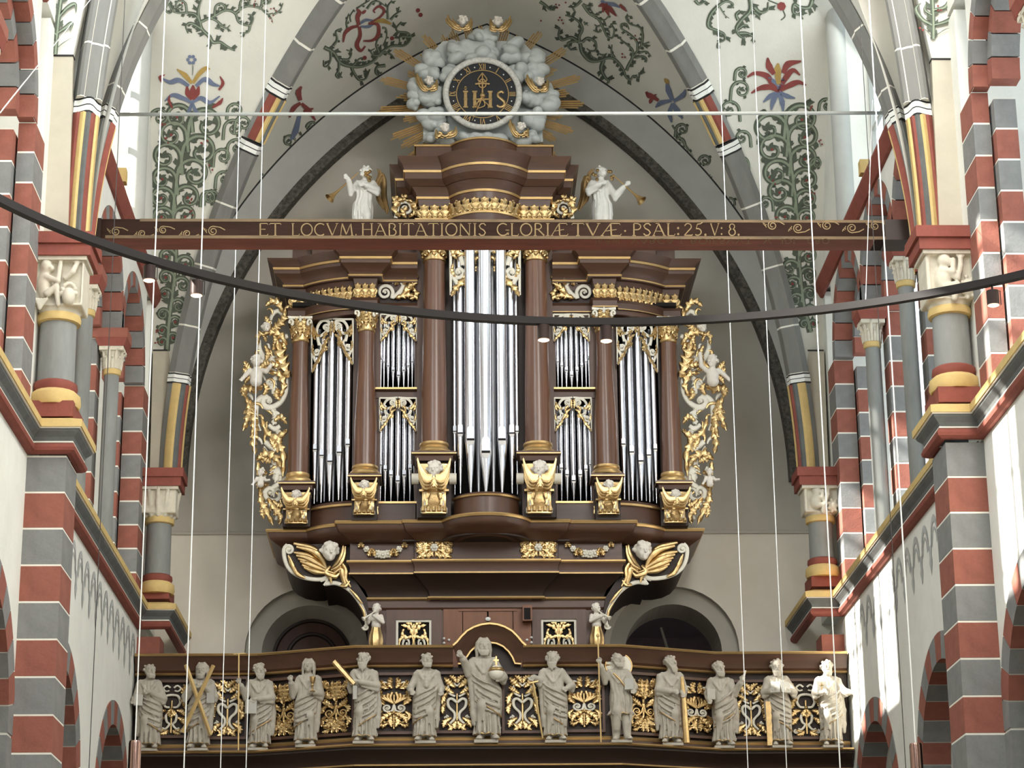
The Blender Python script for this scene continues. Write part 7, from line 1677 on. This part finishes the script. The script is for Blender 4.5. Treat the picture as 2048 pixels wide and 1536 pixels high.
for x, y, on in ((301, 550, 1), (397, 580, 1), (1087, 666, .6), (1211, 668, .6), (1986, 600, .5)):
    d = ray(x, y); t = math.atan2(*(lambda p: (p[1] - RC[1], p[0] - RC[0]))(d * (HR / d[2]) if y < 0 else (d * (RR + RC[1]) / d[1]))) 
    # angle of the ring point seen in the same pixel column
    best = min(np.linspace(.02, pi - .02, 400), key=lambda a: abs(proj((RC[0] + RR * math.cos(a), RC[1] + RR * math.sin(a), zR))[0] - x))
    cx, cy = RC[0] + RR * math.cos(best), RC[1] + RR * math.sin(best); k = cy * 1.05 / FPX; yr = proj((cx, cy, zR))[1]
    r = 12.5 * k; z1 = zR - max((y - 17 - yr), 9) * k * 1.04; z0 = z1 - 30 * k
    sp = MB().lathe((cx, cy, 0), [(r, z0), (r, z1)], 20).build('spotlight', SPB, RING, 40)
    MB().lathe((cx, cy, 0), [(r * .96, z0 - .001), (r * 1.0, z0 - .004)], 20).v
    MB().tube([(cx, cy, z1), (cx, cy, zR)], .006, 6).build('lamp_stem', STEEL, sp)
    mbb = MB(); mbb.grid([[(cx + r * k_ * math.cos(t), cy + r * k_ * math.sin(t), z0 - .012 * (1 - k_ * k_) - .001) for t in np.linspace(0, 2 * pi, 17)] for k_ in (.92, .6, .05)]).build('lamp_glass', BULB, sp, 60)
    MB().tube([(cx + r * 1.25, cy, z0 + .002), (cx + r * 1.25, cy, z1), (cx, cy, z1 + .01)], .003, 5).build('lamp_bracket', STEEL, sp)
def at_depth(x, y, Y): return W(x, y, Y)
MB().tube([tuple(RC[i] + RR * (math.cos(1.15), math.sin(1.15))[i] for i in (0, 1)) + (zR,), WX(1745, 200, XR - .05)], .003, 5).build('stay_cable', WIRE, RING)
MB().tube([W(0, 226, 12.0), W(190, -12, 20.0)], .004, 5).build('stay_cable', WIRE, RING)
def cable(name, x0, y0, x1, y1, Y, r, m, label, lamp=None, zlow=1.0):
    p = W((x0 + x1) / 2, (y0 + y1) / 2, Y); ztop = W(x0, y0, Y)[2] + 3
    c = empty(name, (p[0], Y, zlow if not lamp else 0), label, 'cable' if not lamp else 'lamp', 'thin suspension cables hanging through the nave' if not lamp else 'pendant lamps at the bottom corners')
    zl = zlow if not lamp else W(lamp[0], lamp[1], Y)[2]
    MB().tube([(p[0], Y, zl), (p[0], Y, min(ztop, e(17.4)))], r, 6).build('cable', m, c)
    if lamp:
        k = PXM(Y); R_ = lamp[2] / 2 * k; c.location = (p[0], Y, zl - 1.0)
        for ch in c.children: ch.matrix_parent_inverse = Matrix.Translation(-Vector(c.location))
        MB().lathe((p[0], Y, 0), [(R_, zl - 1.0), (R_, zl - .02), (R_ * .9, zl), (R_ * .2, zl + .005)], 22).build('lamp_tube', mat('polished lamp tube', (150, 120, 110), .18, 1.0, var=.03), c, 40)
for a in ((419, 0, 369, 1536, 19.5, 'second white cable from the left, crossing in front of the beam scroll'),
          (485, 0, 442, 1536, 24.5, 'third white cable from the left, passing behind the inscribed beam'),
          (531, 0, 493, 1536, 24.5, 'fourth white cable from the left, behind the beam before its first word'),
          (1434, 0, 1496, 1536, 24.5, 'thin white cable behind the beam at the number 25'),
          (1503, 0, 1574, 1536, 24.5, 'white cable behind the beam just right of the final 8'),
          (1599, 0, 1681, 1536, 19.5, 'bright white cable in front of the right end scroll of the beam')):
    cable('hanging_cable', *a[:5], .0052 if a[4] > 20 else .006, WIRE, a[5])
cable('hanging_cable', 1750, 600, 1816, 1536, 21, .004, WIRED, 'dark thin cable along the lower right wall')
cable('hanging_cable', 235, 400, 174, 1536, 21, .004, WIRED, 'dark thin cable along the lower left wall')
cable('pendant_lamp', 330, 0, 273, 1440, 19, .0055, WIRE, 'polished pendant lamp tube at the bottom left on a white cable', (267, 1482, 24))
cable('pendant_lamp', 1736, 0, 1830, 1440, 19, .0065, WIRE, 'polished pendant lamp tube at the bottom right on a white cable', (1834, 1487, 24))
# ================================================================== PAINTED FOLIAGE ON THE VAULT
GRN = mat('painted dark green', (88, 95, 82), .9, var=.2, scale=12)
GRL = mat('painted light green', (140, 150, 130), .9, var=.12, scale=12)
PRED = mat('painted red', (138, 70, 66), .9, var=.15); PBLU = mat('painted blue', (112, 122, 146), .9, var=.15); PYEL = mat('painted ochre', (176, 146, 84), .9, var=.15)
_v, _f = [], []
for o in webs.values():
    n = len(_v); _v += [o.matrix_world @ v.co if False else v.co.copy() for v in o.data.vertices]; _f += [tuple(i + n for i in p.vertices) for p in o.data.polygons]
TREE = BVHTree.FromPolygons(_v, _f); EYE = Vector((0, 0, EZ))
def hit(x, y, lift):
    d = Vector(ray(x, y)).normalized(); loc, nor, i, dist = TREE.ray_cast(EYE, d)
    if loc is None: return None
    if nor.dot(d) > 0: nor = -nor
    return tuple(loc + nor * lift)
class Paint:
    def __init__(s, fn=hit): s.m = {}; s.fn = fn
    def rib(s, mt, pts, w0, w1=None, wm=None, lift=.006, n=5):
        P = spline(pts, n); w1 = w0 if w1 is None else w1; T = np.gradient(P, axis=0); T /= np.linalg.norm(T, axis=1)[:, None] + 1e-9; N = np.stack([-T[:, 1], T[:, 0]], 1)
        prev = None; mb = s.m.setdefault(mt.name, (MB(), mt))[0]
        for i in range(len(P)):
            t = i / (len(P) - 1); w = w0 + (w1 - w0) * t if wm is None else (w0 + (wm - w0) * 2 * t if t < .5 else wm + (w1 - wm) * (2 * t - 1))
            a, b = s.fn(*(P[i] + N[i] * w), lift), s.fn(*(P[i] - N[i] * w), lift)
            cur = (a, b) if a and b else None
            if cur and prev and (Vector(cur[0]) - Vector(prev[0])).length < .8: mb.add([prev[0], prev[1], cur[1], cur[0]], [(0, 1, 2, 3)])
            prev = cur
    def vine(s, pts, w0, w1, wm=None, n=5):
        if n == 5:
            Q = spline(pts, 4); r_ = random.Random(int(abs(pts[0][0] * 7 + pts[0][1] * 3))); acc = 0.0
            for i in range(1, len(Q) - 1):
                d = Q[i] - Q[i - 1]; acc += np.linalg.norm(d)
                if acc > 9:
                    acc = 0.0; d = d / (np.linalg.norm(d) + 1e-9); nn = np.array((-d[1], d[0])) * (1 if i % 2 else -1); L = w0 * r_.uniform(1.8, 3.4)
                    s.rib(GRN, [tuple(Q[i]), tuple(Q[i] + nn * L * .5 + d * L * .3), tuple(Q[i] + nn * L * .8 + d * L * r_.uniform(.6, 1.1))], w0 * .45, w0 * .12, w0 * .95, .008, 3)
                    s.rib(GRN, [tuple(Q[i] + nn * L * .4 + d * L * .2), tuple(Q[i] + nn * L * 1.0 + d * L * .25)], w0 * .4, w0 * .1, w0 * .5, .009, 2)
        s.rib(GRN, pts, w0, w1, wm, .006, n); s.rib(GRL, [(x + w0 * .22, y + w0 * .1) for x, y in pts], w0 * .42, w1 * .3, wm * .42 if wm else None, .011, n)
    def dot(s, mt, x, y, r, lift=.012):
        mb = s.m.setdefault(mt.name, (MB(), mt))[0]; P = [s.fn(x + r * math.cos(t), y + r * math.sin(t), lift) for t in np.linspace(0, 2 * pi, 8)[:-1]]
        if all(P): mb.add(P, [tuple(range(7))])
    def curl(s, x, y, side, r, w, rng, turns=1.15, ang=0.0, leaves=5):
        c = (x + side * r, y - r * .25); a0 = pi if side > 0 else 0.0; pts = [(x - side * r * .1, y + r * .9)]
        n = 16
        for i in range(n + 1):
            t = i / n; a = a0 + side * 2 * pi * turns * t; q = r * (1 - .74 * t); pts.append((c[0] + q * math.cos(a + ang), c[1] + q * math.sin(a + ang)))
        s.vine(pts, w, w * .5, None, 2)
        for k in range(3):
            a = a0 + side * (2 * pi * turns + k * 1.1); s.rib(GRN, [c, (c[0] + r * .22 * math.cos(a), c[1] + r * .22 * math.sin(a)), (c[0] + r * .42 * math.cos(a + .3), c[1] + r * .42 * math.sin(a + .3))], w * .5, w * .12, w * .8, .009, 2)
        for k in range(leaves):
            i = 3 + int(k * 12 / max(leaves, 1)); i = min(i, len(pts) - 2); px_, py_ = pts[i]; dx, dy = px_ - c[0], py_ - c[1]; L = math.hypot(dx, dy) + 1e-6; dx /= L; dy /= L; q = r * rng.uniform(.28, .5); o = 1 if k % 2 else -.9
            tx, ty = -dy * side, dx * side
            s.rib(GRN, [(px_, py_), (px_ + dx * q * .5 * o + tx * q * .3, py_ + dy * q * .5 * o + ty * q * .3), (px_ + dx * q * .7 * o + tx * q * .95, py_ + dy * q * .7 * o + ty * q * .95)], w * .45, w * .12, w * 1.0, .008, 3)
            s.rib(GRN, [(px_ + dx * q * .45 * o + tx * q * .3, py_ + dy * q * .45 * o + ty * q * .3), (px_ + dx * q * 1.0 * o + tx * q * .35, py_ + dy * q * 1.0 * o + ty * q * .35)], w * .5, w * .12, w * .6, .008, 2)
    def berries(s, x, y, rng, n=4, r=2.0):
        for k in range(n): s.dot(PRED, x + rng.uniform(-7, 7), y + rng.uniform(-8, 8), r)
        s.rib(GRN, [(x, y), (x + 4, y + 12)], .7, .5)
    def tree(s, stem, specs, w, seed):
        specs = [(y, sd, r * 1.14) for y, sd, r in specs]
        rng = random.Random(seed); P = spline(stem, 8); s.vine(stem, w * 1.25, w * .7)
        for y, side, r in specs:
            i = int(np.argmin(np.abs(P[:, 1] - y))); s.curl(P[i][0], P[i][1], side, r, w * (.62 + r / 52), rng, 1.1 + rng.uniform(-.1, .15), 0, 5 if r > 14 else 3)
            if rng.random() < .5: s.berries(P[i][0] + side * r * (1.2 + rng.random()), P[i][1] - r * rng.uniform(-.2, 1.0), rng, 3)
            if rng.random() < .6: s.dot(PRED, P[i][0] + side * r, P[i][1] - r * .25, 3.0)
    def done(s, name):
        for k, (mb, mt) in s.m.items():
            if mb.v: tag(mb.build(name, mt, vault, False, fix=False), kind='stuff')
        s.m = {}
pt = Paint()
# left web
pt.tree([(334, 702), (338, 640), (346, 575), (352, 510), (346, 440), (352, 365), (368, 295), (386, 222)],
        [(690, -1, 9), (682, 1, 10), (660, -1, 10), (650, 1, 12), (628, -1, 11), (612, 1, 14), (595, -1, 12), (575, 1, 16), (555, -1, 14), (535, 1, 18), (520, -1, 16), (440, -1, 20), (440, 1, 22), (405, -1, 22), (400, 1, 25), (365, -1, 24), (352, 1, 30), (322, -1, 27), (310, 1, 33), (278, -1, 26), (262, 1, 32), (240, -1, 24)], 5.0, 1)
rg = random.Random(7)
for x, y, sd, r in ((455, 300, 1, 19), (432, 362, 1, 17), (470, 252, 1, 17), (410, 398, 1, 15), (448, 262, 1, 20), (428, 318, 1, 18), (300, 240, 1, 20), (455, 225, 1, 16), (402, 400, 1, 16), (305, 395, -1, 9)): pt.curl(x, y, sd, r, 3.4, rg)
for a, m_, w in (([(383, 205), (366, 196), (345, 190), (330, 202)], PBLU, 5), ([(383, 205), (402, 196), (420, 205), (440, 192)], PBLU, 5), ([(384, 206), (378, 222), (372, 228)], PBLU, 4), ([(385, 206), (392, 222), (400, 226)], PBLU, 4), ([(378, 172), (358, 160), (340, 164), (324, 156)], PBLU, 5.5), ([(392, 172), (410, 158), (426, 168), (440, 172)], PBLU, 5.5),
                 ([(385, 198), (376, 186), (374, 172)], PRED, 6), ([(385, 198), (394, 186), (398, 172)], PRED, 6), ([(384, 196), (386, 180), (386, 170)], PRED, 6), ([(324, 164), (320, 154), (330, 149)], PRED, 3), ([(438, 180), (446, 166), (440, 152)], PRED, 3.5), ([(345, 216), (338, 200), (340, 190)], PRED, 3), ([(425, 215), (440, 205), (446, 196)], PRED, 4),
                 ([(384, 166), (370, 150), (354, 138)], PYEL, 5), ([(386, 166), (398, 148), (412, 136), (420, 138)], PYEL, 5), ([(385, 150), (386, 136), (385, 126)], GRN, .8)): pt.rib(m_, a, w * .6, w * .25, w, .012)
for k in range(6): pt.dot(PBLU, 383 + 7 * math.cos(k * pi / 3), 119 + 7 * math.sin(k * pi / 3), 3.6)
# hanging scrolls at the upper left
for a, w in (([(418, 72), (404, 58), (398, 40), (386, 26), (350, 24), (336, 6)], 4), ([(418, 72), (426, 84), (440, 84), (456, 94), (470, 101)], 4.5), ([(398, 40), (396, 20), (404, -6)], 4), ([(404, 58), (382, 46), (372, 52), (376, 66)], 3.6), ([(400, 44), (420, 36), (436, 44), (440, 56), (430, 56)], 3.4), ([(420, 36), (450, 20), (470, 26), (478, 44), (500, 50), (506, 34), (496, 28)], 3.4), ([(470, 26), (492, 12), (520, 16), (534, 28), (546, 26)], 3), ([(336, 6), (330, 18), (340, 26), (348, 16)], 3), ([(500, 50), (496, 64), (480, 66)], 3), ([(436, 44), (452, 56), (460, 50)], 2.6), ([(520, 16), (528, 2), (545, -5)], 3), ([(546, 30), (560, 20), (566, 6)], 2.4)): pt.vine(a, w, w * .4)
for x, y, sd, r in ((430, 20, 1, 12), (372, 14, -1, 12), (480, 10, 1, 11), (524, 4, 1, 10)): pt.curl(x, y, sd, r, 2.6, rg, leaves=4)
for x, y in ((548, 14), (542, 34), (515, 8), (366, 0)): pt.berries(x, y, rg, 3, 1.6)
# right web
pt.tree([(1620, 664), (1606, 610), (1600, 560), (1596, 510), (1594, 440), (1582, 345), (1574, 275), (1566, 222)],
        [(652, -1, 8), (648, 1, 8), (630, -1, 11), (622, 1, 10), (604, -1, 13), (590, 1, 13), (572, -1, 15), (556, 1, 15), (540, -1, 17), (520, 1, 17), (440, 1, 17), (436, -1, 22), (404, 1, 20), (396, -1, 26), (366, 1, 24), (352, -1, 28), (322, 1, 26), (308, -1, 30), (282, 1, 30), (268, -1, 32), (246, 1, 30)], 5.0, 2)
for x, y, sd, r in ((1500, 280, -1, 16), (1496, 330, -1, 14), (1478, 225, -1, 20), (1462, 185, 1, 20), (1638, 215, 1, 16), (1470, 150, 1, 13), (1620, 330, 1, 12), (1545, 410, -1, 14)): pt.curl(x, y, sd, r, 3.4, rg)
for a, m_, w in (([(1557, 182), (1545, 170), (1534, 152), (1510, 146), (1494, 154)], PRED, 6), ([(1557, 182), (1540, 174), (1520, 176), (1502, 186)], PRED, 6), ([(1557, 182), (1575, 172), (1596, 164), (1612, 170)], PRED, 6), ([(1558, 180), (1568, 160), (1585, 140), (1600, 150)], PRED, 6), ([(1548, 148), (1538, 132), (1535, 115)], PRED, 7), ([(1566, 146), (1576, 128), (1602, 122)], PRED, 7), ([(1557, 168), (1555, 140), (1556, 126)], PYEL, 7), ([(1556, 178), (1546, 162), (1536, 154)], PBLU, 4.5), ([(1558, 178), (1566, 162), (1572, 150)], PBLU, 4.5),
                 ([(1556, 184), (1540, 192), (1526, 204)], PBLU, 5), ([(1556, 184), (1546, 202), (1542, 220)], PBLU, 5.5), ([(1558, 184), (1564, 204), (1566, 222)], PBLU, 5.5), ([(1558, 184), (1574, 192), (1590, 196)], PBLU, 5)): pt.rib(m_, a, w * .6, w * .25, w, .012)
for a, w in (([(1435, 12), (1420, 30), (1416, 52), (1432, 60), (1448, 68), (1448, 80), (1436, 86), (1434, 96)], 4), ([(1500, -5), (1500, 20), (1482, 40), (1472, 56), (1478, 70), (1490, 78)], 5), ([(1478, 66), (1494, 66), (1506, 74), (1502, 82)], 3.4), ([(1476, 58), (1486, 50), (1496, 50)], 3), ([(1508, 14), (1520, 24), (1534, 20), (1536, 4)], 4.5), ([(1508, 24), (1516, 30), (1520, 34)], 3), ([(1476, 40), (1472, 28), (1480, 20)], 4), ([(1626, -5), (1618, 14), (1600, 14), (1588, 8), (1586, 24), (1600, 30), (1606, 38)], 4.5), ([(1390, 0), (1398, 8), (1412, 2)], 4), ([(1435, 12), (1452, 2), (1466, 8), (1462, 16)], 3.4), ([(1440, 14), (1450, 30), (1458, 36)], 1.5)): pt.vine(a, w, w * .35)
pt.dot(PRED, 1563, 12, 9); pt.rib(GRN, [(1536, 0), (1556, 8)], 1.2); pt.rib(GRN, [(1566, 20), (1570, 32), (1562, 40)], 1.2)
# west web
o7 = lambda L: [(640 + x / 7.68, y / 7.68) for x, y in L]; o8 = lambda L: [(1080 + x / 7.68, y / 7.68) for x, y in L]
for a, w in (([(60, 720), (200, 800), (300, 950), (450, 1010), (650, 1010), (830, 920), (930, 800), (1100, 700), (1300, 690), (1390, 580), (1340, 500), (1200, 480), (1170, 420), (1250, 330)], 4.5), ([(160, 760), (160, 900), (120, 1000), (60, 1010), (50, 920)], 3.2), ([(290, 950), (280, 1080), (240, 1150), (290, 1190), (330, 1100)], 3.2), ([(480, 1030), (520, 1120), (600, 1220), (700, 1200), (760, 1060)], 4), ([(900, 860), (980, 800), (1080, 830), (1140, 900)], 3.6), ([(900, 800), (860, 680), (900, 580), (960, 560)], 3), ([(900, 840), (820, 840), (780, 780), (840, 740)], 3), ([(1000, 1000), (880, 1020), (850, 1100), (900, 1160), (960, 1170)], 4), ([(330, 910), (440, 900), (480, 800), (400, 760)], 3), ([(500, 1000), (600, 900), (680, 880)], 2.6), ([(1040, 290), (1040, 100), (1100, 0)], 3), ([(1080, 300), (1150, 220), (1240, 160)], 3.5), ([(200, 700), (260, 600), (240, 480), (330, 430)], 3.4), ([(420, 440), (400, 340), (430, 230)], 2.4), ([(470, 330), (460, 240), (520, 140)], 2), ([(1380, 560), (1230, 560), (1220, 640)], 3.4), ([(950, 420), (1010, 440), (1020, 560), (960, 700)], 2.6), ([(720, 130), (800, 30), (900, 20), (1000, 90)], 3), ([(560, 130), (660, 60), (760, 0)], 2.4)): pt.vine(o7(a), w * .9, w * .36)
for a, m_, w in (([(590, 380), (570, 260), (600, 180), (560, 130)], PRED, 6), ([(590, 390), (470, 420), (380, 500), (350, 640)], PRED, 5), ([(600, 400), (610, 540), (560, 680), (620, 770), (690, 700)], PRED, 5.5), ([(740, 350), (880, 370), (890, 520), (800, 610), (660, 620)], PRED, 5), ([(780, 330), (920, 250), (980, 150), (900, 90), (820, 150), (840, 190)], PRED, 3.5), ([(600, 360), (700, 300), (820, 310)], PBLU, 4), ([(620, 400), (740, 400), (820, 360)], PBLU, 4), ([(820, 320), (960, 310), (1090, 360)], PYEL, 6), ([(640, 200), (700, 150)], PRED, 4)): pt.rib(m_, o7(a), w * .5, w * .3, w * .8, .012)
for x, y in ((1100, 580), (680, 880), (1540, 220), (1500, 150)): q = o7([(x, y)])[0]; pt.dot(PRED, q[0], q[1], 4.5)
for a, w in (([(610, 640), (600, 560), (650, 430), (590, 320), (470, 250), (390, 230)], 4.5), ([(620, 660), (650, 800), (760, 920), (900, 930), (1060, 880), (1180, 930), (1280, 1060), (1320, 1170), (1390, 1220), (1440, 1160), (1520, 1190), (1525, 1110)], 4.5), ([(650, 640), (740, 580), (850, 640), (860, 760), (780, 780), (720, 740)], 3.8), ([(600, 640), (480, 570), (340, 610), (290, 540), (300, 430), (240, 410)], 4.2), ([(570, 620), (430, 660), (480, 760), (560, 720)], 3.4), ([(980, 920), (940, 1050), (1000, 1180), (1060, 1240), (1020, 1290)], 5), ([(1330, 1080), (1370, 980), (1460, 830), (1560, 700), (1680, 640)], 4), ([(1400, 950), (1430, 780), (1340, 680), (1250, 610), (1240, 560)], 3.2), ([(1500, 760), (1490, 640), (1380, 520), (1260, 440), (1250, 370), (1330, 360), (1370, 450)], 3), ([(1560, 700), (1580, 540), (1540, 420), (1380, 360), (1320, 250), (1420, 250)], 3), ([(1480, 880), (1580, 860), (1640, 900), (1560, 910)], 3), ([(1540, 800), (1640, 790), (1700, 860)], 2.6), ([(660, 60), (760, 200), (900, 290), (980, 440), (1040, 560), (1120, 570), (1140, 440), (1090, 370), (1180, 360)], 3.6), ([(780, 200), (880, 230), (920, 170)], 3), ([(950, 380), (880, 400), (840, 370)], 2.6), ([(940, 450), (900, 490), (820, 460)], 3), ([(850, 900), (790, 850), (780, 800)], 2), ([(980, 850), (910, 820), (880, 790)], 2.4), ([(1150, 880), (1100, 800), (1110, 680)], 3), ([(700, 380), (680, 330), (740, 390)], 2), ([(900, 290), (1000, 300), (1060, 230)], 2.4), ([(0, 20), (90, 80), (160, 140), (230, 150)], 4), ([(640, 0), (560, 80), (510, 120), (550, 190)], 3.6), ([(660, 60), (740, 90), (820, 80)], 3)): pt.vine(o8(a), w * .9, w * .36)
for a, m_, w in (([(1000, 50), (900, 90)], PRED, 5), ([(1000, 50), (970, 180)], PRED, 5), ([(1000, 50), (1060, 230)], PRED, 6), ([(1010, 50), (1180, 240)], PRED, 6), ([(1000, 40), (1130, 60), (1240, 110)], PBLU, 5), ([(990, 40), (940, 0)], PBLU, 5), ([(1230, 60), (1340, 170)], PRED, 4), ([(1640, 1400), (1680, 1480), (1800, 1440)], PRED, 4)): pt.rib(m_, o8(a), w * .6, w * .2, w * .8, .012)
for x, y in ((310, 260), (340, 300), (290, 300), (360, 350), (20, 310), (250, 60), (300, 70), (270, 110), (400, 30), (1270, 870), (1310, 870), (1270, 820), (1490, 600), (1470, 540)): q = o8([(x, y)])[0]; pt.dot(PRED, q[0], q[1], 2.0)
# foliage between rib and blind arch, both sides
for i, (x, y) in enumerate([(506, 450), (524, 405), (545, 360), (566, 320), (590, 285), (612, 258)]):
    pt.curl(x, y, 1 if i % 2 else -1, 13, 3, rg, leaves=4)
pt.vine([(490, 480), (520, 415), (552, 350), (585, 295), (620, 250)], 3, 2)
for a, m_, w in (([(600, 200), (596, 184), (602, 172)], PRED, 6), ([(600, 205), (586, 216), (578, 234)], PRED, 5), ([(602, 206), (616, 220), (630, 240)], PRED, 5), ([(598, 230), (590, 262), (580, 280)], PBLU, 6), ([(606, 222), (626, 216)], PRED, 4)): pt.rib(m_, a, w * .6, w * .3, w, .012)
for i, (x, y) in enumerate([(1468, 455), (1448, 410), (1424, 365), (1398, 325), (1370, 290), (1352, 262)]):
    pt.curl(x, y, 1 if i % 2 else -1, 13, 3, rg, leaves=4)
pt.vine([(1480, 480), (1446, 405), (1410, 345), (1372, 292), (1345, 250)], 3, 2)
for a, m_, w in (([(1344, 200), (1322, 205), (1312, 214)], PBLU, 5), ([(1346, 200), (1338, 180), (1334, 164)], PBLU, 6), ([(1348, 202), (1366, 190), (1372, 178)], PBLU, 5), ([(1346, 206), (1356, 222), (1366, 236)], PBLU, 6), ([(1346, 206), (1340, 226), (1344, 244)], PBLU, 5), ([(1318, 200), (1302, 190), (1292, 184)], PRED, 5), ([(1304, 196), (1300, 206)], PRED, 4), ([(1338, 166), (1330, 156)], PYEL, 5)): pt.rib(m_, a, w * .6, w * .3, w, .012)
pt.done('painted_foliage')
# the two narrow panels over the near piers
pw = Paint(lambda x, y, lift: W(x, y, 21.6 - lift))
for s, ox in ((-1, 0), (1, 0)):
    if s < 0: st = [(110, 108), (112, 80), (116, 40), (122, -10)]; c = 1
    else: st = [(1866, 78), (1866, 40), (1864, -10)]; c = -1
    pw.vine(st, 5, 5)
    L = [([(113, 70), (98, 52), (100, 28), (108, 14)], 6), ([(112, 88), (100, 72), (92, 66)], 5), ([(115, 66), (130, 56), (144, 46), (140, 62)], 6), ([(118, 34), (134, 16), (150, 8), (152, 24)], 6), ([(110, 98), (98, 90), (86, 80)], 1.2), ([(112, 98), (126, 86), (146, 74)], 1.2)] if s < 0 else [([(1864, 50), (1844, 38), (1832, 18), (1842, 6)], 6), ([(1868, 50), (1890, 44), (1908, 34), (1908, 20)], 6), ([(1864, 30), (1850, 20), (1852, 6)], 4), ([(1868, 20), (1890, 14), (1898, -4)], 6), ([(1864, 74), (1852, 60), (1840, 56)], 1.2), ([(1868, 74), (1888, 60), (1904, 54)], 1.2)]
    for a, w in L: pw.rib(GRN, a, w * .5, w * .15, w * .8, .008); pw.rib(GRL, a, w * .2, w * .05, w * .3, .012)
    if s > 0:
        for x, y in ((1840, 56), (1846, 60), (1904, 52), (1908, 56), (1902, 60), (1876, 12), (1876, 20), (1882, 20)): pw.dot(PRED, x, y, 2.4)
pw.done('painted_foliage')
